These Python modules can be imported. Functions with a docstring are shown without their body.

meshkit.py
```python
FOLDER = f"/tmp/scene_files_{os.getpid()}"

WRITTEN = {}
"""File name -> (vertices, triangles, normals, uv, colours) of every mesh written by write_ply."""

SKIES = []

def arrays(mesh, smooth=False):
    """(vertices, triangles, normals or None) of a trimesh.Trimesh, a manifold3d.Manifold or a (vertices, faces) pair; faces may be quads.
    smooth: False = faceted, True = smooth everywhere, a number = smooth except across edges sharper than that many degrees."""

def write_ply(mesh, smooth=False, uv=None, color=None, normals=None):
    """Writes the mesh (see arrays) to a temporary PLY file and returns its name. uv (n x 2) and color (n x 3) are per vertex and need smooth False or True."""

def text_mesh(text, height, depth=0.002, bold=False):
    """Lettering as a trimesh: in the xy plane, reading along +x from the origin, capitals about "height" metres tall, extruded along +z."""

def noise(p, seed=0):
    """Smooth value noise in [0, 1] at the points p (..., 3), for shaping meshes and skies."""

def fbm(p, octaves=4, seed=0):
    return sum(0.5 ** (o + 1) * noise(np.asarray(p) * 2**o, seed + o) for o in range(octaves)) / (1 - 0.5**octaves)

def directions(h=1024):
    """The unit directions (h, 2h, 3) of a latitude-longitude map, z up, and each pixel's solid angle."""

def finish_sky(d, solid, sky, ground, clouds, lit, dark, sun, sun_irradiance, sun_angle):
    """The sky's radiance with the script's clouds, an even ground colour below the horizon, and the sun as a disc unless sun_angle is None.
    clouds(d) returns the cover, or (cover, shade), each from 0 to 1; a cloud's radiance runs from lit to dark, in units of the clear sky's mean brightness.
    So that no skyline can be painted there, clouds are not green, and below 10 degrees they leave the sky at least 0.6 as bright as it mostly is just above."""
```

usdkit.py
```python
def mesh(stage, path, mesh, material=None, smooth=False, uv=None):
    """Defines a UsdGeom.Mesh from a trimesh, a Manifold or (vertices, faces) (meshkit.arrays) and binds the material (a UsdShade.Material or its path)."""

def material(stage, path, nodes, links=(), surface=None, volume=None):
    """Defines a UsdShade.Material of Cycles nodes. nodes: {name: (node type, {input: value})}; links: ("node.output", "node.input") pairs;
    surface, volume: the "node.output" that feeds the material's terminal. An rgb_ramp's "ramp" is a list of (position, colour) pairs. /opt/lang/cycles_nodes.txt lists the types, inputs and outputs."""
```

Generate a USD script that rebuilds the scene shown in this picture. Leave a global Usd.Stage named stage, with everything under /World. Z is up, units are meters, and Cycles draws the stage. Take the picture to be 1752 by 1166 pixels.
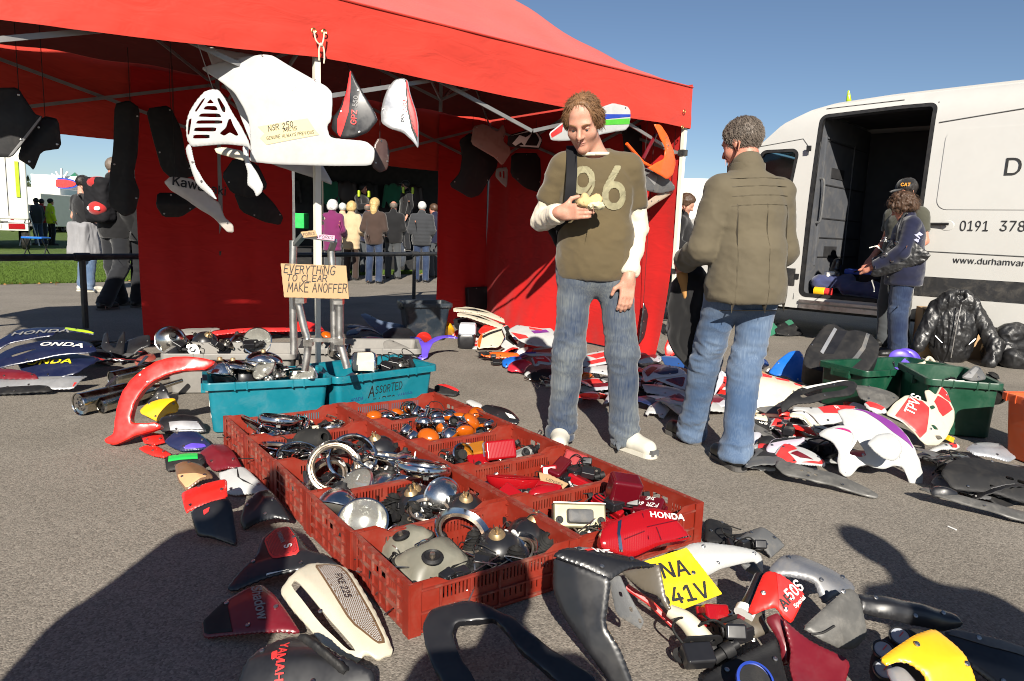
import math,random
import numpy as np,trimesh,shapely,usdkit,meshkit
from shapely.geometry import Polygon,LineString,MultiPolygon,Point,box as sbox
from scipy.spatial import Delaunay,cKDTree
from pxr import Usd,UsdGeom,UsdLux,UsdShade,Gf,Sdf,Vt
stage=Usd.Stage.CreateInMemory()
UsdGeom.SetStageUpAxis(stage,UsdGeom.Tokens.z);UsdGeom.SetStageMetersPerUnit(stage,1.0)
world=UsdGeom.Xform.Define(stage,'/World');stage.SetDefaultPrim(world.GetPrim())
UsdGeom.Scope.Define(stage,'/World/Looks')
# ---------------------------------------------------------------- camera
FPX,PITCH,ROLL,CH=1217.26,.1510,.0360,1.113          # measured on a 1752 px wide view
_F=np.array([0,math.cos(PITCH),-math.sin(PITCH)]);_u=np.array([0,math.sin(PITCH),math.cos(PITCH)]);_r=np.array([1.,0,0])
_R=math.cos(ROLL)*_r+math.sin(ROLL)*_u;_U=-math.sin(ROLL)*_r+math.cos(ROLL)*_u
CAM=np.array([0,0,CH])
cam=UsdGeom.Camera.Define(stage,'/World/camera')
m4=Gf.Matrix4d(*_R,0,*_U,0,*(-_F),0,*CAM,1)
cam.AddTransformOp().Set(m4)
cam.CreateHorizontalApertureAttr(36.0);cam.CreateVerticalApertureAttr(36.0*681/1024);cam.CreateFocalLengthAttr(36.0*FPX/1752)
cam.CreateClippingRangeAttr(Gf.Vec2f(.05,500));cam.CreateFStopAttr(0.0)
cam.CreateExposureAttr(0.9)
# ---------------------------------------------------------------- sky and sun
SUN=np.array([math.sin(math.radians(178))*math.cos(math.radians(30)),math.cos(math.radians(178))*math.cos(math.radians(30)),math.sin(math.radians(30))])
usdkit.material(stage,'/World/Looks/sky_light',{'s':('sky_texture',{'sky_type':'single_scattering','sun_disc':False,'sun_elevation':math.radians(30),'sun_rotation':math.atan2(SUN[0],SUN[1]),'altitude':100.,'air_density':.8,'aerosol_density':.35,'ozone_density':2.2}),
    'b':('background_shader',{'strength':.05})},[('s.color','b.color')],surface='b.background')
sky=UsdLux.DomeLight.Define(stage,'/World/sky')
UsdShade.MaterialBindingAPI.Apply(sky.GetPrim()).Bind(UsdShade.Material.Get(stage,'/World/Looks/sky_light'))
sky.GetPrim().SetCustomDataByKey('kind','structure')
sun=UsdLux.DistantLight.Define(stage,'/World/sun')
sun.CreateIntensityAttr(1.25);sun.CreateAngleAttr(.53);sun.CreateNormalizeAttr(True);sun.CreateColorAttr(Gf.Vec3f(1,.93,.82))
sun.AddTransformOp().Set(Gf.Matrix4d(Gf.Rotation(Gf.Vec3d(0,0,1),Gf.Vec3d(*SUN)),Gf.Vec3d(0,0,8)))
# ---------------------------------------------------------------- helpers: view rays of the measured photograph size
def ray(px,py):return _F+_R*(px-876)/FPX+_U*(583-py)/FPX
def G(px,py,z=0.):
    d=ray(px,py);return CAM+d*(z-CH)/d[2]
def D(px,py,y):
    d=ray(px,py);return CAM+d*y/d[1]
def PL(px,py,p0,n):
    d=ray(px,py);return CAM+d*(np.dot(np.asarray(p0,float)-CAM,n)/np.dot(d,n))
def unit(v):v=np.asarray(v,float);return v/np.linalg.norm(v)
V=lambda*a:np.array(a,float)
rng=random.Random(7);nrg=np.random.default_rng(7)
# ---------------------------------------------------------------- helpers: prims
_n={}
def path(parent,name):
    par='/World' if parent is None else str(parent.GetPath())
    k=_n.get((par,name),0);_n[(par,name)]=k+1
    return par+'/'+(name if k==0 else f'{name}_{k:03d}')
def tag(o,label=None,cat=None,group=None,kind=None):
    for k,v in(('label',label),('category',cat),('group',group),('kind',kind)):
        if v:o.SetCustomDataByKey(k,v)
    return o
OFF={}
def thing(name,label,cat,loc=(0,0,0),rz=0.,group=None):
    x=UsdGeom.Xform.Define(stage,path(None,name));x.AddTranslateOp().Set(Gf.Vec3d(*map(float,loc)))
    if rz:x.AddRotateZOp().Set(math.degrees(rz))
    o=x.GetPrim();OFF[str(o.GetPath())]=np.array(loc,float)if not rz else None
    return tag(o,label,cat,group)
def obj(name,mesh,mat,parent=None,smooth=False,label=None):
    'mesh in world coordinates; stored relative to the thing it belongs to'
    p=path(parent,name)
    if parent is not None:
        off=OFF.get(str(parent.GetPath()))
        if off is not None and np.any(off):
            v,f,_=meshkit.arrays(mesh,False);mesh=trimesh.Trimesh(v-off,f,process=False)
        OFF[p]=off
    g=usdkit.mesh(stage,p,mesh,mat,smooth=smooth)
    if label:g.GetPrim().SetCustomDataByKey('label',label)
    return g.GetPrim()
def dup(root,loc,rz=0.,label=None,group=None,rot=None,scale=None):
    was=root.GetCustomData();name=root.GetName().rstrip('0123456789').rstrip('_')
    x=UsdGeom.Xform.Define(stage,path(None,name))
    x.GetPrim().GetReferences().AddInternalReference(root.GetPath());x.GetPrim().SetInstanceable(True)
    x.ClearXformOpOrder();x.SetXformOpOrder([])
    m=np.eye(4)
    R3=rot if rot is not None else trimesh.transformations.rotation_matrix(rz,[0,0,1])[:3,:3]
    if scale:R3=R3*scale
    M=Gf.Matrix4d(*R3[:,0],0,*R3[:,1],0,*R3[:,2],0,*map(float,loc),1)
    x.AddTransformOp().Set(M)
    return tag(x.GetPrim(),label or was.get('label'),was.get('category'),group or was.get('group'))
def setm(root,loc,rot):
    x=UsdGeom.Xformable(root);x.ClearXformOpOrder();x.SetXformOpOrder([])
    for a in('xformOp:translate','xformOp:rotateZ'):
        if root.HasAttribute(a):root.RemoveProperty(a)
    x.AddTransformOp().Set(Gf.Matrix4d(*rot[:,0],0,*rot[:,1],0,*rot[:,2],0,*map(float,loc),1))
def struct(name,mesh,mat,kind='structure',smooth=False,label=None,cat=None):
    return tag(obj(name,mesh,mat,None,smooth),label,cat,None,kind)
# ---------------------------------------------------------------- helpers: meshes
def cat(*ms):return trimesh.util.concatenate([m for m in ms if m is not None])
def bx(c,s,R=None):
    m=trimesh.creation.box(s)
    if R is not None:m.apply_transform(np.vstack([np.hstack([R,[[0],[0],[0]]]),[0,0,0,1]]))
    return m.apply_translation(c)
def frame(z,x=None):
    z=unit(z);x=np.array([1.,0,0])if x is None else np.asarray(x,float)
    if abs(np.dot(unit(x),z))>.98:x=np.array([0,1.,0])
    x=unit(x-z*np.dot(x,z));return np.column_stack([x,np.cross(z,x),z])
def rbox(s,r=.01,n=3):
    'rounded box'
    m=trimesh.creation.icosphere(subdivisions=n);v=m.vertices
    h=np.asarray(s)/2-r
    return trimesh.Trimesh(np.sign(np.where(abs(v)<1e-6,0,v))*h+v*r,m.faces,process=False)
def bar(a,b,w,h=None,up=(0,0,1)):
    a,b=np.asarray(a,float),np.asarray(b,float);R=frame(b-a,np.cross(up,b-a)if np.linalg.norm(np.cross(up,b-a))>1e-6 else None)
    return bx((a+b)/2,(w,h or w,np.linalg.norm(b-a)),R)
def tube(pts,r,n=8,cap=True):
    pts=np.asarray(pts,float);k=len(pts);r=np.broadcast_to(r,k)
    t=np.gradient(pts,axis=0);x=np.cross(t[0],[0,0,1.]);x=x if np.linalg.norm(x)>1e-6 else np.array([1.,0,0])
    vs=[]
    for i in range(k):
        z=unit(t[i]);x=unit(x-z*np.dot(x,z));y=np.cross(z,x)
        a=np.arange(n)*2*math.pi/n;vs.append(pts[i]+r[i]*(np.cos(a)[:,None]*x+np.sin(a)[:,None]*y))
    v=np.vstack(vs);f=[]
    for i in range(k-1):
        for j in range(n):
            a,b=i*n+j,i*n+(j+1)%n;f+=[[a,b,b+n],[a,b+n,a+n]]
    if cap:
        v=np.vstack([v,pts[0],pts[-1]])
        for j in range(n):f+=[[k*n,(j+1)%n,j],[k*n+1,(k-1)*n+j,(k-1)*n+(j+1)%n]]
    return trimesh.Trimesh(v,f,process=False)
def lathe(prof,n=24,R=None,c=(0,0,0)):
    'profile of (radius, height) turned about z'
    prof=np.asarray(prof,float);a=np.arange(n)*2*math.pi/n;k=len(prof)
    v=np.stack([prof[:,0][:,None]*np.cos(a),prof[:,0][:,None]*np.sin(a),np.broadcast_to(prof[:,1][:,None],(k,n))],-1).reshape(-1,3)
    f=[]
    for i in range(k-1):
        for j in range(n):
            p,q=i*n+j,i*n+(j+1)%n;f+=[[p,q,q+n],[p,q+n,p+n]]
    if R is not None:v=v@np.asarray(R).T
    return trimesh.Trimesh(v+np.asarray(c,float),f,process=False)
def curve(pts,n=24):
    'Catmull-Rom through the points'
    p=np.asarray(pts,float);p=np.vstack([2*p[0]-p[1],p,2*p[-1]-p[-2]]);out=[]
    k=len(p)-3
    for i in range(k):
        t=np.linspace(0,1,max(2,n//k+1),endpoint=(i==k-1))[:,None];a,b,c,d=p[i:i+4]
        out.append(.5*(2*b+(c-a)*t+(2*a-5*b+4*c-d)*t*t+(3*b-a-3*c+d)*t**3))
    return np.vstack(out)
def grid(fn,nu,nv,flip=False):
    'sheet from fn(u, v) on [0,1]^2'
    u,v=np.meshgrid(np.linspace(0,1,nu),np.linspace(0,1,nv),indexing='ij')
    P=np.asarray(fn(u,v));P=np.moveaxis(P,0,-1).reshape(-1,3);f=[]
    i,j=np.meshgrid(np.arange(nu-1),np.arange(nv-1),indexing='ij');a=(i*nv+j).ravel()
    f=np.vstack([np.column_stack([a,a+nv,a+nv+1]),np.column_stack([a,a+nv+1,a+1])])
    if flip:f=f[:,::-1]
    return trimesh.Trimesh(P,f,process=False)
def solid(m,t,along=None):
    'gives a sheet a thickness t against its normals'
    v,f=np.asarray(m.vertices),np.asarray(m.faces);n=meshkit.arrays(trimesh.Trimesh(v,f,process=False),True)[2]
    n=n if along is None else np.broadcast_to(along,v.shape)
    k=len(v);e=np.sort(np.vstack([f[:,[0,1]],f[:,[1,2]],f[:,[2,0]]]),1);raw=np.vstack([f[:,[0,1]],f[:,[1,2]],f[:,[2,0]]])
    key=e[:,0].astype(np.int64)*k+e[:,1];_,inv,cnt=np.unique(key,return_inverse=True,return_counts=True)
    b=raw[cnt[inv]==1]
    side=np.vstack([np.column_stack([b[:,1],b[:,0],b[:,0]+k]),np.column_stack([b[:,1],b[:,0]+k,b[:,1]+k])])
    return trimesh.Trimesh(np.vstack([v,v-n*t]),np.vstack([f,f[:,::-1]+k,side]),process=False)
# ---------------------------------------------------------------- helpers: traced panels
def round_poly(p,it=2,keep=()):
    p=np.asarray(p,float)
    for _ in range(it):
        q=np.roll(p,-1,0);p=np.stack([.86*p+.14*q,.14*p+.86*q],1).reshape(-1,2)
    return p
def along(ring,n):return shapely.get_coordinates(shapely.line_interpolate_point(ring,np.arange(n)*ring.length/n))
def mesh_poly(poly,s,insets=(),exact=False):
    'shapely polygon to (points, triangles) with points inside at spacing s'
    pts=[]
    for ring in[poly.exterior,*poly.interiors]:
        L=ring.length;n=max(6,int(L/(s*.8)));c=np.asarray(ring.coords)[:-1]
        if not exact:pts+=[tuple(q)for q in along(ring,n)]
        pts+=[tuple(q)for q in c]
    if insets:
        B,kb=[],None
        for ring in[poly.exterior,*poly.interiors]:
            n=max(8,int(ring.length/(s*.75)));b=along(ring,n);tg=np.roll(b,-1,0)-np.roll(b,1,0);tg/=np.maximum(np.linalg.norm(tg,axis=1),1e-9)[:,None];B.append((b,np.column_stack([-tg[:,1],tg[:,0]])))
        kb=cKDTree(np.vstack([b for b,_ in B]));pts=[tuple(q)for b,_ in B for q in b];L_=shapely.boundary(poly)
        for w in insets:
            for b,nn in B:
                for sg in(1,-1):
                    q=b+nn*w*sg;q=q[shapely.contains_xy(poly,q[:,0],q[:,1])]
                    if len(q):q=q[shapely.distance(shapely.points(q),L_)>w*.8];pts+=[tuple(x)for x in q]
    pts=np.unique(np.round(pts,6),axis=0);kd=cKDTree(pts)
    x0,y0,x1,y1=poly.bounds;gx,gy=np.meshgrid(np.arange(x0+s/2,x1,s),np.arange(y0+s/2,y1,s));gx=gx+(np.arange(gx.shape[0])%2)[:,None]*s/2
    g=np.column_stack([gx.ravel(),gy.ravel()])
    if len(g):g=g[shapely.contains_xy(poly,g[:,0],g[:,1])]
    if len(g):g=g[kd.query(g)[0]>s*.45]
    P=np.vstack([pts,g]);t=Delaunay(P).simplices;c=P[t].mean(1)
    a=P[t];ar=np.cross(a[:,1]-a[:,0],a[:,2]-a[:,0])if False else(a[:,1,0]-a[:,0,0])*(a[:,2,1]-a[:,0,1])-(a[:,1,1]-a[:,0,1])*(a[:,2,0]-a[:,0,0])
    ok=shapely.contains_xy(poly.buffer(1e-6),c[:,0],c[:,1])&(abs(ar)>1e-9)
    t=t[ok];ar=ar[ok];t[ar<0]=t[ar<0][:,::-1]
    return P,t
class Panel:
    'a moulded shell whose outline was traced on a plane: rounded rim, crown, thickness; decals lie on the same surface'
    def __init__(s,pix,p0,n,bulge=.03,rim=.02,th=.004,round_=1,holes=(),bend=(0,0),step=None,warp=None,twist=0.,crease=None):
        rim=min(rim,.012);s.crease=.35*bulge if crease is None else crease;s.bulge0=bulge
        s.p0=np.asarray(p0,float);s.n=unit(n);s.R=frame(s.n,(1,0,.0001));s.bulge,s.rim,s.th,s.bend,s.warp,s.twist=bulge,rim,th,bend,warp,twist
        p=s.to2(pix);s.poly=Polygon(round_poly(p,round_)if round_ else p).buffer(0)
        if s.poly.geom_type!='Polygon':s.poly=max(s.poly.geoms,key=lambda g:g.area)
        for h in holes:s.poly=s.poly.difference(Polygon(round_poly(s.to2(h),1)))
        if s.poly.geom_type!='Polygon':s.poly=max(s.poly.geoms,key=lambda g:g.area)
        x0,y0,x1,y1=s.poly.bounds;s.c=np.array([(x0+x1)/2,(y0+y1)/2]);s.h=np.array([(x1-x0)/2,(y1-y0)/2])
        s.step=step or max(.0055,max(s.h)/26);mr_=s.poly.minimum_rotated_rectangle;mc=np.asarray(mr_.exterior.coords)[:4];e0,e1=mc[1]-mc[0],mc[2]-mc[1];s.ax=unit(e0 if np.linalg.norm(e0)>np.linalg.norm(e1)else e1);s.hw=min(np.linalg.norm(e0),np.linalg.norm(e1))/2;s.ph=(abs(hash((round(float(s.c[0]),3),round(float(s.c[1]),3))))%97)/97.
        ring=[]
        for r_ in[s.poly.exterior]:
            ring+=[tuple(q)for q in along(r_,max(60,int(r_.length/.006)))]
        s.kd=cKDTree(ring)
    def to2(s,pix):return np.array([(s.R.T@(PL(q[0],q[1],s.p0,s.n)-s.p0))[:2]for q in pix])
    def z(s,q):
        d=s.kd.query(q)[0];w=np.clip(d/s.rim,0,1);r=(q-s.c)/np.maximum(s.h,1e-6)
        z=s.rim*.8*(np.sqrt(np.clip(1-(1-w)**2,0,1))-1)+s.bulge*.62*(1-np.clip((r**2).sum(1),0,2)*.5)
        if s.crease:x=((q-s.c)@np.array([-s.ax[1],s.ax[0]]))/s.hw-(s.ph-.5)*.5;z=z-s.crease*np.sqrt(x*x+.004)+.12*s.crease*np.sin(((q-s.c)@s.ax)/s.hw*2.2+s.ph*6)
        z=z+s.bend[0]*(r[:,0]**2)+s.bend[1]*(r[:,1]**2)+s.twist*r[:,0]*r[:,1]
        if s.warp is not None:z=z+s.warp(q)
        return z
    def lift(s,q,up=0.):
        q=np.asarray(q,float);z=s.z(q)+up
        return s.p0+np.column_stack([q,z])@s.R.T
    def mesh(s):
        for f_ in(1.,.55,.3):
            rm,rings,ws=s.rim*f_,[],np.array([0,.05,.2,.5,1.])*s.rim*f_
            for r_ in[s.poly.exterior,*s.poly.interiors]:
                n=max(10,int(r_.length/(s.step*.75)));b=along(r_,n);tg=np.roll(b,-1,0)-np.roll(b,1,0);tg/=np.maximum(np.linalg.norm(tg,axis=1),1e-9)[:,None];nn=np.column_stack([-tg[:,1],tg[:,0]])
                q=b+nn*rm*.5;nn=nn if shapely.contains_xy(s.poly,q[:,0],q[:,1]).mean()>.5 else-nn;rings.append((b,nn))
            inner=Polygon(rings[0][0]+rings[0][1]*rm,[b+nn*rm for b,nn in rings[1:]])
            if inner.is_valid and inner.area>.25*s.poly.area:break
        if not inner.is_valid or inner.area<.25*s.poly.area:P,t=mesh_poly(s.poly,s.step,(s.rim*.12,s.rim*.4,s.rim))
        else:
            P,t=mesh_poly(inner,s.step,None,True);kd=cKDTree(P);vs,fs,k0=[P],[t],len(P)
            for b,nn in rings:
                n=len(b);idx=[np.arange(n)+k0+i*n for i in range(4)];vs+=[b+nn*w for w in ws[:4]];k0+=4*n;idx.append(kd.query(b+nn*rm)[1]);a=np.cross(np.append(np.roll(b,-1,0)-b,np.zeros((n,1)),1),np.append(nn,np.zeros((n,1)),1))[:,2].mean()>0
                for u,v in zip(idx[:-1],idx[1:]):
                    u1,v1=np.roll(u,-1),np.roll(v,-1);q=np.vstack([np.column_stack([u,u1,v1]),np.column_stack([u,v1,v])]);fs.append(q if a else q[:,::-1])
            P,t=np.vstack(vs),np.vstack(fs);t=t[(t[:,0]!=t[:,1])&(t[:,1]!=t[:,2])&(t[:,0]!=t[:,2])]
        return solid(trimesh.Trimesh(s.lift(P),t,process=False),s.th,s.n)
    def decal(s,pix=None,poly=None,up=.0018,round_=0):
        up=max(up,.0026)
        g=poly if poly is not None else Polygon(round_poly(s.to2(pix),round_)if round_ else s.to2(pix)).buffer(0)
        g=g.intersection(s.poly.buffer(-.0045));out=[]
        for h in getattr(g,'geoms',[g]):
            if h.geom_type=='Polygon' and h.area>1e-6:
                P,t=mesh_poly(h,s.step*.8)
                if len(t):out.append(solid(trimesh.Trimesh(s.lift(P,up),t,process=False),.0012))
        return trimesh.util.concatenate(out)if out else None
    def text(s,txt,pix,height,ang=0.,hand=False,up=.0028,sx=1.,flip=False,shear=0.,bold=True,end=None):
        'lettering whose baseline starts at the pixel'
        m=hand_text(txt,height)if hand else meshkit.text_mesh(txt,height,.0006,bold)
        v=np.array(m.vertices)
        if end is not None:o_,e_=s.to2([pix,end]);w_=e_-o_;ang=math.atan2(w_[1],w_[0]);sx=np.linalg.norm(w_)/v[:,0].max()
        v[:,0]*=sx;v[:,0]+=shear*v[:,1];c,q=math.cos(ang),math.sin(ang)
        o=s.to2([pix])[0];xy=np.column_stack([v[:,0]*c-v[:,1]*q,v[:,0]*q+v[:,1]*c])
        if flip:xy=-xy
        z=v[:,2];xy=xy+o
        return trimesh.Trimesh(s.p0+np.column_stack([xy,s.z(xy)+up+z-.0005])@s.R.T,m.faces,process=False)
STROKES={'A':'0,0 .35,1 .7,0;.14,.38 .56,.38','B':'0,0 0,1 .5,.95 .55,.7 .05,.54 .6,.35 .5,.03 0,0','C':'.65,.85 .4,1 .1,.8 .02,.4 .2,.05 .5,0 .68,.16','D':'0,0 0,1 .4,.95 .65,.5 .4,.05 0,0','E':'.6,1 0,1 0,0 .6,0;0,.52 .48,.52','F':'.6,1 0,1 0,0;0,.52 .48,.52','G':'.66,.85 .4,1 .1,.8 .02,.4 .2,.05 .5,0 .68,.2 .68,.42 .4,.42','H':'0,0 0,1;.62,0 .62,1;0,.5 .62,.5','I':'.1,0 .1,1','K':'0,0 0,1;.6,1 0,.45 .62,0','L':'0,1 0,0 .55,0','M':'0,0 .1,1 .4,.3 .7,1 .8,0','N':'0,0 0,1 .62,0 .62,1','O':'.35,1 .08,.8 .02,.4 .2,.03 .5,.03 .68,.4 .62,.8 .35,1','P':'0,0 0,1 .5,.95 .58,.7 .45,.5 0,.48','Q':'.35,1 .08,.8 .02,.4 .2,.03 .5,.03 .68,.4 .62,.8 .35,1;.45,.25 .7,-.05','R':'0,0 0,1 .5,.95 .58,.72 .42,.52 0,.5;.3,.5 .62,0','S':'.6,.86 .35,1 .08,.85 .12,.6 .5,.42 .58,.18 .3,0 .02,.12','T':'.0,1 .7,1;.35,1 .35,0','U':'0,1 .03,.2 .3,0 .58,.2 .6,1','V':'0,1 .33,0 .66,1','W':'0,1 .2,0 .42,.7 .64,0 .85,1','X':'0,1 .62,0;.62,1 0,0','Y':'0,1 .33,.5 .66,1;.33,.5 .33,0','Z':'0,1 .6,1 0,0 .62,0',
    'i':'.1,0 .1,.6;.1,.85 .12,.9','0':'.3,1 .05,.75 .05,.25 .3,0 .55,.25 .55,.75 .3,1','1':'.1,.8 .25,1 .25,0','2':'.03,.8 .3,1 .55,.75 .02,0 .6,0','3':'.05,.9 .5,.95 .25,.55 .55,.3 .3,0 .02,.1','4':'.45,0 .45,1 0,.35 .62,.35','5':'.55,1 .08,1 .05,.6 .4,.62 .55,.3 .35,0 .02,.08','6':'.5,.95 .1,.6 .05,.2 .3,0 .55,.2 .45,.5 .08,.35','7':'0,1 .6,1 .2,0','8':'.3,.55 .08,.8 .3,1 .52,.8 .3,.55 .03,.25 .3,0 .58,.25 .3,.55','9':'.5,.6 .2,.5 .08,.8 .35,1 .52,.8 .5,.3 .3,0','-':'.1,.45 .5,.45','.':'.1,0 .12,.03','/':'0,0 .5,1','+':'.3,.2 .3,.8;0,.5 .6,.5'}
def hand_text(txt,h,w=.13,seed=3):
    'marker-pen capitals from strokes'
    r=random.Random(seed+len(txt));x=0.;out=[]
    for ch in txt:
        if ch==' ':x+=.5*h;continue
        adv=0;k=.9+.2*r.random();dy=(r.random()-.5)*.1*h;sl=.05+.12*r.random()
        for st in STROKES.get(ch,STROKES.get(ch.upper(),'0,0 .5,0')).split(';'):
            p=[tuple(map(float,q.split(',')))for q in st.split()];adv=max(adv,max(a for a,_ in p))
            ls=LineString([(x+(a+sl*b)*h*k,b*h*k+dy)for a,b in p]).buffer(h*w/2,quad_segs=2)
            out.append(trimesh.creation.extrude_polygon(ls,.0006,engine='earcut'))
        x+=(adv+.24)*h*k
    return trimesh.util.concatenate(out)
# ---------------------------------------------------------------- helpers: rounded bodies from distance fields
class Sdf:
    def __init__(s):s.p=[]
    def c(s,a,b,ra,rb=None,k=.02,op='u'):s.p.append(('c',op,k,np.asarray(a,np.float32),np.asarray(b,np.float32),ra,ra if rb is None else rb));return s
    def fc(s,a,b,ra,rb=None,k=.012,op='u'):s.p.append(('f',op,k,np.asarray(a,np.float32),np.asarray(b,np.float32),ra,ra if rb is None else rb));return s
    def e(s,c,r,k=.02,R=None,op='u'):s.p.append(('e',op,k,np.asarray(c,np.float32),np.asarray(np.broadcast_to(r,3),np.float32),np.eye(3,dtype=np.float32)if R is None else np.asarray(R,np.float32)));return s
    def b(s,c,h,r=.01,k=.01,R=None,op='u'):s.p.append(('b',op,k,np.asarray(c,np.float32),np.asarray(h,np.float32),np.eye(3,dtype=np.float32)if R is None else np.asarray(R,np.float32),r));return s
    def pl(s,c,n,k=.004):s.p.append(('p','s',k,np.asarray(c,np.float32),unit(n).astype(np.float32)));return s      # removes the side that n points to
    @staticmethod
    def prim(q,P):
        t=q[0]
        if t in 'cf':
            a,b,ra,rb=q[3:7];ab=b-a;L2=max(ab@ab,1e-12);w=(P-a)@ab/L2
            if t=='c':
                w=np.clip(w,0,1);return np.linalg.norm(P-a-w[:,None]*ab,axis=1)-(ra+(rb-ra)*w)
            rad=np.linalg.norm(P-a-w[:,None]*ab,axis=1)-(ra+(rb-ra)*np.clip(w,0,1));return np.maximum(rad,(abs(w-.5)-.5)*float(L2)**.5)
        if t=='e':
            x=(P-q[3])@q[5];k0=np.linalg.norm(x/q[4],axis=1);k1=np.linalg.norm(x/q[4]**2,axis=1);return k0*(k0-1)/np.maximum(k1,1e-9)
        if t=='b':
            x=abs((P-q[3])@q[5])-q[4]+q[6];return np.linalg.norm(np.maximum(x,0),axis=1)+np.minimum(x.max(1),0)-q[6]
        return-((P-q[3])@q[4])
    def bounds(s):
        lo,hi=[],[]
        for q in s.p:
            if q[1]!='u':continue
            if q[0]in 'cf':r=max(q[5],q[6]);lo.append(np.minimum(q[3],q[4])-r);hi.append(np.maximum(q[3],q[4])+r)
            else:r=np.linalg.norm(q[4])if q[0]=='b' else max(q[4]);lo.append(q[3]-r);hi.append(q[3]+r)
        return np.min(lo,0)-.03,np.max(hi,0)+.03
    def comb(s,d,x,q):
        op,k=q[1],q[2]
        if op=='u':
            h=np.maximum(k-abs(d-x),0)/k if k>0 else 0;return np.minimum(d,x)-h*h*k*.25
        h=np.maximum(k-abs(d+x),0)/k if k>0 else 0;return np.maximum(d,-x)+h*h*k*.25
    def mesh(s,h=.01):
        lo,hi=s.bounds();B=6;bs=B*h;nb=np.ceil((hi-lo)/bs).astype(int)
        bi=np.stack(np.meshgrid(*[np.arange(k)for k in nb],indexing='ij'),-1).reshape(-1,3);cen=(lo+(bi+.5)*bs).astype(np.float32);rad=bs*.88
        Dm=np.stack([s.prim(q,cen)for q in s.p]);d=np.full(len(cen),9.)
        for x,q in zip(Dm,s.p):d=s.comb(d,x,q)
        on=abs(d)<rad*1.9+.01;bi,Dm=bi[on],Dm[:,on];n=len(bi);m=B+1
        loc=np.stack(np.meshgrid(*[np.arange(m)]*3,indexing='ij'),-1).reshape(-1,3);P=(lo+(bi[:,None]*B+loc[None])*h).astype(np.float32)
        d=np.full((n,m**3),9.,np.float32)
        for j,q in enumerate(s.p):
            sel=np.where((Dm[j]<rad*1.3+.05)if q[0]!='p' else(Dm[j]<rad*1.3+.02))[0]
            if len(sel):d[sel]=s.comb(d[sel],s.prim(q,P[sel].reshape(-1,3)).reshape(len(sel),-1),q)
        d=d.reshape(n,m,m,m);N=nb*B+3;key=lambda c:(c[...,0]*N[1]+c[...,1])*N[2]+c[...,2]
        neg=d<0;acc=np.zeros((n,B,B,B,3));cnt=np.zeros((n,B,B,B));cs=[(0,0,0),(1,0,0),(0,1,0),(1,1,0),(0,0,1),(1,0,1),(0,1,1),(1,1,1)]
        sub=lambda a,o:a[:,o[0]:o[0]+B,o[1]:o[1]+B,o[2]:o[2]+B]
        for a in cs:
            for ax in range(3):
                if a[ax]:continue
                b=list(a);b[ax]=1;da,db=sub(d,a),sub(d,b);x=(da<0)!=(db<0)
                t=np.where(x,da/np.where(x,da-db,1),0)
                pt=np.zeros(acc.shape);pt[...]=a;pt[...,ax]+=t;acc+=np.where(x[...,None],pt,0);cnt+=x
        act=cnt>0;ii=np.argwhere(act);cell=bi[ii[:,0]]*B+ii[:,1:];off=acc[act]/cnt[act][:,None]
        ck=key(cell+1);order=np.argsort(ck);ck=ck[order];Vv=(lo+(cell+off)*h)[order]
        F=[]
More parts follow.
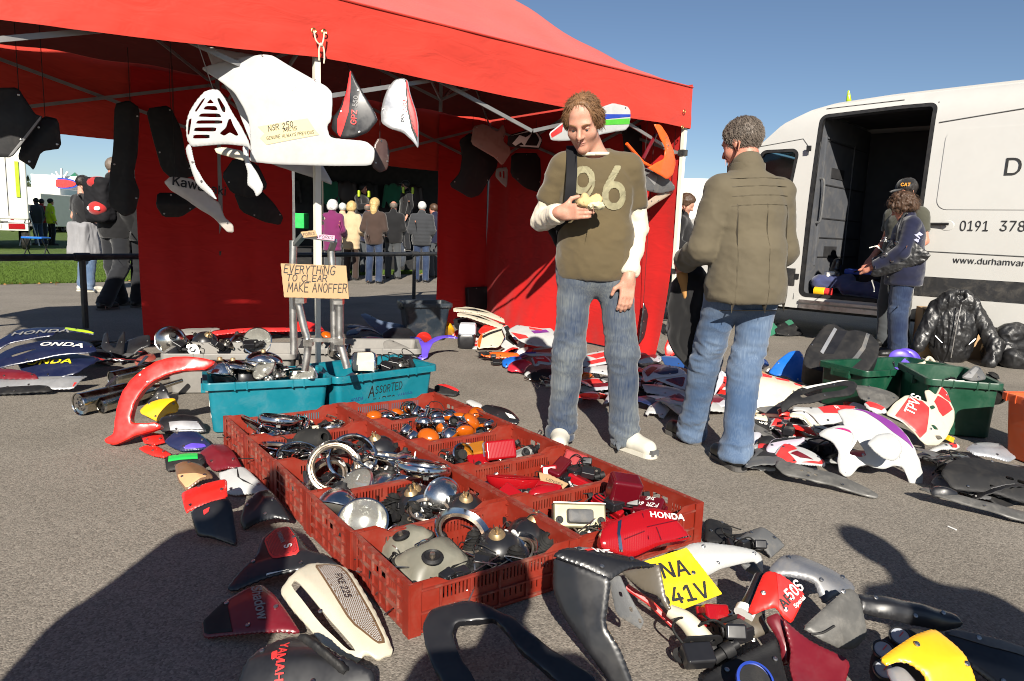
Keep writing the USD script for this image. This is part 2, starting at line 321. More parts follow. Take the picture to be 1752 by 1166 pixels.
        for ax in range(3):
            o=[0,0,0];o[ax]=1;x=neg[:,:B,:B,:B]!=neg[:,o[0]:o[0]+B,o[1]:o[1]+B,o[2]:o[2]+B]
            e=np.argwhere(x);c=bi[e[:,0]]*B+e[:,1:]+1;fl=neg[e[:,0],e[:,1],e[:,2],e[:,3]];u,w=[(1,2),(2,0),(0,1)][ax]
            eu=np.eye(3,dtype=int)[u];ew=np.eye(3,dtype=int)[w];q=np.stack([key(c-eu-ew),key(c-ew),key(c),key(c-eu)],1)
            pos=np.clip(np.searchsorted(ck,q),0,len(ck)-1);good=(ck[pos]==q).all(1);pos,fl=pos[good],fl[good]
            pos=np.where(fl[:,None],pos,pos[:,::-1]);F.append(pos)
        Q=np.vstack(F);return trimesh.Trimesh(Vv,np.vstack([Q[:,[0,1,2]],Q[:,[0,2,3]]]),process=False)
def relax(m,it=3):
    trimesh.smoothing.filter_taubin(m,iterations=it);return m
def disp(m,fn):
    'moves the vertices along their normals by fn(points, normals)'
    v,f,n=meshkit.arrays(m,True);return trimesh.Trimesh(v+n*np.asarray(fn(v,n))[:,None],f,process=False)
def folds(amp,sc=(9,9,5),seed=1,ridge=True):
    def fn(v,n):
        x=meshkit.fbm(v*np.asarray(sc)+seed*7.3,3,seed);return amp*(np.maximum(1-abs(2*x-1)*2.2,-.25)if ridge else(x-.5)*2)
    return fn
# ---------------------------------------------------------------- materials
_m={}
def mat(name,col,rough=.5,metal=0.,var=.12,sc=9.,bump=0.,bsc=60.,coat=0.,dirt=0.,dcol=(.30,.26,.2),spec=.5,trans=0.,sheen=0.,rvar=.12,ior=1.5,stretch=None,alpha=None,det=4.):
    if name in _m:return _m[name]
    n={'tc':('texture_coordinate',{}),'nz':('noise_texture',{'scale':sc,'detail':det,'roughness':.6}),'p':('principled_bsdf',{'metallic':metal,'coat_weight':coat,'specular_ior_level':spec,'transmission_weight':trans,'sheen_weight':sheen,'ior':ior,'sheen_roughness':.5,'coat_roughness':.06}),
         'rp':('rgb_ramp',{'ramp':[(.25,tuple(c*(1-var)for c in col)),(.75,tuple(min(1,c*(1+var))for c in col))]}),
         'rr':('map_range',{'from_min':.3,'from_max':.7,'to_min':max(.02,rough-rvar),'to_max':min(1,rough+rvar),'clamp':True})}
    src='tc.object';l=[]
    if stretch:n['mp']=('mapping',{'scale':stretch});l.append((src,'mp.vector'));src='mp.vector'
    l+=[(src,'nz.vector'),('nz.fac','rp.fac'),('nz.fac','rr.value'),('rr.result','p.roughness')];out='rp.color'
    if dirt:
        n['dn']=('noise_texture',{'scale':sc*.7+3,'detail':8.,'roughness':.72,'distortion':.6});n['dr']=('map_range',{'from_min':.48,'from_max':.72,'to_min':0.,'to_max':dirt,'clamp':True});n['dm']=('mix',{'color2':dcol})
        l+=[(src,'dn.vector'),('dn.fac','dr.value'),('dr.result','dm.fac'),(out,'dm.color1')];out='dm.color'
    l.append((out,'p.base_color'))
    if bump:
        n['bn']=('noise_texture',{'scale':bsc,'detail':3.});n['bp']=('bump',{'strength':bump,'distance':.004});l+=[(src,'bn.vector'),('bn.fac','bp.height'),('bp.normal','p.normal')]
    _m[name]=usdkit.material(stage,'/World/Looks/'+name,n,l,surface='p.BSDF');return _m[name]
def gloss(name,col,dirt=.12):return mat(name,col,.34,var=.08,coat=.25,dirt=dirt*1.6,dcol=tuple(.55*c+(.07 if max(col)>.05 else .02)for c in col),sc=8.,rvar=.16)
def matte(name,col,dirt=.3):return mat(name,col,.62,var=.15,dirt=dirt,bump=.12,bsc=260.,sc=11.,spec=.35)
def lens(name,col):
    if name not in _m:
        _m[name]=usdkit.material(stage,'/World/Looks/'+name,{'tc':('texture_coordinate',{}),'w':('wave_texture',{'scale':55.,'distortion':.3}),'b':('bump',{'strength':.12,'distance':.001}),'p':('principled_bsdf',{'base_color':col,'roughness':.2,'transmission_weight':.25,'coat_weight':.25,'ior':1.49})},
            [('tc.object','w.vector'),('w.fac','b.height'),('b.normal','p.normal')],surface='p.BSDF')
    return _m[name]
def cloth(name,col,sc=300.,var=.16,bump=.25,sheen=.25,stretch=None,big=3.):return mat(name,col,.85,var=var,sc=big,det=6.,bump=bump,bsc=sc,sheen=sheen,spec=.2,stretch=stretch)
CHROME=mat('chrome',(.62,.62,.62),.12,metal=1.,var=.1,dirt=.35,dcol=(.12,.08,.05),rvar=.09,sc=14.)
STEEL=mat('steel',(.45,.44,.42),.32,metal=1.,var=.2,dirt=.4,dcol=(.16,.1,.06),sc=14.)
ALU=mat('aluminium',(.55,.54,.52),.38,metal=1.,var=.12,dirt=.3,dcol=(.2,.18,.15))
BLACK=matte('black_plastic',(.01,.01,.011),.05);BLACKG=gloss('black_gloss',(.012,.012,.014),.1);RUBBER=mat('rubber',(.012,.012,.012),.75,var=.3,dirt=.1,spec=.25)
GREYP=matte('grey_plastic',(.09,.092,.095));WHITEG=gloss('white_gloss',(.41,.415,.41),.16);CREAM=gloss('cream_paint',(.5,.46,.36),.2)
REDG=gloss('red_gloss',(.62,.02,.014),.06);MAROON=gloss('maroon_gloss',(.13,.008,.014),.12);NAVY=gloss('navy_gloss',(.012,.018,.06),.1);BLUEG=gloss('blue_gloss',(.01,.12,.5),.05);YELG=gloss('yellow_gloss',(.8,.42,.012),.1)
PURP=gloss('purple_gloss',(.09,.05,.42),.08);SILV=mat('silver_paint',(.42,.43,.45),.35,metal=.6,var=.08,dirt=.15);GREENG=gloss('green_gloss',(.02,.42,.08),.08);ORANGE=gloss('orange_gloss',(.75,.1,.012),.08);LIME=gloss('lime_gloss',(.38,.55,.02),.05)
INKB=mat('ink_black',(.012,.012,.012),.6,var=.05);INKBLUE=mat('ink_blue',(.01,.03,.14),.6,var=.05);PWHITE=mat('print_white',(.75,.75,.72),.45,var=.05);PRED=mat('print_red',(.62,.03,.03),.4,var=.08,dirt=.1);PGREY=mat('print_grey',(.2,.2,.2),.45);PYEL=mat('print_yellow',(.75,.6,.02),.4);PDARK=mat('print_dark',(.03,.02,.02),.5);PPURP=mat('print_purple',(.16,.03,.2),.4);PBLUE=mat('print_blue',(.02,.05,.32),.4);PGREEN=mat('print_green',(.07,.42,.03),.4)
RLENS=lens('red_lens',(.36,.006,.01));ALENS=lens('amber_lens',(.5,.1,.004));CLENS=lens('clear_lens',(.8,.8,.78));DLENS=lens('dark_red_lens',(.12,.004,.01))
# ================================================================ the ground
def pos_mat(name,ramp,big,fine,bump,rough=.9,spots=None,vscale=95.):
    n={'g':('geometry',{}),'n1':('noise_texture',{'scale':big,'detail':5.,'roughness':.6}),'r1':('rgb_ramp',{'ramp':ramp}),'v':('voronoi_texture',{'scale':vscale,'randomness':1.}),'hv':('hsv',{'saturation':0.,'value':1.}),
         'mr':('map_range',{'from_min':0.,'from_max':1.,'to_min':.55,'to_max':1.5,'clamp':True}),'bw':('rgb_to_bw',{}),'mu':('mix',{'mix_type':'multiply','fac':1.}),'p':('principled_bsdf',{'roughness':rough,'specular_ior_level':.3}),
         'n2':('noise_texture',{'scale':fine,'detail':3.}),'bd':('math',{'math_type':'subtract'}),'bp':('bump',{'strength':bump,'distance':.006}),
         'n3':('noise_texture',{'scale':1.1,'detail':8.,'roughness':.75}),'s3':('map_range',{'from_min':.64,'from_max':.74,'to_min':0.,'to_max':.35,'clamp':True}),'mx':('mix',{'color2':(.33,.31,.27)}),'v2':('voronoi_texture',{'scale':42.}),'c2':('map_range',{'from_min':.02,'from_max':.11,'to_min':.55,'to_max':0.,'clamp':True}),'n4':('noise_texture',{'scale':.55,'detail':4.}),'c4':('map_range',{'from_min':.5,'from_max':.75,'to_min':.15,'to_max':1.6,'clamp':True}),'cm':('math',{'math_type':'multiply','use_clamp':True}),'m2':('mix',{'color2':(.5,.48,.43)}),'n5':('noise_texture',{'scale':.8,'detail':6.,'distortion':.5}),'c5':('map_range',{'from_min':.56,'from_max':.72,'to_min':0.,'to_max':.45,'clamp':True}),'m5':('mix',{'color2':(.07,.064,.055)})}
    l=[('g.position','n1.vector'),('g.position','v.vector'),('g.position','n2.vector'),('g.position','n3.vector'),('n1.fac','r1.fac'),('v.color','bw.color'),('bw.val','mr.value'),('r1.color','mu.color1'),('mr.result','mu.color2'),('n3.fac','s3.value'),('s3.result','mx.fac'),
         ('mu.color','mx.color1'),('mx.color','m5.color1'),('g.position','n5.vector'),('n5.fac','c5.value'),('c5.result','m5.fac'),('m5.color','m2.color1'),('g.position','v2.vector'),('v2.distance','c2.value'),('g.position','n4.vector'),('n4.fac','c4.value'),('c2.result','cm.value1'),('c4.result','cm.value2'),('cm.value','m2.fac'),('m2.color','p.base_color'),('n2.fac','bd.value1'),('v.distance','bd.value2'),('bd.value','bp.height'),('bp.normal','p.normal')]
    return usdkit.material(stage,'/World/Looks/'+name,n,l,surface='p.BSDF')
ASPH=pos_mat('asphalt',[(.3,(.17,.151,.126)),(.7,(.215,.192,.162))],1.6,240.,.3,vscale=170.)
GRASSB=pos_mat('turf',[(.3,(.05,.085,.012)),(.7,(.085,.13,.02))],3.,60.,.8,vscale=40.)
struct('ground',bx((0,60,-.5),(800,600,1.)),ASPH)
ga,gb=G(20,487),G(645,471);gd=unit(gb-ga);gn=V(-gd[1],gd[0],0)
def strip(w0,w1,z,s0=-60,s1=60,n=2):
    a=[ga+gd*s0+gn*w0,ga+gd*s1+gn*w0,ga+gd*s1+gn*w1,ga+gd*s0+gn*w1]
    return trimesh.Trimesh([[*q[:2],z]for q in a],[[0,1,2],[0,2,3]],process=False)
struct('grass_verge',strip(0,300,.006,-300,300),GRASSB)
# short turf along the verge
def blade_mesh():
    v,f=[],[]
    for k in range(16):
        a=nrg.uniform(0,6.28);r=.05*math.sqrt(nrg.random());x,y=r*math.cos(a),r*math.sin(a);h=nrg.uniform(.02,.055);b=nrg.uniform(0,6.28);w=.0035;ln=nrg.uniform(.005,.03);c,s=math.cos(b),math.sin(b)
        i=len(v);v+=[[x-w*s,y+w*c,0],[x+w*s,y-w*c,0],[x+ln*.4*c,y+ln*.4*s,h*.7],[x+ln*c,y+ln*s,h]];f+=[[i,i+1,i+2],[i,i+2,i+3]]
    return trimesh.Trimesh(v,f,process=False)
BLADE=cloth('grass_blade',(.075,.125,.02),sc=20.,var=.5,bump=0.,sheen=0.,big=1.5)
pi=UsdGeom.PointInstancer.Define(stage,'/World/grass');tag(pi.GetPrim(),'short mown green grass on the verge beyond the path','grass',None,'stuff')
for k in range(3):usdkit.mesh(stage,f'/World/grass/tuft_{k:03d}',blade_mesh(),BLADE)
pi.CreatePrototypesRel().SetTargets([f'/World/grass/tuft_{k:03d}' for k in range(3)])
N=26000;ss=nrg.uniform(-9,14,N);ww=nrg.exponential(2.0,N);ww=np.where(ww>9,.2,ww)-.04*nrg.random(N)
pp=ga+gd*ss[:,None]+gn*ww[:,None];pp[:,2]=.004
pi.CreatePositionsAttr(Vt.Vec3fArray.FromNumpy(pp.astype(np.float32)));pi.CreateProtoIndicesAttr(Vt.IntArray.FromNumpy(nrg.integers(0,3,N).astype(np.int32)))
th_=nrg.uniform(0,math.pi,N);pi.CreateOrientationsAttr(Vt.QuathArray([Gf.Quath(float(math.cos(t)),0.,0.,float(math.sin(t)))for t in th_]))
pi.CreateScalesAttr(Vt.Vec3fArray.FromNumpy((nrg.uniform(.7,1.5,(N,1))*np.ones((1,3))).astype(np.float32)))
LEAF=mat('dry_leaf',(.28,.13,.03),.8,var=.4)
lv=[]
for k in range(240):
    q=ga+gd*nrg.uniform(-9,12)+gn*nrg.normal(-.05,.13);a=nrg.uniform(0,6.28);s_=nrg.uniform(.015,.035)
    lv.append(trimesh.Trimesh([[q[0]+s_*math.cos(a),q[1]+s_*math.sin(a),.012],[q[0]+s_*.6*math.cos(a+1.6),q[1]+s_*.6*math.sin(a+1.6),.03],[q[0]-s_*math.cos(a),q[1]-s_*math.sin(a),.012],[q[0]+s_*.6*math.cos(a-1.6),q[1]+s_*.6*math.sin(a-1.6),.012]],[[0,1,2],[0,2,3]],process=False))
struct('fallen_leaves',cat(*lv),LEAF,'stuff',label='dry brown leaves along the grass edge',cat='leaves')
# ================================================================ the red gazebo
tu,tv,FR=V(.7756,.6312,0),V(-.6312,.7756,0),V(1.45,6.48,0)
def T(a,b,z):return FR-tu*a+tv*b+V(0,0,z)
TW,TD,ZV,ZE=6.7,2.86,2.06,2.41
def fab(name,col,rough=.62,tl=.0,sheen=.15):
    n={'g':('geometry',{}),'n':('noise_texture',{'scale':2.2,'detail':6.}),'r':('rgb_ramp',{'ramp':[(.3,tuple(c*.88 for c in col)),(.7,tuple(min(1,c*1.08)for c in col))]}),'w':('noise_texture',{'scale':700.,'detail':1.}),
         'm':('mapping',{'scale':(1.2,1.2,3.4)}),'n2':('noise_texture',{'scale':3.2,'detail':3.,'distortion':.8}),'b2':('bump',{'strength':.35,'distance':.03}),'b':('bump',{'strength':.1,'distance':.001}),'p':('principled_bsdf',{'roughness':rough,'sheen_weight':sheen,'specular_ior_level':.25}),
         't':('translucent_bsdf',{'color':col}),'x':('mix_closure',{'fac':tl})}
    return usdkit.material(stage,'/World/Looks/'+name,n,[('g.position','n.vector'),('g.position','w.vector'),('g.position','m.vector'),('m.vector','n2.vector'),('n2.fac','b2.height'),('b2.normal','b.normal'),('w.fac','b.height'),('b.normal','p.normal'),('n.fac','r.fac'),('r.color','p.base_color'),('p.BSDF','x.closure1'),('t.BSDF','x.closure2')],surface='x.closure')
FABV,FABR,FABW=fab('red_canvas',(.47,.034,.02),tl=.01),fab('red_canvas_sun_tint',(.5,.085,.07),tl=0.),fab('red_canvas_wall',(.42,.007,.006),tl=.0)  # roof red is paled to imitate cloth overexposed by the sun
LINING=fab('canvas_roof_shade',(.10,.012,.01),tl=0.)  # dark colour standing in for shade under the roof
FRAME=mat('tent_frame_metal',(.2,.2,.2),.4,metal=.3,var=.1,dirt=.25);POLEW=mat('pole_cream_paint',(.66,.64,.55),.45,var=.06,dirt=.12);JOINT=matte('joint_black',(.02,.02,.02))
gz=thing('market_gazebo','large red canvas gazebo with white legs standing over the parts stall','gazebo',FR)
PA,PB=(1.62,TD/2),(TW-1.62,TD/2);ZP=3.55
def roofz(a,b):
    d=np.minimum(np.minimum(a,TW-a)/1.62,np.minimum(b,TD-b)/(TD/2));d=np.clip(d,0,1);return ZE+(ZP-ZE)*(.62*d+.38*d**2.2)
def roof(u,v,e=.0):
    a=u*TW;b=v*TD;z=roofz(a,b)+.012*np.sin(a*9)*np.sin(b*7)-.02*np.abs(np.sin(a*3.1))*(1-v)
    q=FR-tu*a[...,None]+tv*b[...,None];return q[...,0],q[...,1],z
rm=grid(roof,121,53);obj('roof_canopy',solid(rm,.004),FABR,gz,smooth=40)
obj('roof_shade_sheet',solid(grid(lambda u,v:(lambda q:(q[0],q[1],q[2]-.012))(roof(.004+.992*u,.008+.984*v)),81,37),.002),LINING,gz,smooth=40)  # added dark sheet below the canopy, keeps the inside looking shaded
def valance(p,q,z0,z1,n,s,droop):
    p,q=np.asarray(p),np.asarray(q);nn=unit(np.cross(q-p,[0,0,1.]));L=np.linalg.norm(q-p)
    def fn(u,v):
        x=u*L;w=meshkit.fbm(np.stack([x*2.3+s,v*1.5,x*0+s],-1),3)-.5;w2=meshkit.noise(np.stack([x*7+v*4,v*4,x*0+s+3],-1))-.5
        off=(.004+v*.03)*w*2+.016*w2*np.sin(v*3.14);zz=z0+(z1-z0)*v+v*droop(u)+.01*v*np.sin(x*2.1+s)
        P_=p+(q-p)*u[...,None]+nn*off[...,None];return P_[...,0],P_[...,1],zz
    return solid(grid(fn,n,9),.003)
o=-.035
front_droop=lambda u:-.08*np.clip((u*TW-3.4)/1.5,0,1.3)+.0*u
obj('valance',valance(T(-.03,o,0),T(TW+.03,o,0),ZE+.012,ZV,160,1.,front_droop),FABV,gz,smooth=50,label='sunlit front valance tied with a cord')
obj('valance',valance(T(TW+.03,TD-o,0),T(-.03,TD-o,0),ZE+.03,1.78,90,5.,lambda u:0*u),FABV,gz,smooth=50)
obj('valance',valance(T(-.03,TD-o,0),T(-.03,o,0),ZE+.03,ZV,70,9.,lambda u:0*u),FABV,gz,smooth=50)
obj('valance',valance(T(TW+.03,o,0),T(TW+.03,TD-o,0),ZE+.03,ZV,70,12.,lambda u:0*u),FABV,gz,smooth=50)
for(a0,b0,a1,b1)in((-.03,o,TW+.03,o),):
    obj('hem_seam',tube([T(a0+(a1-a0)*t,b0+(b1-b0)*t-.006,ZE+.006)for t in np.linspace(0,1,30)],.006,6),FABV,gz)
def wallm(p,q,ztop,n,s,flare=.25,amp=.05,zb=.02):
    p,q=np.asarray(p),np.asarray(q);nn=unit(np.cross([0,0,1.],q-p));L=np.linalg.norm(q-p)
    def fn(u,v):
        x=u*L;w=meshkit.fbm(np.stack([x*2.6+s,v*.8,x*0+s],-1),3)-.5;k=v**3
        w2=meshkit.noise(np.stack([x*5+v*3,v*5-x*2,x*0+s+3],-1))-.5
        off=amp*w*(.3+1.6*v)+.03*w2*(.4+k)+flare*k*(.6+.4*np.sin(x*3.+s));P_=p+(q-p)*u[...,None]+nn*off[...,None];return P_[...,0],P_[...,1],ztop+(zb-ztop)*v**.9
    return solid(grid(fn,n,46),.003)
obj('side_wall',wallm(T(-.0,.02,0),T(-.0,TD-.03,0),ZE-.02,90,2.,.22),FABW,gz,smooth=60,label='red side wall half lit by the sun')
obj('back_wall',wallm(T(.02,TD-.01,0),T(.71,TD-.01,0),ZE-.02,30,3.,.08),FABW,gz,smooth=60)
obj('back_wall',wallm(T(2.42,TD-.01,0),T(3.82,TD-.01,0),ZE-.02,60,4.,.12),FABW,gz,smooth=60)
# legs, scissor trusses, king posts
def leg(a,b,white=False,z=ZE-.03):
    q=T(a,b,0);m=POLEW if white else FRAME;R=np.column_stack([tu,tv,[0,0,1]])
    l=obj('leg',cat(bx(q+V(0,0,(z+.82)/2),(.036,.036,z-.82),R),bx(q+V(0,0,.41),(.026,.026,.82),R)),m,gz)
    obj('foot_plate',bx(q+V(0,0,.004),(.11,.11,.008),R),FRAME,l);obj('leg_clamp',cat(bx(q+V(0,0,.82),(.05,.05,.04),R),bx(q+tu*.035+V(0,0,.82),(.04,.016,.014),R)),JOINT,l)
    obj('slider_bracket',bx(q+V(0,0,1.86),(.06,.06,.05),R),JOINT,l)
for a,b,w in((0,0,True),(3.41,0,True),(TW,0,False),(-.03,TD,False),(3.11,TD,False),(TW,TD,False)):leg(a,b,w)
def scissor(p0,p1,n,zl=1.86,zh=2.33):
    p0,p1=np.asarray(p0,float),np.asarray(p1,float);d=(p1-p0)/n;side=unit(np.cross(d,[0,0,1.]))*.009
    for i in range(n):
        a,b=p0+d*i,p0+d*(i+1)
        obj('truss_bar',bar(a+V(0,0,zl)+side,b+V(0,0,zh)+side,.012,.026),FRAME,gz);obj('truss_bar',bar(a+V(0,0,zh)-side,b+V(0,0,zl)-side,.012,.026),FRAME,gz)
i_=.05
scissor(T(.03,i_,0),T(3.38,i_,0),2);scissor(T(3.44,i_,0),T(TW-.03,i_,0),2);scissor(T(.03,TD-i_,0),T(3.08,TD-i_,0),2);scissor(T(3.14,TD-i_,0),T(TW-.03,TD-i_,0),2);scissor(T(.04,.03,0),T(.04,TD-.03,0),2);scissor(T(TW-.04,.03,0),T(TW-.04,TD-.03,0),2);scissor(T(3.35,.03,0),T(3.2,TD-.03,0),2)
for a,b in(PA,PB):
    obj('king_post',bar(T(a,b,2.15),T(a,b,ZP-.05),.03),FRAME,gz)
    for(x,y)in((0.04,.04),(0.04,TD-.04),(3.35,.06),(3.2,TD-.06))if a==PA[0]else((TW-.04,.04),(TW-.04,TD-.04),(3.35,.06),(3.2,TD-.06)):
        obj('roof_bar',bar(T(a,b,2.25),T((a+x)/2,(b+y)/2,2.72),.012,.024),FRAME,gz);obj('roof_bar',bar(T((a+x)/2,(b+y)/2,2.72),T(x,y,2.36),.012,.024),FRAME,gz)
# eyelets and cord on the valance
BRASS=mat('brass',(.6,.42,.16),.35,metal=1.);CORD=mat('cord',(.62,.56,.42),.85,bump=.5,bsc=400.)
fq=lambda px,py,off=.06:PL(px,py,T(0,o,0)-tv*off,tv)
for px,py in((537,53),(555,55),(1171,191),(1168,218)):
    q=fq(px,py,.03);obj('eyelet',lathe([(.008,0),(.013,.003),(.017,0)],14,frame(-tv),q),BRASS,gz)
cd=[tube(curve([fq(537,53),fq(541,70),fq(549,77),fq(553,70),fq(555,55)],20),.0045,6),tube(curve([fq(549,76),fq(546,84),fq(546,104)],10),.0045,6),tube(curve([fq(549,76),fq(554,84),fq(555,100),fq(554,109)],12),.0045,6),lathe([(0,-.012),(.011,-.006),(.011,.006),(0,.012)],10,None,fq(549,77))]
obj('cord',cat(*cd),CORD,gz)
hp=lambda px,py:PL(px,py,T(0,.05,0),tv)
tag(obj('knotted_rope',cat(tube(curve([hp(551,290),hp(552,330),hp(552,362)],12),.004,6),tube(curve([hp(552,362),hp(548,368),hp(554,372),hp(550,378),hp(553,385)],20),[.008+.005*math.sin(i)for i in range(len(curve([hp(552,362),hp(548,368),hp(554,372),hp(550,378),hp(553,385)],20)))],8)),CORD),'cream rope with a fat knot hanging beside the front gazebo pole','rope')
# ================================================================ barrier rail behind the gazebo
RAIL=mat('rail_black_paint',(.02,.021,.023),.45,var=.15,dirt=.15)
r0,r1=G(147,562),G(708,512);rd=unit(r1-r0);zr=D(140,440,r0[1])[2]
br=thing('barrier_rail','black tubular barrier rail on posts between gazebo and grass','barrier',r0)
obj('top_rail',tube([r0-rd*9+V(0,0,zr),r1+rd*6+V(0,0,zr)],.032,12),RAIL,br)
ll=np.linalg.norm(r1-r0);nseg=2
for k in range(-2,5):
    q=r0+rd*ll/nseg*k if k!=1 else None
    if q is not None:
        obj('post',cat(tube([q,q+V(0,0,zr)],.03,10),tube([q+V(0,0,zr)-rd*.07,q+V(0,0,zr)+rd*.07],.042,12)),RAIL,br)
# ================================================================ crates
CRATE=mat('crate_red_plastic',(.21,.018,.008),.5,var=.16,dirt=.3,dcol=(.2,.1,.07),sc=10.)
CL,CD,CHH,CX,CY,CYAW=.6,.4,.155,-.254,1.804,.62
cu,cv=V(math.cos(CYAW),math.sin(CYAW),0),V(-math.sin(CYAW),math.cos(CYAW),0)
def crate_master():
    c=thing('parts_crate','x','crate',(0,0,0),.0001)
    t=.004
    def wall(L,prof,slots):
        p=Polygon(prof)
        for(x,y,w,h)in slots:p=p.difference(sbox(x,y,x+w,y+h))
        return trimesh.creation.extrude_polygon(p,t,engine='earcut')
    def longwall():
        H=CHH;pr=[(0,0),(CL,0),(CL,H),(CL-.09,H),(CL-.13,H-.022),(.13,H-.022),(.09,H),(0,H)]
        sl=[(x,.085,.0055,.036)for x in np.arange(.11,.49,.0128)if not(.29<x<.31)]+[(x,.03,.0055,.03)for x in np.arange(.14,.46,.02)]
        m=wall(CL,pr,sl);m.apply_transform(trimesh.transformations.rotation_matrix(math.pi/2,[1,0,0]));return m      # in xz, thickness towards -y
    def shortwall():
        H=CHH;pr=[(0,0),(CD,0),(CD,H),(0,H)]
        sl=[(.16,.095,.08,.026)]+[(x,.075,.005,.036)for x in np.r_[np.arange(.07,.14,.0125),np.arange(.27,.335,.0125)]]+[(x,.025,.005,.034)for x in np.r_[np.arange(.08,.13,.0125),np.arange(.28,.33,.0125)]]
        m=wall(CD,pr,sl);m.apply_transform(trimesh.transformations.rotation_matrix(math.pi/2,[1,0,0]));m.apply_transform(trimesh.transformations.rotation_matrix(math.pi/2,[0,0,1]));return m
    w=[longwall().apply_translation((0,.012,0)),longwall().apply_translation((0,CD-.008,0)),shortwall().apply_translation((.008,0,0)),shortwall().apply_translation((CL-.012,0,0))]
    for k,m in enumerate(w):obj('long_wall' if k<2 else 'end_wall',m,CRATE,c)
    rb=[]
    for y,s in((.0045,1),(CD-.0045,-1)):
        for z in(.012,.062,.07+.06):rb.append(bx((CL/2,y,z),(CL-.07,.0085,.006)))
        for x in(.1,.2,.3,.4,.5):rb.append(bx((x,y+.0005*s,.066),(.006,.008,.12)))
        rb.append(bx((CL/2,y+.0012*s,CHH-.0235),(CL-.26,.0105,.005)))
    for x,s in((.0045,1),(CL-.0045,-1)):
        for z in(.01,.05,.09,.128):rb.append(bx((x,CD/2,z),(.0085,CD-.07,.006)))
        for y in(.08,.15,.2,.25,.32):rb.append(bx((x+.0005*s,y,.075),(.008,.006,.14)))
        rb.append(bx((x+.0022*s,CD/2,CHH),(.013,CD-.004,.006)))
    obj('rib',cat(*rb),mat('crate_red_dusty',(.2,.02,.01),.65,var=.15,dirt=.85,dcol=(.21,.13,.095),sc=14.),c)
    for x,sx in((.018,1),(CL-.018,-1)):
        for y,sy in((.018,1),(CD-.018,-1)):
            obj('corner_post',cat(bx((x-.0165*sx,y,CHH/2),(.004,.04,CHH+.002)),bx((x,y-.0165*sy,CHH/2),(.04,.004,CHH+.002)),*[bx((x-.008*sx,y-.008*sy,z),(.022,.022,.004))for z in(.02,.06,.1,.14)]),CRATE,c)
    fl=Polygon(sbox(.012,.012,CL-.012,CD-.012))
    for i in range(9):
        for j in range(6):fl=fl.difference(sbox(.03+i*.061,.025+j*.06,.03+i*.061+.05,.025+j*.06+.048))if(i+j)%2 else fl
    obj('floor',trimesh.creation.extrude_polygon(fl,.004,engine='earcut').apply_translation((0,0,.004)),CRATE,c)
    return c
crate0=crate_master()
RC=np.column_stack([cu,cv,[0,0,1]])
def cpt(col,row,x,y,z=0.):
    'a point inside a crate of the grid: x along 0..6, y 0..4 decimetres from its front left corner, row 0 in front'
    return V(CX,CY,0)+cu*(col*.604+x*.1)+cv*(row*.404+y*.1)+V(0,0,z)
CLAB={(0,0):'front corner red crate holding black headlight backs and a chrome bezel',(0,1):'red crate with the two round bare headlamp reflectors in it',(0,2):'red crate heaped with chrome headlight rims, a wide rim resting on its corner',(0,3):'red crate with chrome rims and a big black boot, fourth in the left column',(0,4):'red crate with one thick chrome rim on top, touching the left teal box',
    (1,0):'red crate with the oblong metal lamp back and large dark red lenses, front right',(1,1):'red crate with a boat-shaped red lens and a brown card',(1,2):'red crate with a square red tail light standing up and an amber one',(1,3):'red crate full of amber indicators in front of the far crate',(1,4):'red crate touching the right teal box, with tangled indicator wiring'}
for(c_,r_),lb in CLAB.items():
    q=cpt(c_,r_,0,0);jr=(((c_*7+r_*13)%5)-2)*.004;Rj=trimesh.transformations.rotation_matrix(jr,[0,0,1])[:3,:3]@RC
    if(c_,r_)==(0,0):setm(crate0,q,Rj);tag(crate0,lb,None,'red plastic crates set out in a block')
    else:dup(crate0,q,label=lb,group='red plastic crates set out in a block',rot=Rj)
# ================================================================ open boxes
def rring(L,W,r,z,n=6):
    a=[]
    for cx,cy,t0 in((L/2-r,W/2-r,0),(-L/2+r,W/2-r,90),(-L/2+r,-W/2+r,180),(L/2-r,-W/2+r,270)):
        for k in range(n):t=math.radians(t0+90*k/(n-1));a.append((cx+r*math.cos(t),cy+r*math.sin(t),z))
    return np.array(a)
def loft(rings,cap0=False,cap1=False):
    k,n=len(rings),len(rings[0]);v=np.vstack(rings);f=[]
    for i in range(k-1):
        for j in range(n):a,b=i*n+j,i*n+(j+1)%n;f+=[[a,b,b+n],[a,b+n,a+n]]
    if cap0:v=np.vstack([v,rings[0].mean(0)]);f+=[[len(v)-1,(j+1)%n,j]for j in range(n)]
    if cap1:v=np.vstack([v,rings[-1].mean(0)]);f+=[[len(v)-1,(k-1)*n+j,(k-1)*n+(j+1)%n]for j in range(n)]
    return trimesh.Trimesh(v,f,process=False)
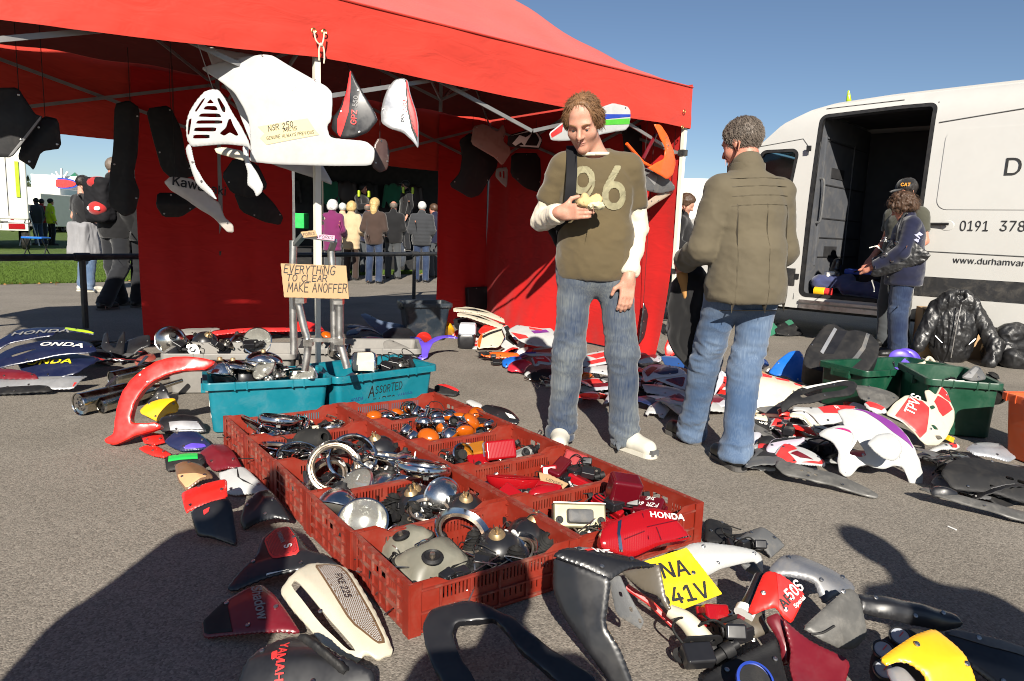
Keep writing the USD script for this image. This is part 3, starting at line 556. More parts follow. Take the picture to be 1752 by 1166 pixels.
def tub(name,label,cat_,a,b,W,H,m,taper=.03,rim=.022,r=.03,group=None,z0=0.,rimh=.035,dip=0.,ribs=True):
    'open plastic box; a, b: the rim corners of its near long side on the ground plan'
    a,b=np.asarray(a,float)[:2],np.asarray(b,float)[:2];L=np.linalg.norm(b-a);x=(b-a)/L;y=np.array([-x[1],x[0]]);c=(a+b)/2+y*W/2
    R=np.eye(3);R[:2,0],R[:2,1]=x,y;M=np.eye(4);M[:3,:3]=R;M[:3,3]=(*c,z0)
    t=thing(name,label,cat_,(*c,z0),0.,group);L2,W2=L-2*rim,W-2*rim;lo,hi=(L2-2*taper,W2-2*taper),(L2,W2)
    s=loft([rring(*lo,r,.006),rring(lo[0]+.01,lo[1]+.01,r,.012),rring(*hi,r,H),rring(hi[0]-.008,hi[1]-.008,r,H),rring(lo[0]-.008,lo[1]-.008,r,.014)],True,True)
    obj('shell',s.apply_transform(M),m,t,smooth=35)
    rm_=loft([rring(L2-.006,W2-.006,r,H+.001),rring(L-.006,W-.006,r+.01,H+.003),rring(L,W,r+.012,H-.004),rring(L,W,r+.012,H-rimh),rring(L-.008,W-.008,r+.01,H-rimh),rring(L-.01,W-.01,r+.01,H-.006),rring(L2,W2,r,H-.006)])
    obj('rim',rm_.apply_transform(M),m,t,smooth=35)
    if ribs:
        for sx in(-1,1):
            hh=cat(bx((sx*(L/2-.004),0,H-.045),(.022,.15,.05)),bx((sx*(L/2+.004),0,H-.055),(.006,.11,.03)))
            obj('handle',hh.apply_transform(M),m,t)
        fr=[]
        for k in(-.22,.22):fr+=[bx((k*L+dx,-W/2+.001,H-rimh/2),(.008,.008,rimh+.01))for dx in(-.03,.03)]
        [obj('rim_rib',g_.apply_transform(M),m,t)for g_ in fr]
    return t,M,L,W
TEAL=mat('teal_plastic',(.004,.15,.2),.42,var=.1,dirt=.22,dcol=(.16,.24,.26),sc=8.);GREYB=mat('grey_box_plastic',(.19,.18,.165),.6,var=.14,dirt=.35,dcol=(.3,.28,.25));DGREEN=mat('dark_green_plastic',(.005,.05,.026),.4,var=.12,dirt=.25,dcol=(.1,.14,.1));ORB=mat('orange_plastic',(.55,.09,.02),.5,var=.12,dirt=.25);BBLUE=mat('blue_black_plastic',(.012,.02,.03),.4,dirt=.2)
t1,M1,L1,W1=tub('plastic_box','teal plastic box heaped with chrome lamps, left of the pair','box',G(346,662,.27),G(570,651,.27),.4,.28,TEAL,group='teal boxes behind the red crates')
t2,M2,L2,W2=tub('plastic_box','teal plastic box with ASSORTED written on its front','box',G(574,651,.27),G(751,628,.27),.46,.28,TEAL,group='teal boxes behind the red crates')
def on_box(t,M,L,W,H,txt,x,z,h,m,hand=True,wd=None,taper=.03,rim=.022,ang=0.,name='lettering',face=-1):
    tm=hand_text(txt,h)if hand else meshkit.text_mesh(txt,h,.0006,True)
    if wd:tm.vertices=np.asarray(tm.vertices)*(wd/tm.bounds[1][0],1,1)
    tl=math.atan2(taper,H-.01);R1=trimesh.transformations.rotation_matrix(math.pi/2+tl,[1,0,0]);tm.apply_transform(trimesh.transformations.rotation_matrix(ang,[0,0,1]));tm.apply_transform(R1)
    tm.apply_translation((x,-(W/2-rim)+taper*(H-z)/(H-.012)-.0025,z));obj(name,tm.apply_transform(M),m,t)
for tx,x_,z_,h_,m_,w_ in(('A',-.125,.135,.07,INKB,.04),('SSORTED',-.08,.15,.045,INKB,.19),('PARTS',-.09,.075,.045,INKB,.15),('YAMAHA',.08,.1,.028,INKBLUE,.11),('HONDA',-.24,.12,.022,INKBLUE,.08),('SUZUKI',-.24,.085,.022,INKBLUE,.09)):on_box(t2,M2,L2,W2,.28,tx,x_,z_,h_,m_,wd=w_,ang=.04)
# white stencil label on the end of the left teal box
e_=cat(*[bx((-(L1/2-.022)+.03*(.28-z)/.27-.003,-.09+.012*k,z),(.002,.008,.05))for z in(.1,.16)for k in range(4)if(k+int(z*100))%3])
obj('label',e_.apply_transform(M1),PWHITE,t1)
tub('plastic_box','shallow grey plastic tray, left, holding tarnished headlamps','box',G(272,612,.25),G(505,612,.25),.5,.27,GREYB,taper=.035,group='grey trays behind the teal boxes')
tub('plastic_box','shallow grey plastic tray, right, behind the silver fork frame','box',G(500,602,.25),G(722,603,.25),.48,.27,GREYB,taper=.035,group='grey trays behind the teal boxes')
tub('plastic_box','dark green plastic crate holding a purple disc','box',G(1482,650,.25),G(1640,640,.25),.42,.3,DGREEN,taper=.012,group='dark green boxes by the van')
tub('plastic_box','dark green plastic crate with a white label on its rim','box',G(1585,652,.33),G(1722,662,.33),.6,.34,DGREEN,taper=.018,group='dark green boxes by the van')
tub('plastic_box','orange plastic crate cut by the right edge of the picture','box',G(1708,676,.33),G(1790,700,.33),.4,.35,ORB)
tub('plastic_tub','large dark blue open tub inside the gazebo by the back opening','tub',G(690,524,.36),G(776,524,.36),.4,.38,BBLUE,taper=.05)
# ================================================================ lamps and bits in the crates
def euler(rx,ry,rz):
    d=math.radians;return trimesh.transformations.euler_matrix(d(rx),d(ry),d(rz),'sxyz')[:3,:3]
MASTERS={}
def master(name,cat_):
    'a thing modelled about its own origin; its first use moves it, later uses copy it'
    t=thing(name,'x',cat_,(0,0,0),.0001);MASTERS[len(MASTERS)]=[t,0];return t
def put(t,loc,rot=(0,0,0),label=None,group=None,scale=1.):
    R=euler(*rot)if not isinstance(rot,np.ndarray)else rot;k=[m for m in MASTERS.values()if m[0]==t][0]
    if k[1]==0:setm(t,loc,R*scale);tag(t,label,None,group);k[1]=1;return t
    k[1]+=1
    return dup(t,loc,label=label,group=group,rot=R*scale)
def arc(r0,z0,r1,z1,n=6,bulge=.3):
    t=np.linspace(0,1,n);b=np.sin(t*math.pi)*bulge*math.hypot(r1-r0,z1-z0);d=unit((r1-r0,z1-z0));return[(r0+(r1-r0)*x-d[1]*y*-1,z0+(z1-z0)*x-d[0]*y)for x,y in zip(t,b)]
RUSTY=mat('rusty_chrome',(.5,.42,.33),.34,metal=.9,var=.3,dirt=.7,dcol=(.16,.07,.03),sc=16.);OLIVE=mat('olive_grey_plastic',(.15,.145,.115),.5,var=.14,dirt=.3,sc=12.);BONE=mat('bone_plastic',(.55,.5,.38),.5,var=.15,dirt=.4);BROWN=mat('cardboard',(.37,.24,.125),.85,var=.08,dirt=.1,dcol=(.38,.24,.12));LBLACK=BLACK
def bracket(a,w=.018,h=.03):return cat(bx((a,0,h*.4),(.003,w,h)),lathe([(0,-.002),(w*.5,-.002),(w*.5,.002),(0,.002)],10,frame((1,0,0)),(a,0,h*.9)))
# chrome headlight rim, deep and flat kinds
rimd=master('chrome_lamp_ring','headlight rim')
obj('ring',lathe([(.084,.0),(.092,.004),(.099,.014),(.1,.026),(.097,.036),(.09,.04),(.086,.038),(.091,.034),(.094,.026),(.093,.014),(.086,.006),(.084,.0)],48),CHROME,rimd,smooth=40)
obj('clip',cat(*[bracket(.093).apply_transform(trimesh.transformations.rotation_matrix(a,[0,0,1]))for a in(.4,2.6,4.6)]),STEEL,rimd)
rimf=master('chrome_hoop','headlight rim')
obj('ring',lathe([(.078,.0),(.088,.001),(.097,.006),(.101,.014),(.099,.018),(.094,.013),(.086,.006),(.078,.0)],48),CHROME,rimf,smooth=40)
obj('inner_ring',lathe([(.072,.004),(.08,.002),(.083,.008),(.078,.014),(.072,.004)],40),RUSTY,rimf,smooth=40);obj('tab',bracket(.088,.02,.034),PWHITE,rimf)
# bare headlamp: glass front or seen from behind
bow=[(.018,-.075),(.03,-.072),(.05,-.06),(.07,-.04),(.083,-.018),(.088,0),(.093,.002),(.093,.006),(.086,.008)]
lam=master('headlamp_unit','headlamp')
obj('reflector',lathe(bow+[(.082,.004),(.078,-.016),(.064,-.038),(.044,-.055),(.012,-.066),(0,-.066)],40),mat('reflector_silver',(.68,.68,.66),.2,metal=1.,var=.06,dirt=.2),lam,smooth=50)
obj('lens',lathe([(.086,.004),(.075,.012),(.05,.019),(.025,.0225),(0,.0235)],40),usdkit.material(stage,'/World/Looks/headlamp_glass',{'tc':('texture_coordinate',{}),'w':('wave_texture',{'scale':14.,'bands_direction':'x'}),'bp':('bump',{'strength':.35,'distance':.004}),'f':('fresnel',{'IOR':1.5}),'t':('transparent_bsdf',{'color':(.9,.92,.9)}),'g':('glossy_bsdf',{'roughness':.08,'color':(1,1,1)}),'d':('diffuse_bsdf',{'color':(.6,.58,.52)}),'x':('mix_closure',{}),'y':('mix_closure',{'fac':.22})},[('tc.object','w.vector'),('w.fac','bp.height'),('bp.normal','g.normal'),('bp.normal','f.normal'),('f.fac','x.fac'),('t.BSDF','x.closure1'),('g.BSDF','x.closure2'),('x.closure','y.closure1'),('d.BSDF','y.closure2')],surface='y.closure'),lam,smooth=50)
obj('bulb_holder',lathe([(0,-.1),(.012,-.1),(.014,-.085),(.022,-.083),(.024,-.07),(0,-.07)],20),BLACK,lam,smooth=30)
# black headlight bucket, with the socket up
buc=master('headlight_bucket','headlight shell')
obj('shell',lathe([(0,.07),(.03,.068),(.055,.056),(.075,.035),(.085,.008),(.09,0),(.083,0),(.078,.006),(.07,.03),(.05,.05),(0,.062)],36),BLACKG,buc,smooth=50)
s_=obj('socket',lathe([(0,.1),(.006,.1),(.007,.085),(.02,.084),(.026,.076),(.03,.067),(0,.066)],20),mat('brass_dull',(.45,.32,.17),.45,metal=.8,dirt=.4),buc,smooth=30)
obj('terminal',cat(*[bx((.012*math.cos(a),.012*math.sin(a),.095),(.002,.007,.02))for a in(0,2.1,4.2)]),STEEL,s_)
[obj('lug',bx((.088*math.cos(a),.088*math.sin(a),.012),(.022,.022,.018),trimesh.transformations.rotation_matrix(a,[0,0,1])[:3,:3]),BLACK,buc)for a in(0,1.57,3.14,4.7)]
# square olive lamp back
def sqback(w,d,h,r=.03):
    return loft([rring(w,d,r,0),rring(w,d,r,.008),rring(w-.012,d-.012,r,.012),rring(w-.03,d-.03,r,.03),rring(w-.08,d-.06,r*.8,h-.006),rring(w-.11,d-.09,r*.6,h)],True,True)
sqb=master('square_lamp_unit','headlight back')
obj('shell',sqback(.19,.14,.05),OLIVE,sqb,smooth=35);k_=obj('adjuster',lathe([(.014,.04),(.03,.05),(.032,.056),(.024,.062),(.02,.058),(.0,.056)],20,None,(-.02,-.035,0)),BLACK,sqb,smooth=30)
obj('screw',lathe([(0,.07),(.008,.068),(.009,.05)],10,None,(-.02,-.035,0)),RUSTY,k_);obj('wire_clip',tube(curve([(-.03,.03,.05),(-.045,.02,.07),(-.02,.012,.08),(.0,.02,.07),(-.01,.04,.055),(-.03,.03,.05)],24),.0022,6),CHROME,sqb);obj('gasket',loft([rring(.2,.15,.035,-.004),rring(.204,.154,.035,.003),rring(.196,.146,.033,.009),rring(.19,.14,.03,.006)]),RUBBER,sqb)
# turn indicator
ind=master('turn_indicator','indicator')
ell_=lambda m,sx,sy,sz=1:trimesh.Trimesh(np.asarray(m.vertices)*(sx,sy,sz),m.faces,process=False)
obj('lens',ell_(lathe([(.036,.0),(.036,.004),(.032,.014),(.022,.021),(.01,.024),(0,.0245)],28),1.15,.92),ALENS,ind,smooth=50)
obj('body',ell_(lathe([(.038,.002),(.038,-.004),(.034,-.016),(.026,-.028),(.014,-.036),(0,-.038)],28),1.15,.92),CHROME,ind,smooth=50)
st_=obj('stem',tube([(0,-.02,-.02),(0,-.06,-.024),(0,-.085,-.026)],[.008,.008,.007],10),CHROME,ind,smooth=40);obj('nut',lathe([(.012,-.004),(.013,0),(.012,.004)],6,frame((0,1,0)),(0,-.075,-.025)),STEEL,st_)
obj('wire',tube(curve([(0,-.085,-.026),(.01,-.12,-.015),(.05,-.14,.01),(.08,-.11,.02)],16),.002,5),RUBBER,ind)
# small chrome bullet body without its lens
bul=master('chrome_indicator_shell','indicator shell')
obj('body',lathe([(.0,-.03),(.012,-.029),(.022,-.02),(.026,.0),(.027,.022),(.024,.024),(.022,.0),(0,-.01)],22),CHROME,bul,smooth=45);obj('stem',tube([(.02,0,-.01),(.06,0,-.014)],.007,8),CHROME,bul,smooth=40);obj('plug',lathe([(0,.02),(.012,.02),(.014,-.01)],12),RUBBER,bul)
# small hard bits: bellows boots, bent brackets, connectors, sockets
jm=[]
t=master('rubber_boot','rubber boot');zz=np.linspace(0,1,15);pf=[(0,0)]+[(.034-.018*x+.0045*math.cos(i*math.pi),.062*x)for i,x in enumerate(zz)]+[(.011,.07),(.008,.07),(.007,.05),(0,.05)]
obj('body',lathe([(max(r_,0),h_-.03)for r_,h_ in pf],22),RUBBER,t,smooth=35);obj('cuff',lathe([(.03,-.036),(.037,-.034),(.037,-.024),(.03,-.022)],22),RUBBER,t,smooth=35);jm.append(t)
def plateh(L,W,th,R,c,holes=()):
    p=LineString([(-L/2+W/2,0),(L/2-W/2,0)]).buffer(W/2,quad_segs=5)
    for x,r_ in holes:p=p.difference(Point(x,0).buffer(r_,quad_segs=4))
    m=trimesh.creation.extrude_polygon(p,th,engine='earcut');m.vertices=np.asarray(m.vertices)@np.asarray(R).T+c;return m
t=master('lamp_bracket','bracket');obj('arm',plateh(.1,.026,.003,np.eye(3),V(0,0,0),((-.036,.006),(.0,.004),(.034,.006))),BLACK,t);obj('arm',plateh(.07,.024,.003,euler(80,0,0),V(.0,.013,.02),((-.02,.005),(.018,.005))),BLACK,t)
obj('housing',rbox((.05,.036,.026),.005).apply_translation((-.015,-.01,.018)),BLACKG,t,smooth=35);obj('spigot',lathe([(0,-.02),(.009,-.02),(.009,.0),(.013,.001),(.013,.018),(.007,.019),(.007,.03),(0,.03)],14,euler(0,70,20),V(.03,-.008,.016)),BLACK,t,smooth=30);obj('lead',tube(curve([(-.03,0,.02),(-.05,.03,.035),(-.02,.055,.02),(.03,.05,.004)],16),.0022,5),RUBBER,t);jm.append(t)
t=master('cable_connector','connector');obj('body',rbox((.034,.02,.014),.003),BONE,t,smooth=35);obj('latch',bx((.002,0,.0085),(.018,.008,.004)),BONE,t);obj('pin',bx((.021,0,0),(.012,.012,.003)),STEEL,t)
for k in range(2):obj('lead',tube(curve([(-.016,-.004+.008*k,0),(-.04,-.01+.03*k,.012),(-.07,.02-.05*k,.004),(-.09,.01,.01)],14),.0022,5),(RUBBER,RUSTY)[k],t)
jm.append(t)
t=master('bulb_socket','bulb socket');obj('body',lathe([(0,-.02),(.012,-.02),(.013,-.006),(.026,-.004),(.027,0),(.014,.002),(.014,.016),(.01,.017),(.009,.004),(0,.004)],20),STEEL,t,smooth=30);obj('flange',plateh(.075,.022,.002,np.eye(3),V(0,0,-.004),((-.028,.004),(.028,.004))),RUSTY,t);obj('lead',tube(curve([(0,0,-.02),(.01,.02,-.03),(.04,.03,-.02),(.06,.01,0)],14),.0022,5),RUBBER,t);jm.append(t)
# tail light: block with red lens
tl=master('tail_light','tail light')
obj('lens',rbox((.12,.075,.05),.01).apply_translation((0,0,.03)),RLENS,tl,smooth=40);obj('chrome_edge',loft([rring(.124,.079,.012,.0),rring(.128,.083,.014,.004),rring(.126,.081,.013,.009),rring(.12,.075,.01,.01)]),CHROME,tl);obj('housing',loft([rring(.118,.074,.01,.003),rring(.11,.066,.01,-.02),rring(.07,.04,.01,-.03)],False,True),BLACK,tl,smooth=30)
tlo=master('amber_tail_light','tail light');obj('lens',rbox((.11,.08,.04),.01).apply_translation((0,0,.02)),lens('brown_amber_lens',(.4,.14,.01)),tlo,smooth=40);obj('housing',rbox((.114,.084,.02),.005).apply_translation((0,0,-.006)),MAROON,tlo,smooth=40)
# ---- hand-placed pieces, by crate
GP=lambda px,py,z:G(px,py,z)
def many(t,spots,label,group):
    W_=['second','third','fourth','fifth','sixth','seventh','eighth','ninth'];o_=sorted(range(len(spots)),key=lambda i:spots[i][0]);n_=len(spots)
    for i,(px,py,z,rx,ry,rz,sc)in enumerate(spots):k=o_.index(i);put(t,GP(px,py,z),(rx,ry,rz),label+('' if n_==1 else ', leftmost' if k==0 else ', rightmost' if k==n_-1 else f', {W_[k-1]} from left'),group,sc)
put(sqb,GP(738,962,.1),(14,-8,38),'olive square headlight back with round adjuster in the front corner crate','olive headlight backs in the front crate',1.05)
put(sqb,GP(693,930,.085),(-6,-16,40),'olive headlight back half under its neighbour at the crate wall','olive headlight backs in the front crate',.9)
put(rimf,GP(790,915,.125),(24,20,10),'oval chrome bezel with rusty insides beside the black twin lamp shells',None,1.0)
put(buc,GP(852,942,.068),(14,-10,20),'glossy black lamp shell with brass socket, left of the twin pair','twin black lamp shells',.95)
put(buc,GP(905,920,.068),(10,12,60),'glossy black lamp shell with brass socket, right of the twin pair','twin black lamp shells',.95)
many(jm[1],[(790,985,.07,10,0,40,1.1),(930,905,.1,0,30,80,1.1),(765,955,.06,0,0,110,1.2),(830,965,.08,20,10,0,1.),(700,968,.06,0,20,60,1.)],'black lamp bracket among the headlight backs in the front crate','black lamp brackets in the front crate')
many(jm[0],[(880,960,.07,0,10,50,1.2),(935,930,.08,40,0,20,1.2),(810,930,.07,0,0,0,1.1)],'black rubber boot among the headlight backs in the front crate','rubber boots in the front crate')
put(lam,GP(578,868,.11),(150,22,20),'bare headlamp turned over, its domed silver back and socket showing',None,.9)
put(lam,GP(621,892,.115),(38,12,-5),'round headlamp with clear fluted glass facing up, at the crate edge',None,.95)
put(lam,GP(757,852,.11),(-100,20,30),'headlamp lying on its side, dull cream dome upward, by the crate corner',None,.85)
put(rimf,GP(735,875,.1),(10,-5,40),'chrome rim with a lamp inside, under the cream dome',None,.9)
many(jm[0],[(668,868,.08,0,20,30,1.3),(700,880,.075,30,0,80,1.3),(690,858,.07,10,10,150,1.3),(664,893,.05,0,0,0,1.2)],'black rubber boot between the headlamps in the second crate','rubber boots between the headlamps')
many(jm[3],[(715,862,.1,60,0,20,.9),(775,880,.09,0,40,60,1.),(720,893,.07,0,0,100,.9),(745,893,.06,30,0,10,.9),(795,872,.08,10,50,10,.9)],'steel bulb socket beside the headlamps in the second crate','bulb sockets beside the headlamps')
put(rimd,GP(722,812,.165),(-8,10,20),'wide chrome headlight rim resting on the corner of its crate',None,1.12)
put(rimd,GP(602,787,.16),(52,-18,30),'chrome rim propped on edge at the front of the chrome heap',None,1.05)
put(rimf,GP(572,800,.15),(60,-20,25),'thin chrome hoop standing behind the propped rim',None,1.08)
put(rimf,GP(668,786,.165),(-14,6,0),'flat chrome rim with a white tab, on top of the heap',None,1.12)
put(buc,GP(648,772,.14),(10,-14,0),'lamp shell with a steel boss at the back of the chrome heap',None,.9)
many(rimf,[(560,822,.09,30,-40,20,1.),(640,808,.12,20,-20,60,.95),(625,798,.13,34,10,100,.95),(655,825,.08,-10,0,0,1.)],'tarnished chrome rim buried in the big chrome heap','rims buried in the chrome heap')
many(lam,[(604,836,.095,20,-38,10,1.05),(662,838,.07,170,10,0,.95),(690,800,.1,160,20,40,.85)],'dusty headlamp buried in the big chrome heap','headlamps buried in the chrome heap')
many(jm[0],[(690,818,.1,0,20,30,1.3),(645,822,.1,30,20,80,1.3),(520,812,.06,10,10,150,1.2),(590,812,.08,0,0,0,1.2),(700,832,.07,0,0,70,1.3)],'black rubber boot among the chrome heap','rubber boots in the chrome heap')
many(jm[3],[(632,800,.14,60,0,20,1.),(660,805,.13,0,40,60,1.)],'steel bulb socket on the chrome heap','bulb sockets on the chrome heap')
put(rimf,GP(482,770,.105),(-10,8,0),'tarnished chrome rim at the left end of the boots crate',None,1.);put(rimd,GP(510,793,.085),(26,0,30),'chrome rim half hidden by its crate wall, with a socket in it',None,1.05)
put(jm[0],GP(540,757,.13),(60,10,40),'large black rubber boot standing at the back of its crate',None,2.2)
many(jm[1],[(560,775,.08,10,0,40,1.2),(500,768,.07,0,30,80,1.2),(590,768,.07,0,0,110,1.2),(545,785,.06,20,10,0,1.)],'black lamp bracket among boots and rims in the fourth crate','black lamp brackets in the fourth crate')
put(rimd,GP(478,727,.15),(-8,10,20),'thick chrome rim with brown rust inside, on top in the farthest left crate',None,1.05);put(rimf,GP(440,735,.11),(-30,30,0),'chrome hoop leaning on the crate wall under the thick rim',None,1.)
many(jm[3],[(460,742,.09,60,0,20,1.),(490,745,.08,0,40,60,1.),(515,735,.09,20,0,90,1.),(560,728,.08,20,0,30,1.)],'steel bulb socket in the farthest left crate','bulb sockets in the farthest left crate')
many(jm[2],[(540,732,.08,20,0,20,1.),(575,722,.08,0,30,80,1.1),(590,734,.07,0,0,30,1.),(530,722,.09,30,20,0,.9)],'pale connector with a black lead in the farthest left crate','connectors in the farthest left crate')
many(jm[0],[(505,728,.08,20,0,20,1.2),(470,748,.06,0,30,80,1.1)],'black rubber boot in the farthest left crate','rubber boots in the farthest left crate')
put(ind,GP(733,748,.125),(42,12,-15),'indicator with a big round amber lens facing the front, lowest in its heap',None,1.3)
put(ind,GP(806,722,.14),(30,40,30),'amber indicator standing on edge against another at the crate wall',None,1.3);put(ind,GP(815,708,.13),(20,-10,70),'brightest amber indicator, at the far right of the heap',None,1.2)
many(ind,[(796,738,.125,120,20,30,1.15),(770,745,.11,150,-20,60,1.2),(725,725,.13,-140,10,0,1.1),(785,715,.13,20,10,150,1.1),(745,715,.12,130,10,200,1.1),(700,742,.09,60,0,120,1.),(770,712,.13,160,0,20,1.),(830,735,.1,120,40,20,1.),(755,733,.12,100,0,300,1.),(810,744,.08,-30,20,90,1.)],'chrome and amber indicator in the amber heap','indicators in the amber heap')
many(ind,[(640,712,.1,30,0,20,1.),(680,708,.11,20,20,80,1.1),(660,715,.08,130,0,200,1.),(700,700,.1,150,20,0,1.)],'amber indicator in the farthest right crate','indicators in the farthest right crate')
many(bul,[(703,698,.14,60,40,20,1.),(712,706,.14,0,60,80,1.1),(722,712,.13,20,80,140,1.),(668,716,.11,100,0,0,1.),(692,716,.11,80,0,60,1.)],'chrome indicator shell tangled in wiring in the farthest right crate','chrome shells in the farthest right crate')
many(bul,[(750,722,.15,0,90,20,1.1),(694,737,.11,30,60,100,1.),(835,727,.13,0,90,60,1.),(775,722,.14,60,20,10,1.),(822,742,.1,40,0,10,1.),(705,748,.09,0,60,60,1.),(760,750,.08,90,0,60,1.),(788,728,.13,20,100,0,1.)],'chrome indicator shell in the amber heap','chrome shells in the amber heap')
many(jm[1],[(705,725,.1,10,0,40,1.1),(745,728,.1,0,30,80,1.1),(780,740,.08,0,0,110,1.1),(825,728,.1,20,10,0,1.1)],'black lamp bracket in the amber heap','black brackets in the amber heap')
wl=[tube(curve([GP(px,py,z)for px,py,z in w],30),.0028,5)for w in([(683,705,.1),(690,690,.16),(706,688,.17),(716,700,.13)],[(727,722,.12),(735,705,.16),(750,700,.17),(762,708,.14)],[(700,716,.1),(690,700,.15),(697,690,.16),(704,706,.13)],[(750,704,.14),(770,705,.17),(780,715,.14)],[(640,706,.1),(655,700,.13),(672,706,.1)])]
tag(obj('wiring',cat(*wl),RUBBER),'tangled black indicator wiring over the farthest right crate','wiring',None,'stuff')
put(tl,GP(853,772,.13),(66,-4,14),'square red tail light standing upright against the crate wall',None,1.15);put(tlo,GP(812,778,.1),(20,-8,20),'brown amber tail light lying next to the square red one',None,1.05)
put(bul,GP(786,780,.11),(60,20,20),'large chrome lamp shell at the left end of the square tail light crate',None,1.9);put(tl,GP(816,796,.07),(30,0,20),'bright red reflector strip under the brown amber tail light',None,.8)
GREYM=matte('grey_metal_dull',(.2,.2,.19))
t=thing('oblong_socket_unit','grey oblong lamp base leaning across the square tail light crate','lamp base',GP(890,785,.08));R_=euler(50,-10,40);q_=GP(888,782,.1)
lb=sqback(.15,.06,.02,.02);lb.vertices=lb.vertices@R_.T+q_;obj('plate',lb,GREYM,t,smooth=30);obj('socket',lathe([(.0,.01),(.016,.012),(.02,.03),(.014,.032),(0,.016)],16,R_,q_+R_@V(.02,0,.01)),BLACK,t,smooth=30)
many(jm[1],[(905,775,.1,10,0,40,1.),(770,790,.07,0,30,80,1.),(850,795,.06,0,30,80,1.)],'black lamp bracket in the square tail light crate','black brackets in the square tail light crate')
# loose small bits covering the crate floors
for c_ in range(2):
    for r_ in range(5):
        for kk,(mm,nm)in enumerate(((BLACK,'dark plastic scraps and wires'),(STEEL,'small steel screws and clips'))):
            ms=[]
            for k in range(125 if kk==0 else 85):
                q=cpt(c_,r_,nrg.uniform(.25,5.75),nrg.uniform(.25,3.75),nrg.uniform(.012,.095 if r_<4 else .075));R_=euler(*nrg.uniform(0,180,3));u_=nrg.random()
                if u_<.5:ms.append(bx(q,nrg.uniform(.008,.062,3)*V(1,.5,.3),R_))
                elif u_<.8:rr=nrg.uniform(.004,.02);ms.append(lathe([(0,0),(rr,.001),(rr*.8,.02),(0,.022)],9,R_,q))
                else:ms.append(tube(curve([q,q+nrg.normal(0,.04,3)*V(1,1,.2)+V(0,0,.02),q+nrg.normal(0,.06,3)*V(1,1,.1)+V(0,0,.012)],9),.0022,5))
            tag(obj('lamp_scraps',cat(*ms),mm),f'{nm} over the floor of the {"left" if c_ == 0 else "right"} crate, row {["one", "two", "three", "four", "five"][r_]} from the front','scraps',None,'stuff')
for c_,r_,t,n_,lb in((0,0,rimf,2,'bent chrome hoop deep in the front corner crate'),(0,1,buc,3,'dull lamp shell among the headlamps of the second crate'),(0,2,rimd,5,'dull chrome rim under the chrome heap'),(0,3,rimf,5,'dull chrome hoop under the boots of the fourth crate'),(0,4,rimd,4,'dull chrome rim under the thick one in the farthest left crate'),(1,4,bul,7,'chrome shell under the wiring of the farthest right crate'),(1,3,bul,8,'chrome shell at the bottom of the amber heap'),(1,2,bul,5,'chrome shell around the square tail light'),(1,1,tl,4,'dark tail light lens under the boat-shaped lens'),(1,0,tl,4,'dark tail light lens under the oblong lamp back'),(0,0,jm[1],7,'black bracket deep in the front corner crate'),(0,1,jm[1],6,'black bracket deep in the headlamp crate'),(0,2,jm[1],6,'black bracket deep in the chrome heap crate'),(0,1,jm[3],6,'steel socket deep in the headlamp crate'),(0,0,jm[3],5,'steel socket deep in the front corner crate'),(1,1,jm[1],5,'black bracket deep in the boat lens crate'),(1,2,jm[3],6,'steel socket deep in the square tail light crate'),(1,3,jm[3],7,'steel socket deep in the amber heap crate')):
    sp_=[]
    for k in range(n_):q=cpt(c_,r_,nrg.uniform(.8,5.2),nrg.uniform(.8,3.2),nrg.uniform(.05,.085));d_=q-CAM;sp_.append((q,d_@_R/(d_@_F),nrg.uniform(-35,35,3)*V(1,1,5)))
    sp_.sort(key=lambda a:a[1])
    for k,(q,_,e_)in enumerate(sp_):put(t,q,tuple(e_),lb+(', leftmost' if k==0 else ', rightmost' if k==n_-1 else f", {['second', 'third', 'fourth', 'fifth', 'sixth', 'seventh'][k-1]} from left"),None,.9)
# boat-shaped lens and card
def scaled(m,c,s,R):v=(np.asarray(m.vertices)*np.asarray(s))@R.T+c;return trimesh.Trimesh(v,m.faces,process=False)
half=trimesh.creation.icosphere(subdivisions=4);hv=np.array(half.vertices);hv[:,2]=np.where(hv[:,2]>0,hv[:,2]*.18,hv[:,2]);half=trimesh.Trimesh(hv,half.faces,process=False)
t=thing('boat_lens','glossy red boat-shaped tail lens lying in a crate','tail light lens',GP(880,826,.08));obj('lens',scaled(half,GP(880,818,.13),(.115,.05,.062),euler(-14,4,6)),RLENS,t,smooth=True);obj('flange',scaled(half,GP(880,816,.136),(.118,.053,.012),euler(-14,4,6)),RLENS,t,smooth=True)
t=thing('boat_lens','second red curved lens, half hidden at the front of its crate','tail light lens',GP(932,850,.06));obj('lens',scaled(half,GP(935,846,.1),(.08,.035,.04),euler(150,4,26)),RLENS,t,smooth=True);obj('flange',scaled(half,GP(935,848,.09),(.083,.037,.008),euler(150,4,26)),RLENS,t,smooth=True)
def card(label,pix,z,n,texts=(),m=BROWN,name='cardboard_tag',th=.003,cat_='sign',**k):
    p=Panel(pix,z,n,bulge=k.get('bulge',.002),rim=.004,th=th,round_=0);t=thing(name,label,cat_,p.lift([p.c])[0]);obj('board',p.mesh(),m,t)
    for(tx,pq,h,a,mm)in texts:obj('lettering',p.text(tx,pq,h,a if not isinstance(a,tuple)else 0.,hand=True,up=.0015,end=a if isinstance(a,tuple)else None),mm,t)
    return t
card('brown card with small handwriting between the red lenses',[(922,808),(940,812),(973,828),(962,838),(936,832),(925,826)],GP(945,822,.13),(.1,-.5,.85),[('LENSES',(934,822),.012,(962,833),INKB)])
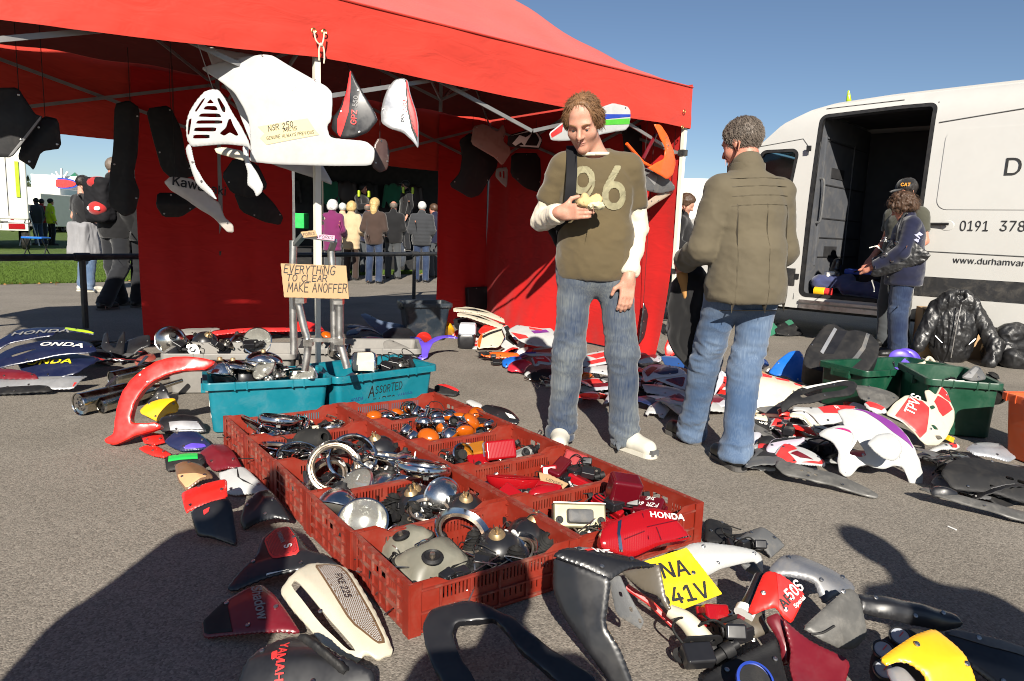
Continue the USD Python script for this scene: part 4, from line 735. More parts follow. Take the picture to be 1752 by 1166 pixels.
def block(name,label,c,s,R,m,r=.012,cat_='tail light lens',extra=None):
    t=thing(name,label,cat_,c);b=rbox(s,r,4);b.vertices=np.asarray(b.vertices)@R.T+c;obj('lens',b,m,t,smooth=40)
    f=rbox((s[0]+.006,s[1]+.006,.012),.005);f.vertices=(np.asarray(f.vertices)+(0,0,-s[2]/2))@R.T+c;obj('flange',f,m,t,smooth=40);return t
block('tail_light_lens','dark red oblong lens lying behind the brown card',GP(957,802,.12),(.14,.06,.045),euler(14,-12,62),DLENS);block('tail_light_lens','dusty pinkish red lens standing at the right end behind the card',GP(985,788,.13),(.11,.07,.02),euler(60,10,-20),lens('pink_red_lens',(.4,.05,.05)))
block('tail_light_lens','big dark red cube lens on top of the crate, highest of them',GP(1068,838,.185),(.115,.09,.1),euler(10,8,5),DLENS,.014)
many(jm[1],[(985,812,.09,10,0,40,1.2),(1000,800,.1,0,30,80,1.2),(960,825,.07,0,0,110,1.2),(1010,815,.09,20,10,0,1.2),(875,845,.05,20,10,0,1.)],'black lamp bracket beside the red lenses','black brackets beside the red lenses')
t=block('tail_light_lens','dark red lens with white FZR 600 writing, beside the big cube',GP(1108,868,.13),(.12,.075,.05),euler(24,-6,-30),DLENS)
def textR(txt,h,R,c,m,t,hand=True):
    x=hand_text(txt,h)if hand else meshkit.text_mesh(txt,h,.0008,True);x.apply_translation((-x.bounds[1][0]/2,-h/2,0));x.vertices=np.asarray(x.vertices)@R.T+c;obj('lettering',x,m,t)
R_=euler(24,-6,-30);textR('FZR 600',.018,R_@euler(0,0,180),GP(1108,868,.13)+R_@V(0,-.012,.0265),PWHITE,t);textR('3HE',.014,R_@euler(0,0,180),GP(1108,868,.13)+R_@V(.01,.02,.0265),PWHITE,t)
# oblong metal lamp back
t=thing('oblong_lamp_unit','oblong grey metal lamp back with two bolts, lying in a crate','lamp back',GP(990,895,.08));R_=euler(58,2,6);q_=GP(990,884,.115)
OBM=mat('olive_metal',(.3,.27,.17),.42,metal=.5,var=.15,dirt=.3)
def pl(m,t,name,mt,lab=None):m.vertices=np.asarray(m.vertices)@R_.T+q_;return obj(name,m,mt,t,smooth=35)
pl(rbox((.19,.085,.05),.008),t,'body',OBM);pl(loft([rring(.1,.055,.01,.02),rring(.09,.045,.01,.045),rring(.07,.03,.008,.05)],False,True).apply_translation((0,-.004,0)),t,'cover',GREYP);[pl(lathe([(.014,.02),(.014,.03),(.006,.031),(.006,.04),(0,.04)],14,None,(x,-.018,0)),t,'bolt',BLACK)for x in(-.075,.075)];pl(bx((0,.0435,0),(.19,.004,.054)),t,'top_plate',ALU)
block('tail_light_lens','small bright red lens with black base behind the oblong lamp back',GP(1040,866,.12),(.13,.03,.035),euler(30,20,-36),RLENS,.006)
many(jm[1],[(1052,868,.12,10,0,40,1.3),(1075,872,.11,0,30,80,1.3),(1020,905,.07,0,0,110,1.1),(960,890,.06,0,0,110,1.1),(1062,862,.12,0,60,10,1.2)],'black lamp bracket beside the oblong lamp back','black brackets beside the oblong lamp back')
many(jm[2],[(1000,912,.07,20,0,20,1.3),(1015,915,.06,0,30,80,1.1),(1128,880,.1,0,0,30,1.)],'pale connector under the oblong lamp back','connectors under the oblong lamp back')
# the big HONDA tail light on the corner
hn=unit((.15,-.72,.67));h0=GP(1105,905,.2)
P_=Panel([(1031,905),(1045,893),(1064,885),(1095,873),(1122,867),(1140,873),(1152,884),(1183,917),(1178,922),(1135,930),(1086,952),(1062,947),(1030,938),(1026,925)],h0,hn,bulge=.025,rim=.012,th=.035,crease=.012)
t=thing('large_tail_light','large red tail light with HONDA in white lying on the crate corner','tail light',P_.lift([P_.c])[0]);obj('lens',P_.mesh(),RLENS,t,smooth=70)
obj('chrome_strip',P_.decal([(1057,893),(1063,890),(1059,915),(1066,946),(1060,948),(1054,915)],up=.004),CHROME,t);obj('chrome_strip',P_.decal([(1086,950),(1135,930),(1186,914),(1186,921),(1138,939),(1090,958)],up=.004),CHROME,t);obj('lettering',P_.text('HONDA',(1110,887),.021,-.0,up=.004,sx=1.1,bold=True),PWHITE,t)
for ln in([(1098,880),(1108,925)],[(1066,925),(1100,912)],[(1104,905),(1165,890)],[(1120,905),(1130,926)]):obj('lens_rib',tube([P_.lift([P_.to2([a])[0]],.002)[0]*(1-f)+P_.lift([P_.to2([b])[0]],.002)[0]*f for a,b in(ln,)for f in(0,.5,1)],.002,5),DLENS,t)
# ================================================================ bodywork lying about: outlines measured in the view, laid at their real place
def lay(name,label,cat_,pix,m,tilt=(0,-.25),rest=.004,decals=(),texts=(),holes=(),bulge=.03,rim=.025,th=.004,round_=1,group=None,p0=None,n=None,part='shell',into=None,bend=(0,0),bolts=(),twist=0.,step=None,crease=None):
    n=unit((tilt[0],tilt[1],1))if n is None else unit(n);pc=np.mean(np.asarray(pix,float),0)
    if p0 is None:
        h=rest+.05
        for _ in range(6):
            P_=Panel(pix,G(*pc,h),n,bulge,rim,th,round_,holes,bend,step,None,twist,crease);M_=P_.mesh();z0=M_.vertices[:,2].min();h=max(.0,h-(z0-rest)*.85)
            if abs(z0-rest)<.004:break
    else:P_=Panel(pix,p0,n,bulge,rim,th,round_,holes,bend,step,None,twist,crease);M_=P_.mesh()
    t=into if into is not None else thing(name,label,cat_,P_.lift([P_.c])[0],0.,group)
    sh=obj(part,M_,m,t,smooth=72)
    for d in decals:
        g=P_.decal(d[0],round_=d[3]if len(d)>3 else 0)
        if g is not None:obj(d[2]if len(d)>2 and d[2]else 'stripe',g,d[1],t,smooth=48)
    for tx in texts:obj('lettering',P_.text(*tx[:4],**(tx[5]if len(tx)>5 else{})),tx[4],t)
    if not bolts and into is None and P_.poly.area>.008:
        ib=P_.poly.buffer(-.018)
        if ib.geom_type=='Polygon' and not ib.is_empty:bolts=[along(ib.exterior,29)[k]for k in(3,13,22)]
        t_2=lambda b:np.array([b])
    else:t_2=lambda b:P_.to2([b])
    for b in bolts:
        q=P_.lift(t_2(b),.001)[0];obj('bolt',lathe([(.0065,0),(.0065,.003),(.003,.004),(0,.0035)],10,frame(n),q),STEEL if m is not STEEL else BLACK,t)
    t_last[:]=[t,P_];return t
t_last=[None,None]
FAIR,GUARD,SIDE,TAIL='fairing panel','mudguard','side panel','tail unit'
# --- beside and in front of the teal boxes
lay('motorcycle_mudguard','bright red arched mudguard standing on end against the teal box',GUARD,[(367,618),(349,613),(319,610),(293,611),(267,618),(246,631),(224,648),(207,672),(199,697),(195,727),(194,742),(177,752),(179,758),(196,762),(216,754),(231,746),(274,734),(276,729),(267,723),(252,725),(226,724),(224,714),(231,689),(246,667),(263,653),(289,641),(314,635),(351,633),(364,624)],REDG,n=(.15,-.93,.33),p0=G(196,760,.02),bulge=.035,rim=.05,th=.05,round_=1,bolts=[(254,654),(270,729),(240,642)])
lay('motorcycle_side_cover','yellow side panel inside the arch of the red mudguard',SIDE,[(238,702),(250,690),(275,683),(298,681),(306,694),(302,704),(285,709),(270,721),(262,718),(242,709)],YELG,tilt=(-.1,-.9),bulge=.035,rim=.03)
lay('motorcycle_side_cover','black curved panel behind the yellow one, beside the grey tray',SIDE,[(240,682),(255,660),(273,653),(285,664),(298,692),(288,688),(262,686),(246,690)],BLACKG,tilt=(0,-1.2),bulge=.03)
lay('motorcycle_tail','black tail unit with a silver strip at the teal box corner',TAIL,[(272,722),(276,712),(300,708),(335,711),(350,728),(353,738),(292,741),(274,736)],BLACKG,tilt=(.1,-.6),decals=[([(290,727),(338,725),(347,735),(292,738)],SILV,'strip')],bulge=.04)
lay('broken_panel','broken red panel piece nearest the red mudguard foot','broken panel',[(240,743),(258,740),(278,741),(282,755),(264,761),(246,757)],REDG,bulge=.015,round_=0);lay('broken_panel','broken red panel piece lying alone on the tarmac','broken panel',[(237,766),(255,760),(270,763),(293,776),(280,782),(262,779),(245,772)],REDG,bulge=.015,round_=0)
lay('motorcycle_side_cover','dark blue pointed panel with a purple sheen painted on its edge',SIDE,[(280,753),(300,740),(335,736),(350,749),(363,762),(340,771),(310,772),(290,763)],NAVY,tilt=(.05,-.5),decals=[([(313,768),(330,763),(350,762),(354,766),(335,770),(318,771)],PURP,'stripe')],bulge=.03)  # the purple stripe is a sheen painted on as a decal
lay('motorcycle_side_cover','black panel with a bright green strip',SIDE,[(282,784),(288,777),(345,774),(351,790),(342,797),(305,802),(284,804)],BLACK,tilt=(.05,-.4),decals=[([(289,782),(338,777),(339,788),(288,793)],GREENG,'strip')],bulge=.02)
lay('motorcycle_side_cover','maroon pointed side panel leaning on the first crates',SIDE,[(340,772),(362,762),(387,760),(400,775),(414,797),(395,801),(364,805),(350,788)],MAROON,tilt=(-.15,-.35),bulge=.04)
lay('motorcycle_side_cover','brown and tan curved panel left of the red topped box',SIDE,[(298,794),(320,790),(345,795),(366,816),(352,822),(318,838),(304,822)],gloss('brown_paint',(.16,.085,.045),.3),tilt=(0,-.35),decals=[([(304,815),(354,819),(352,822),(318,838),(306,826)],gloss('tan_paint',(.5,.3,.15),.2),'lower_band')],bulge=.04)
lay('motorcycle_side_cover','white winged panel with a black flash beside the crate wall',SIDE,[(374,808),(390,806),(412,797),(420,800),(440,821),(463,838),(440,844),(402,846),(388,843),(384,828),(376,819)],WHITEG,tilt=(-.1,-.4),decals=[([(406,800),(412,824),(436,835),(418,830),(408,822)],INKB,'flash')],bulge=.03,rim=.02)
t=lay('motorcycle_tail','tail unit with bright red top and worn black lower half',TAIL,[(309,842),(322,836),(384,817),(388,822),(389,851),(324,872),(317,876)],REDG,tilt=(-.1,-.3),rest=.06,bulge=.02,rim=.02)
lay('','','',[(324,872),(389,851),(396,862),(404,926),(400,933),(362,922),(338,918),(332,903)],BLACKG,tilt=(-.05,-1.1),into=t,part='lower_half',bulge=.03,decals=[([(350,876),(362,871),(360,879),(352,884)],PRED,'flash')])
lay('motorcycle_side_cover','curved gloss black panel in shade against the red crates',SIDE,[(408,888),(418,862),(436,848),(462,838),(480,862),(498,888),(470,890),(440,894),(414,900)],BLACKG,tilt=(-.1,-.5),bulge=.05)
RB=gloss('burgundy_badge',(.14,.012,.02),.25)
lay('motorcycle_side_cover','black side panel with a burgundy badge, in the left shadow',SIDE,[(386,1005),(402,988),(420,972),(440,952),(446,920),(468,899),(497,897),(512,918),(530,946),(560,952),(580,966),(530,972),(452,991),(402,1008)],BLACKG,tilt=(-.1,-.3),decals=[([(452,926),(472,903),(492,898),(508,925),(515,955),(470,964),(462,955)],PRED,'badge_edge',1),([(455,927),(473,905),(491,900),(507,926),(512,951),(472,960),(465,954)],RB,'badge',1),([(455,990),(458,986),(520,974),(540,976),(470,989)],PWHITE,'white_edge')],texts=[('YAMAHA',(474,913),.013,-1.05,PGREY,{'up':.006}),('S',(487,941),.024,-1.05,PWHITE,{'up':.006})],bulge=.03)
lay('motorcycle_side_cover','dark maroon side panel lettered Shadow, lowest at the left',SIDE,[(343,1060),(362,1046),(384,1030),(418,1012),(448,1000),(470,1020),(498,1058),(514,1080),(460,1082),(400,1083),(345,1083)],MAROON,tilt=(-.1,-.3),decals=[([(343,1060),(362,1046),(388,1028),(392,1050),(398,1084),(345,1083)],BLACK,'black_end')],texts=[('Shadow',(432,1012),.026,-1.1,PGREY,{'up':.005,'shear':.3})],bulge=.03)
INS=mat('badge_silver_grey',(.36,.35,.34),.4,var=.08,dirt=.2)
lay('motorcycle_side_cover','big cream side cover with a cut-out slot and grey badge panel',SIDE,[(478,1012),(490,994),(522,968),(530,962),(550,961),(588,966),(606,985),(640,1042),(672,1108),(669,1116),(645,1130),(628,1122),(612,1134),(585,1126),(562,1117),(540,1090),(500,1046)],CREAM,tilt=(-.05,-.45),holes=[[(499,1009),(507,998),(560,1064),(612,1121),(596,1119),(548,1074)]],decals=[([(538,970),(560,968),(582,970),(597,985),(640,1060),(661,1102),(647,1107),(602,1077),(560,1008)],gloss('badge_brown_edge',(.12,.07,.035),.2),'badge_edge',1),([(544,973),(560,971),(579,972),(594,987),(637,1062),(655,1100),(646,1103),(605,1074),(564,1008)],INS,'badge',1)],texts=[('PXE 225',(574,990),.018,-1.04,PDARK,{'up':.006,'shear':.3})],bulge=.06,rim=.03,th=.006,bolts=[(551,1058)])
lay('motorcycle_side_cover','scuffed black side cover at the bottom edge below the cream cover',SIDE,[(398,1180),(420,1140),(440,1118),(470,1098),(500,1086),(524,1082),(552,1104),(580,1128),(604,1140),(640,1152),(644,1185)],BLACKG,tilt=(-.05,-.4),texts=[('YAMAHA',(484,1110),.02,-1.45,PRED,{'up':.006})],decals=[([(468,1128),(478,1124),(478,1138),(468,1142)],PRED,'badge',1)],bulge=.05,rim=.04)
lay('motorcycle_side_cover','small black rounded cover tucked under the cream cover',SIDE,[(506,1088),(522,1080),(540,1090),(570,1122),(600,1140),(585,1152),(545,1120)],BLACK,tilt=(.1,-.6),rest=.06,bulge=.03)
# --- black loop, black seat hump, number plate
lay('grab_rail','gloss black curved tail fairing loop at the bottom middle in shade',TAIL,[(722,1068),(735,1046),(760,1036),(800,1026),(826,1030),(856,1048),(880,1058),(902,1080),(930,1105),(972,1132),(1012,1150),(1040,1200),(980,1190),(930,1150),(890,1118),(866,1084),(846,1062),(810,1066),(780,1070),(774,1086),(784,1120),(810,1160),(830,1200),(775,1200),(745,1150),(728,1110)],BLACKG,tilt=(-.15,-.5),bulge=.04,rim=.03,decals=[([(784,1070),(815,1064),(790,1077)],PBLUE,'painted_glint')],th=.02)  # blue decal paints a glint onto the gloss black
HB=BLACKG;t=lay('seat_cowl','gloss black hump-shaped seat cowl open towards the right','seat cowl',[(946,950),(960,940),(985,934),(1030,940),(1080,952),(1124,966),(1106,970),(1072,976),(1044,990),(1000,972)],HB,n=(.15,-.35,.93),p0=G(1040,962,.27),bulge=.025,rim=.03,part='top',decals=[([(982,940),(1012,934),(1022,940),(992,947)],PGREY,'stripe'),([(998,945),(1018,938),(1026,942),(1004,948)],PRED,'stripe')],texts=[('WI',(1014,952),.022,.25,PWHITE,{'up':.004,'sx':1.3})])
lay('','','',[(946,950),(1000,972),(1044,990),(1042,1020),(1036,1070),(1060,1110),(1085,1180),(1050,1180),(1010,1120),(985,1085),(960,1050),(944,1010)],HB,n=(-.35,-.85,.3),p0=D(1044,990,PL(1044,990,G(1040,962,.27),unit((.15,-.35,.93)))[1]-.005),into=t,part='near_side',bulge=.02)
lay('','','',[(1124,966),(1128,975),(1140,1030),(1148,1042),(1140,1046),(1126,1020),(1098,1010),(1062,980),(1072,976),(1106,969)],gloss('hump_inside',(.10,.085,.065),.3),n=(-.55,-.75,.35),p0=D(1124,966,PL(1124,966,G(1040,962,.27),unit((.15,-.35,.93)))[1]+.015),into=t,part='far_side',bulge=.008,rim=.01)
lay('','','',[(1041,992),(1060,984),(1070,1006),(1092,1046),(1102,1064),(1096,1078),(1084,1070),(1054,1052)],GREYP,n=(-.3,-.9,.3),p0=D(1050,990,PL(1044,990,G(1040,962,.27),unit((.15,-.35,.93)))[1]+.01),into=t,part='bracket',holes=[[(1058,1012),(1064,1013),(1066,1022),(1060,1020)],[(1076,1038),(1082,1039),(1083,1048),(1078,1046)],[(1092,1058),(1097,1060),(1098,1067),(1093,1066)]],bulge=.004,rim=.006,round_=1)
a_,b_=G(1072,1004,.12),G(1152,1070,.04);obj('red_strut',tube([a_,(a_+b_)/2+V(0,0,.01),b_],.009,6),PRED,t)
c_,d_=G(1145,1045,.1),G(1205,1100,.04);obj('tail_bracket',tube(curve([c_,(c_+d_)/2+V(0,0,.015),d_],12),np.linspace(.018,.032,len(curve([c_,(c_+d_)/2,d_],12))),10),BONE,t,smooth=40);obj('tail_bracket',tube([d_,d_+(d_-c_)*.9+V(0,0,-.01)],[.03,.026],10),BLACK,t,smooth=40)
lay('number_plate','yellow number plate with black characters, ending 541V','number plate',[(1094,963),(1175,937),(1236,1016),(1150,1050)],mat('plate_yellow',(.8,.52,.01),.35,var=.05,dirt=.12),n=(.12,-.6,.79),p0=G(1165,995,.12),bulge=.001,rim=.004,th=.004,round_=0,part='plate',texts=[('ENA',(1112,994),.047,.24,INKB,{'up':.001}),('541V',(1128,1040),.047,.28,INKB,{'up':.001})],bolts=[(1186,981)])
block('tail_light','red tail light block hanging under the yellow number plate',G(1222,1052,.06),(.075,.05,.05),euler(48,8,14),RLENS,.008,'tail light')
lay('mudguard','white mudguard arch lying behind the yellow plate',GUARD,[(1166,940),(1185,928),(1215,927),(1290,941),(1303,954),(1309,980),(1300,972),(1290,962),(1268,966),(1232,974),(1212,985),(1190,978)],WHITEG,n=(.1,-.75,.65),p0=G(1240,985,.06),bulge=.04,rim=.03)
lay('','','',[(1268,966),(1290,960),(1301,972),(1304,984),(1292,984),(1276,976)],GREYP,n=(.1,-.9,.4),p0=G(1285,980,.04),into=t_last[0],part='inner_bracket',bulge=.004)
lay('rubber_sheet','crumpled dark grey rubber sheet on the tarmac right of the crates','rubber sheet',[(1256,928),(1278,910),(1300,905),(1344,930),(1322,947),(1300,934),(1282,928)],GREYP,tilt=(.1,-.3),bulge=.03,round_=0,twist=.02)
lay('bodywork_scrap','added black panel standing in for the shadow of the last crate','panel scrap',[(1207,884),(1254,898),(1252,930),(1208,926)],BLACK,tilt=(.2,-.2),bulge=.01)  # added black panel imitating the shadow cast by the crate
many(jm[1],[(1275,936,.02,0,0,30,1.3),(1290,944,.02,0,30,90,1.2),(1262,932,.02,30,0,10,1.2)],'black bracket lying under the crumpled rubber sheet','brackets under the rubber sheet')
GS=mat('grey_satin_paint',(.10,.105,.12),.35,var=.08,dirt=.25,coat=.2)
lay('motorcycle_fairing','satin grey rounded nose panel behind the red AR50 panel',FAIR,[(1316,972),(1340,952),(1364,946),(1402,962),(1460,996),(1464,1010),(1440,1018),(1412,1032),(1400,1020),(1388,1002),(1352,992),(1320,985)],GS,n=(.1,-.5,.86),p0=G(1390,990,.13),bulge=.06,rim=.05)
t=lay('motorcycle_tail','red tail unit lettered AR50S Special with dark red legs',TAIL,[(1306,982),(1314,977),(1326,980),(1378,1012),(1374,1030),(1356,1066),(1340,1058),(1326,1042),(1306,1046),(1290,1052),(1280,1046),(1294,1010)],REDG,n=(-.1,-.7,.7),p0=G(1340,1030,.14),bulge=.04,rim=.03,decals=[([(1326,982),(1378,1013),(1374,1028),(1356,1064),(1330,1046)],PRED,'badge')],texts=[('AR',(1339,1047),.024,.72,INKB,{'up':.006}),('50S',(1351,1033),.03,.72,PWHITE,{'up':.006,'sx':.8}),('Special',(1360,1043),.01,.72,PWHITE,{'up':.006})])
obj('tail_tube',tube(curve([G(1306,990,.16),G(1290,1025,.12),G(1275,1050,.08)],14),.026,12),BLACKG,t,smooth=40);obj('band',tube([G(1277,1042,.1),G(1272,1052,.09)],.028,12),PWHITE,t,smooth=40)
obj('red_leg',tube(curve([G(1270,1052,.08),G(1262,1070,.05),G(1246,1085,.03)],12),.016,10),MAROON,t,smooth=40)
lay('','','',[(1308,1058),(1330,1048),(1340,1060),(1350,1088),(1358,1110),(1352,1136),(1338,1140),(1334,1100)],MAROON,n=(-.3,-.75,.55),p0=G(1340,1100,.07),into=t,part='strap',bulge=.01,rim=.015)
lay('','','',[(1338,1058),(1352,1068),(1400,1096),(1446,1122),(1456,1136),(1446,1180),(1360,1180),(1352,1140),(1356,1108)],MAROON,n=(.1,-.6,.8),p0=G(1400,1120,.07),into=t,part='inner_tray',bulge=-.03,rim=.012)
DG=mat('scuffed_grey_plastic',(.085,.083,.078),.5,var=.25,dirt=.5,dcol=(.2,.19,.17),sc=18.)
lay('motorcycle_fairing','scuffed dark grey triangular panel beside the red tail unit',FAIR,[(1374,1074),(1410,1040),(1448,1008),(1458,1006),(1470,1016),(1478,1050),(1488,1086),(1466,1110),(1440,1110),(1402,1094)],DG,n=(.15,-.75,.65),p0=G(1440,1070,.1),bulge=.02,rim=.02,bolts=[(1443,1012)])
obj('wire_stay',tube(curve([P_.lift(P_.to2([q]),.004)[0]for P_ in[t_last[1]]for q in((1385,1086),(1404,1084),(1423,1073))],10),.003,6),BLACK,t_last[0])
lay('storage_tray','black scuffed tray with a blue ringed clock at the bottom edge','tray',[(1204,1152),(1236,1130),(1290,1106),(1328,1090),(1336,1110),(1345,1150),(1350,1190),(1204,1190)],BLACK,tilt=(0,-.4),bulge=-.03,rim=.015)
q_=G(1290,1168,.07);R_=frame((.1,-.6,.8));obj('clock_ring',lathe([(.04,0),(.046,.004),(.046,.012),(.04,.014)],30,R_,q_),PBLUE,t_last[0],smooth=40);obj('clock_face',lathe([(.04,.006),(0,.0061)],30,R_,q_),BLACK,t_last[0])
lay('plate_bracket','brown number plate bracket with two rivets, between plate and red unit','bracket',[(1271,1062),(1276,1052),(1304,1044),(1308,1060),(1320,1080),(1298,1090),(1282,1098),(1272,1086)],gloss('smoked_brown',(.09,.075,.055),.3),n=(0,-.7,.7),p0=G(1295,1075,.06),bulge=.01,bolts=[(1284,1086),(1290,1094)])
many(jm[3],[(1243,1058,.05,0,0,30,1.2),(1250,1070,.03,40,0,90,1.2)],'bulb socket with bare wires under the red block','bulb sockets under the red block');many(jm[1],[(1262,1090,.03,0,0,30,1.6),(1240,1100,.03,0,30,90,1.6),(1200,1120,.03,30,0,10,1.6)],'black bracket in the dark gap right of the seat cowl','brackets right of the seat cowl')
lay('motorcycle_fairing','long gloss black panel pointing right, behind the yellow nose',FAIR,[(1466,1012),(1500,1016),(1560,1030),(1636,1050),(1648,1072),(1618,1078),(1570,1070),(1500,1054),(1472,1046)],BLACKG,n=(.1,-.6,.8),p0=G(1560,1050,.08),bulge=.04,rim=.04)
lay('motorcycle_fairing','long black panel with a dusty top leaving the lower right corner',FAIR,[(1618,1078),(1640,1072),(1700,1090),(1800,1122),(1800,1220),(1720,1190),(1650,1136)],BLACKG,n=(.05,-.65,.76),p0=G(1700,1130,.08),bulge=.04,rim=.04,decals=[([(1622,1084),(1642,1075),(1700,1092),(1798,1124),(1798,1140),(1690,1110)],DG,'dusty_top')])
t=lay('instrument_panel','black clock panel with three white gauges under the yellow nose','instrument panel',[(1488,1150),(1490,1124),(1502,1098),(1530,1082),(1570,1074),(1600,1080),(1590,1120),(1600,1200),(1510,1200)],BLACK,n=(-.15,-.5,.85),p0=G(1530,1120,.1),bulge=.02,rim=.03)
for px,py in((1538,1094),(1510,1116),(1512,1150)):
    P_=t_last[1];q=P_.lift(P_.to2([(px,py)]),.004)[0];R_=frame(P_.n);g_=obj('gauge',lathe([(.024,0),(.021,.004),(0,.0041)],24,R_,q),mat('gauge_face',(.3,.32,.36),.3),t);obj('gauge_rim',lathe([(.021,.002),(.023,.007),(.026,.006),(.027,0)],24,R_,q),BLACKG,g_);obj('needle',bx(q+R_@V(.004,.004,.006),(.018,.002,.001),R_@euler(0,0,40)),PRED,g_)
lay('nose_fairing','bright yellow nose fairing at the bottom right corner',FAIR,[(1508,1126),(1526,1112),(1562,1088),(1596,1075),(1606,1076),(1616,1088),(1636,1112),(1660,1148),(1690,1200),(1600,1200),(1572,1158),(1550,1138),(1534,1134),(1516,1140)],YELG,n=(.15,-.6,.78),p0=G(1600,1120,.17),bulge=.05,rim=.05)
lay('','','',[(1518,1142),(1536,1138),(1550,1144),(1578,1176),(1590,1200),(1545,1200)],SILV,n=(0,-.5,.86),p0=G(1550,1160,.12),into=t_last[0],part='screen',bulge=.01)
# --- right of the crates, near the far end
lay('gauge_cover','black gauge cover with a white scale lying beside the crates','instrument cover',[(822,697),(832,692),(856,696),(876,704),(890,718),(884,725),(862,722),(838,710)],BLACKG,tilt=(0,-.35),bulge=.03,decals=[([(864,711),(876,713),(882,719),(872,718)],PWHITE,'scale')]);lay('bodywork_scrap','small white panel scrap behind the gauge cover','panel scrap',[(796,686),(806,683),(826,692),(822,698),(808,694)],WHITEG,bulge=.01);lay('motorcycle_side_cover','red edged black panel lying by the right teal box',SIDE,[(744,660),(760,656),(788,670),(780,676),(756,674),(742,672)],BLACK,tilt=(.1,-.3),decals=[([(748,660),(760,657),(787,669),(782,672)],PRED)],bulge=.02)
tag(obj('bolt',cat(lathe([(.011,0),(.011,.02),(.008,.022),(0,.022)],12,frame((.6,0,.8)),G(922,742,.012)),lathe([(.005,-.03),(.005,0)],8,frame((.6,0,.8)),G(922,742,.012))),STEEL),'small steel bolt lying on the tarmac by the white trainer','bolt')
tag(obj('straw',tube([G(1622,901,.004),G(1636,907,.004)],.003,6),PWHITE),'short white straw lying alone on the tarmac','straw')
# ================================================================ right-hand heaps of fairings
SU,SR='white and red fairing in the long heap',None
# heap at the foot of the side wall
lay('motorcycle_side_cover','white striped panels stack: topmost long pale strip by the dark tub',SIDE,[(775,527),(800,524),(830,530),(862,545),(864,552),(828,540),(800,533),(776,533)],CREAM,tilt=(0,-.3),rest=.22,bulge=.01,decals=[([(780,529),(812,529),(838,537),(800,531)],INKB)])
lay('motorcycle_side_cover','second pale strip panel under the topmost one',SIDE,[(782,535),(806,533),(836,545),(862,556),(858,562),(826,552),(800,543),(782,541)],CREAM,tilt=(0,-.3),rest=.18,bulge=.01,decals=[([(790,537),(820,542),(840,551),(806,541)],INKB)])
lay('motorcycle_side_cover','black panel with pale edge under the strip panels',SIDE,[(775,545),(800,541),(828,553),(850,564),(840,575),(800,572),(778,560)],BLACK,tilt=(0,-.3),rest=.08,bulge=.02,decals=[([(800,544),(846,563),(846,567),(800,548)],CREAM)])
lay('screen','clear bluish screen lying in front of the dark tub','windscreen',[(616,538),(626,534),(650,552),(690,556),(704,568),(680,578),(650,570),(630,556)],gloss('smoke_screen',(.10,.13,.2),.1),tilt=(.1,-.4),rest=.03,bulge=.04)
lay('motorcycle_fairing','black fairing half with gloss edge behind the purple mudguard',FAIR,[(652,572),(672,562),(700,560),(712,572),(712,592),(690,600),(664,590)],BLACKG,tilt=(0,-.6),bulge=.05);lay('motorcycle_fairing','grey moulded panel on the edge of the right grey tray',FAIR,[(655,585),(668,580),(690,592),(718,604),(718,610),(676,606),(658,602)],GREYB,tilt=(0,-.4),rest=.2,bulge=.02)
def dome(name,label,cat_,px,py,h,r,m,R=None,extra=None):
    c=G(px,py,h);v=np.array(half.vertices);t=thing(name,label,cat_,c*(1,1,0));v[:,2]=-v[:,2]*1.;obj('shell',scaled(trimesh.Trimesh(v,half.faces[:,::-1],process=False),c,r,np.eye(3)if R is None else R),m,t,smooth=True)
    obj('rim',lathe([(1.0,-.1),(1.04,-.06),(1.04,.02),(1.,.05)],36).apply_transform(np.diag([*r,1])).apply_translation((0,0,0))if False else scaled(lathe([(.99,-.02),(1.03,0),(1.03,.06),(.99,.1)],36),c,r,np.eye(3)if R is None else R),m,t,smooth=40);return t
dome('nose_cowl','dark maroon domed cowl in the shade by the tub','nose cowl',713,570,.06,(.13,.14,.13),MAROON,euler(-30,0,0));dome('nose_cowl','bright red domed cowl end in sun beside the maroon one','nose cowl',725,582,.03,(.08,.08,.08),REDG,euler(-40,0,0))
dome('nose_cowl','yellow domed cowl between the red one and the white box','nose cowl',758,570,.04,(.12,.13,.14),YELG,euler(-40,0,20))
lay('motorcycle_mudguard','purple and blue curved mudguard pointing at the right teal box',GUARD,[(700,572),(718,578),(728,592),(744,578),(770,572),(786,580),(760,580),(742,590),(733,606),(732,612),(722,616),(714,612),(712,596),(704,584)],PURP,tilt=(0,-.7),bulge=.06)
t=thing('side_box','white topped box with a dark smoked front, between yellow and cream panels','side box',G(797,598));q_=G(797,598);obj('lower_shell',loft([rring(.13,.16,.03,.0),rring(.165,.19,.035,.04),rring(.17,.19,.03,.11),rring(.15,.17,.03,.135)],True,True).apply_translation(q_+V(0,.09,.002)),BLACKG,t,smooth=35);obj('lid',loft([rring(.165,.2,.03,.0),rring(.16,.2,.03,.08),rring(.145,.18,.03,.1)],True,True).apply_translation(q_+V(0,.2,.12)),mat('pale_blue_white',(.62,.66,.74),.3),t,smooth=35)
WR=WHITEG
lay('motorcycle_side_cover','red side panel at the back left of the white heap',SIDE,[(818,567),(826,556),(846,552),(868,556),(852,564),(836,570),(822,572)],REDG,tilt=(0,-.4),rest=.12,bulge=.03,decals=[([(840,556),(862,553),(866,557),(846,560)],INKB)])
lay('motorcycle_side_cover','cream side panel with an orange end nearest the white box',SIDE,[(817,582),(822,573),(844,565),(862,558),(868,566),(858,588),(852,594),(820,596),(816,592)],CREAM,tilt=(.05,-.5),rest=.02,bulge=.03,decals=[([(817,582),(821,574),(826,574),(821,596),(816,593)],ORANGE,'end'),([(824,577),(862,562),(862,565),(826,581)],INKB)])
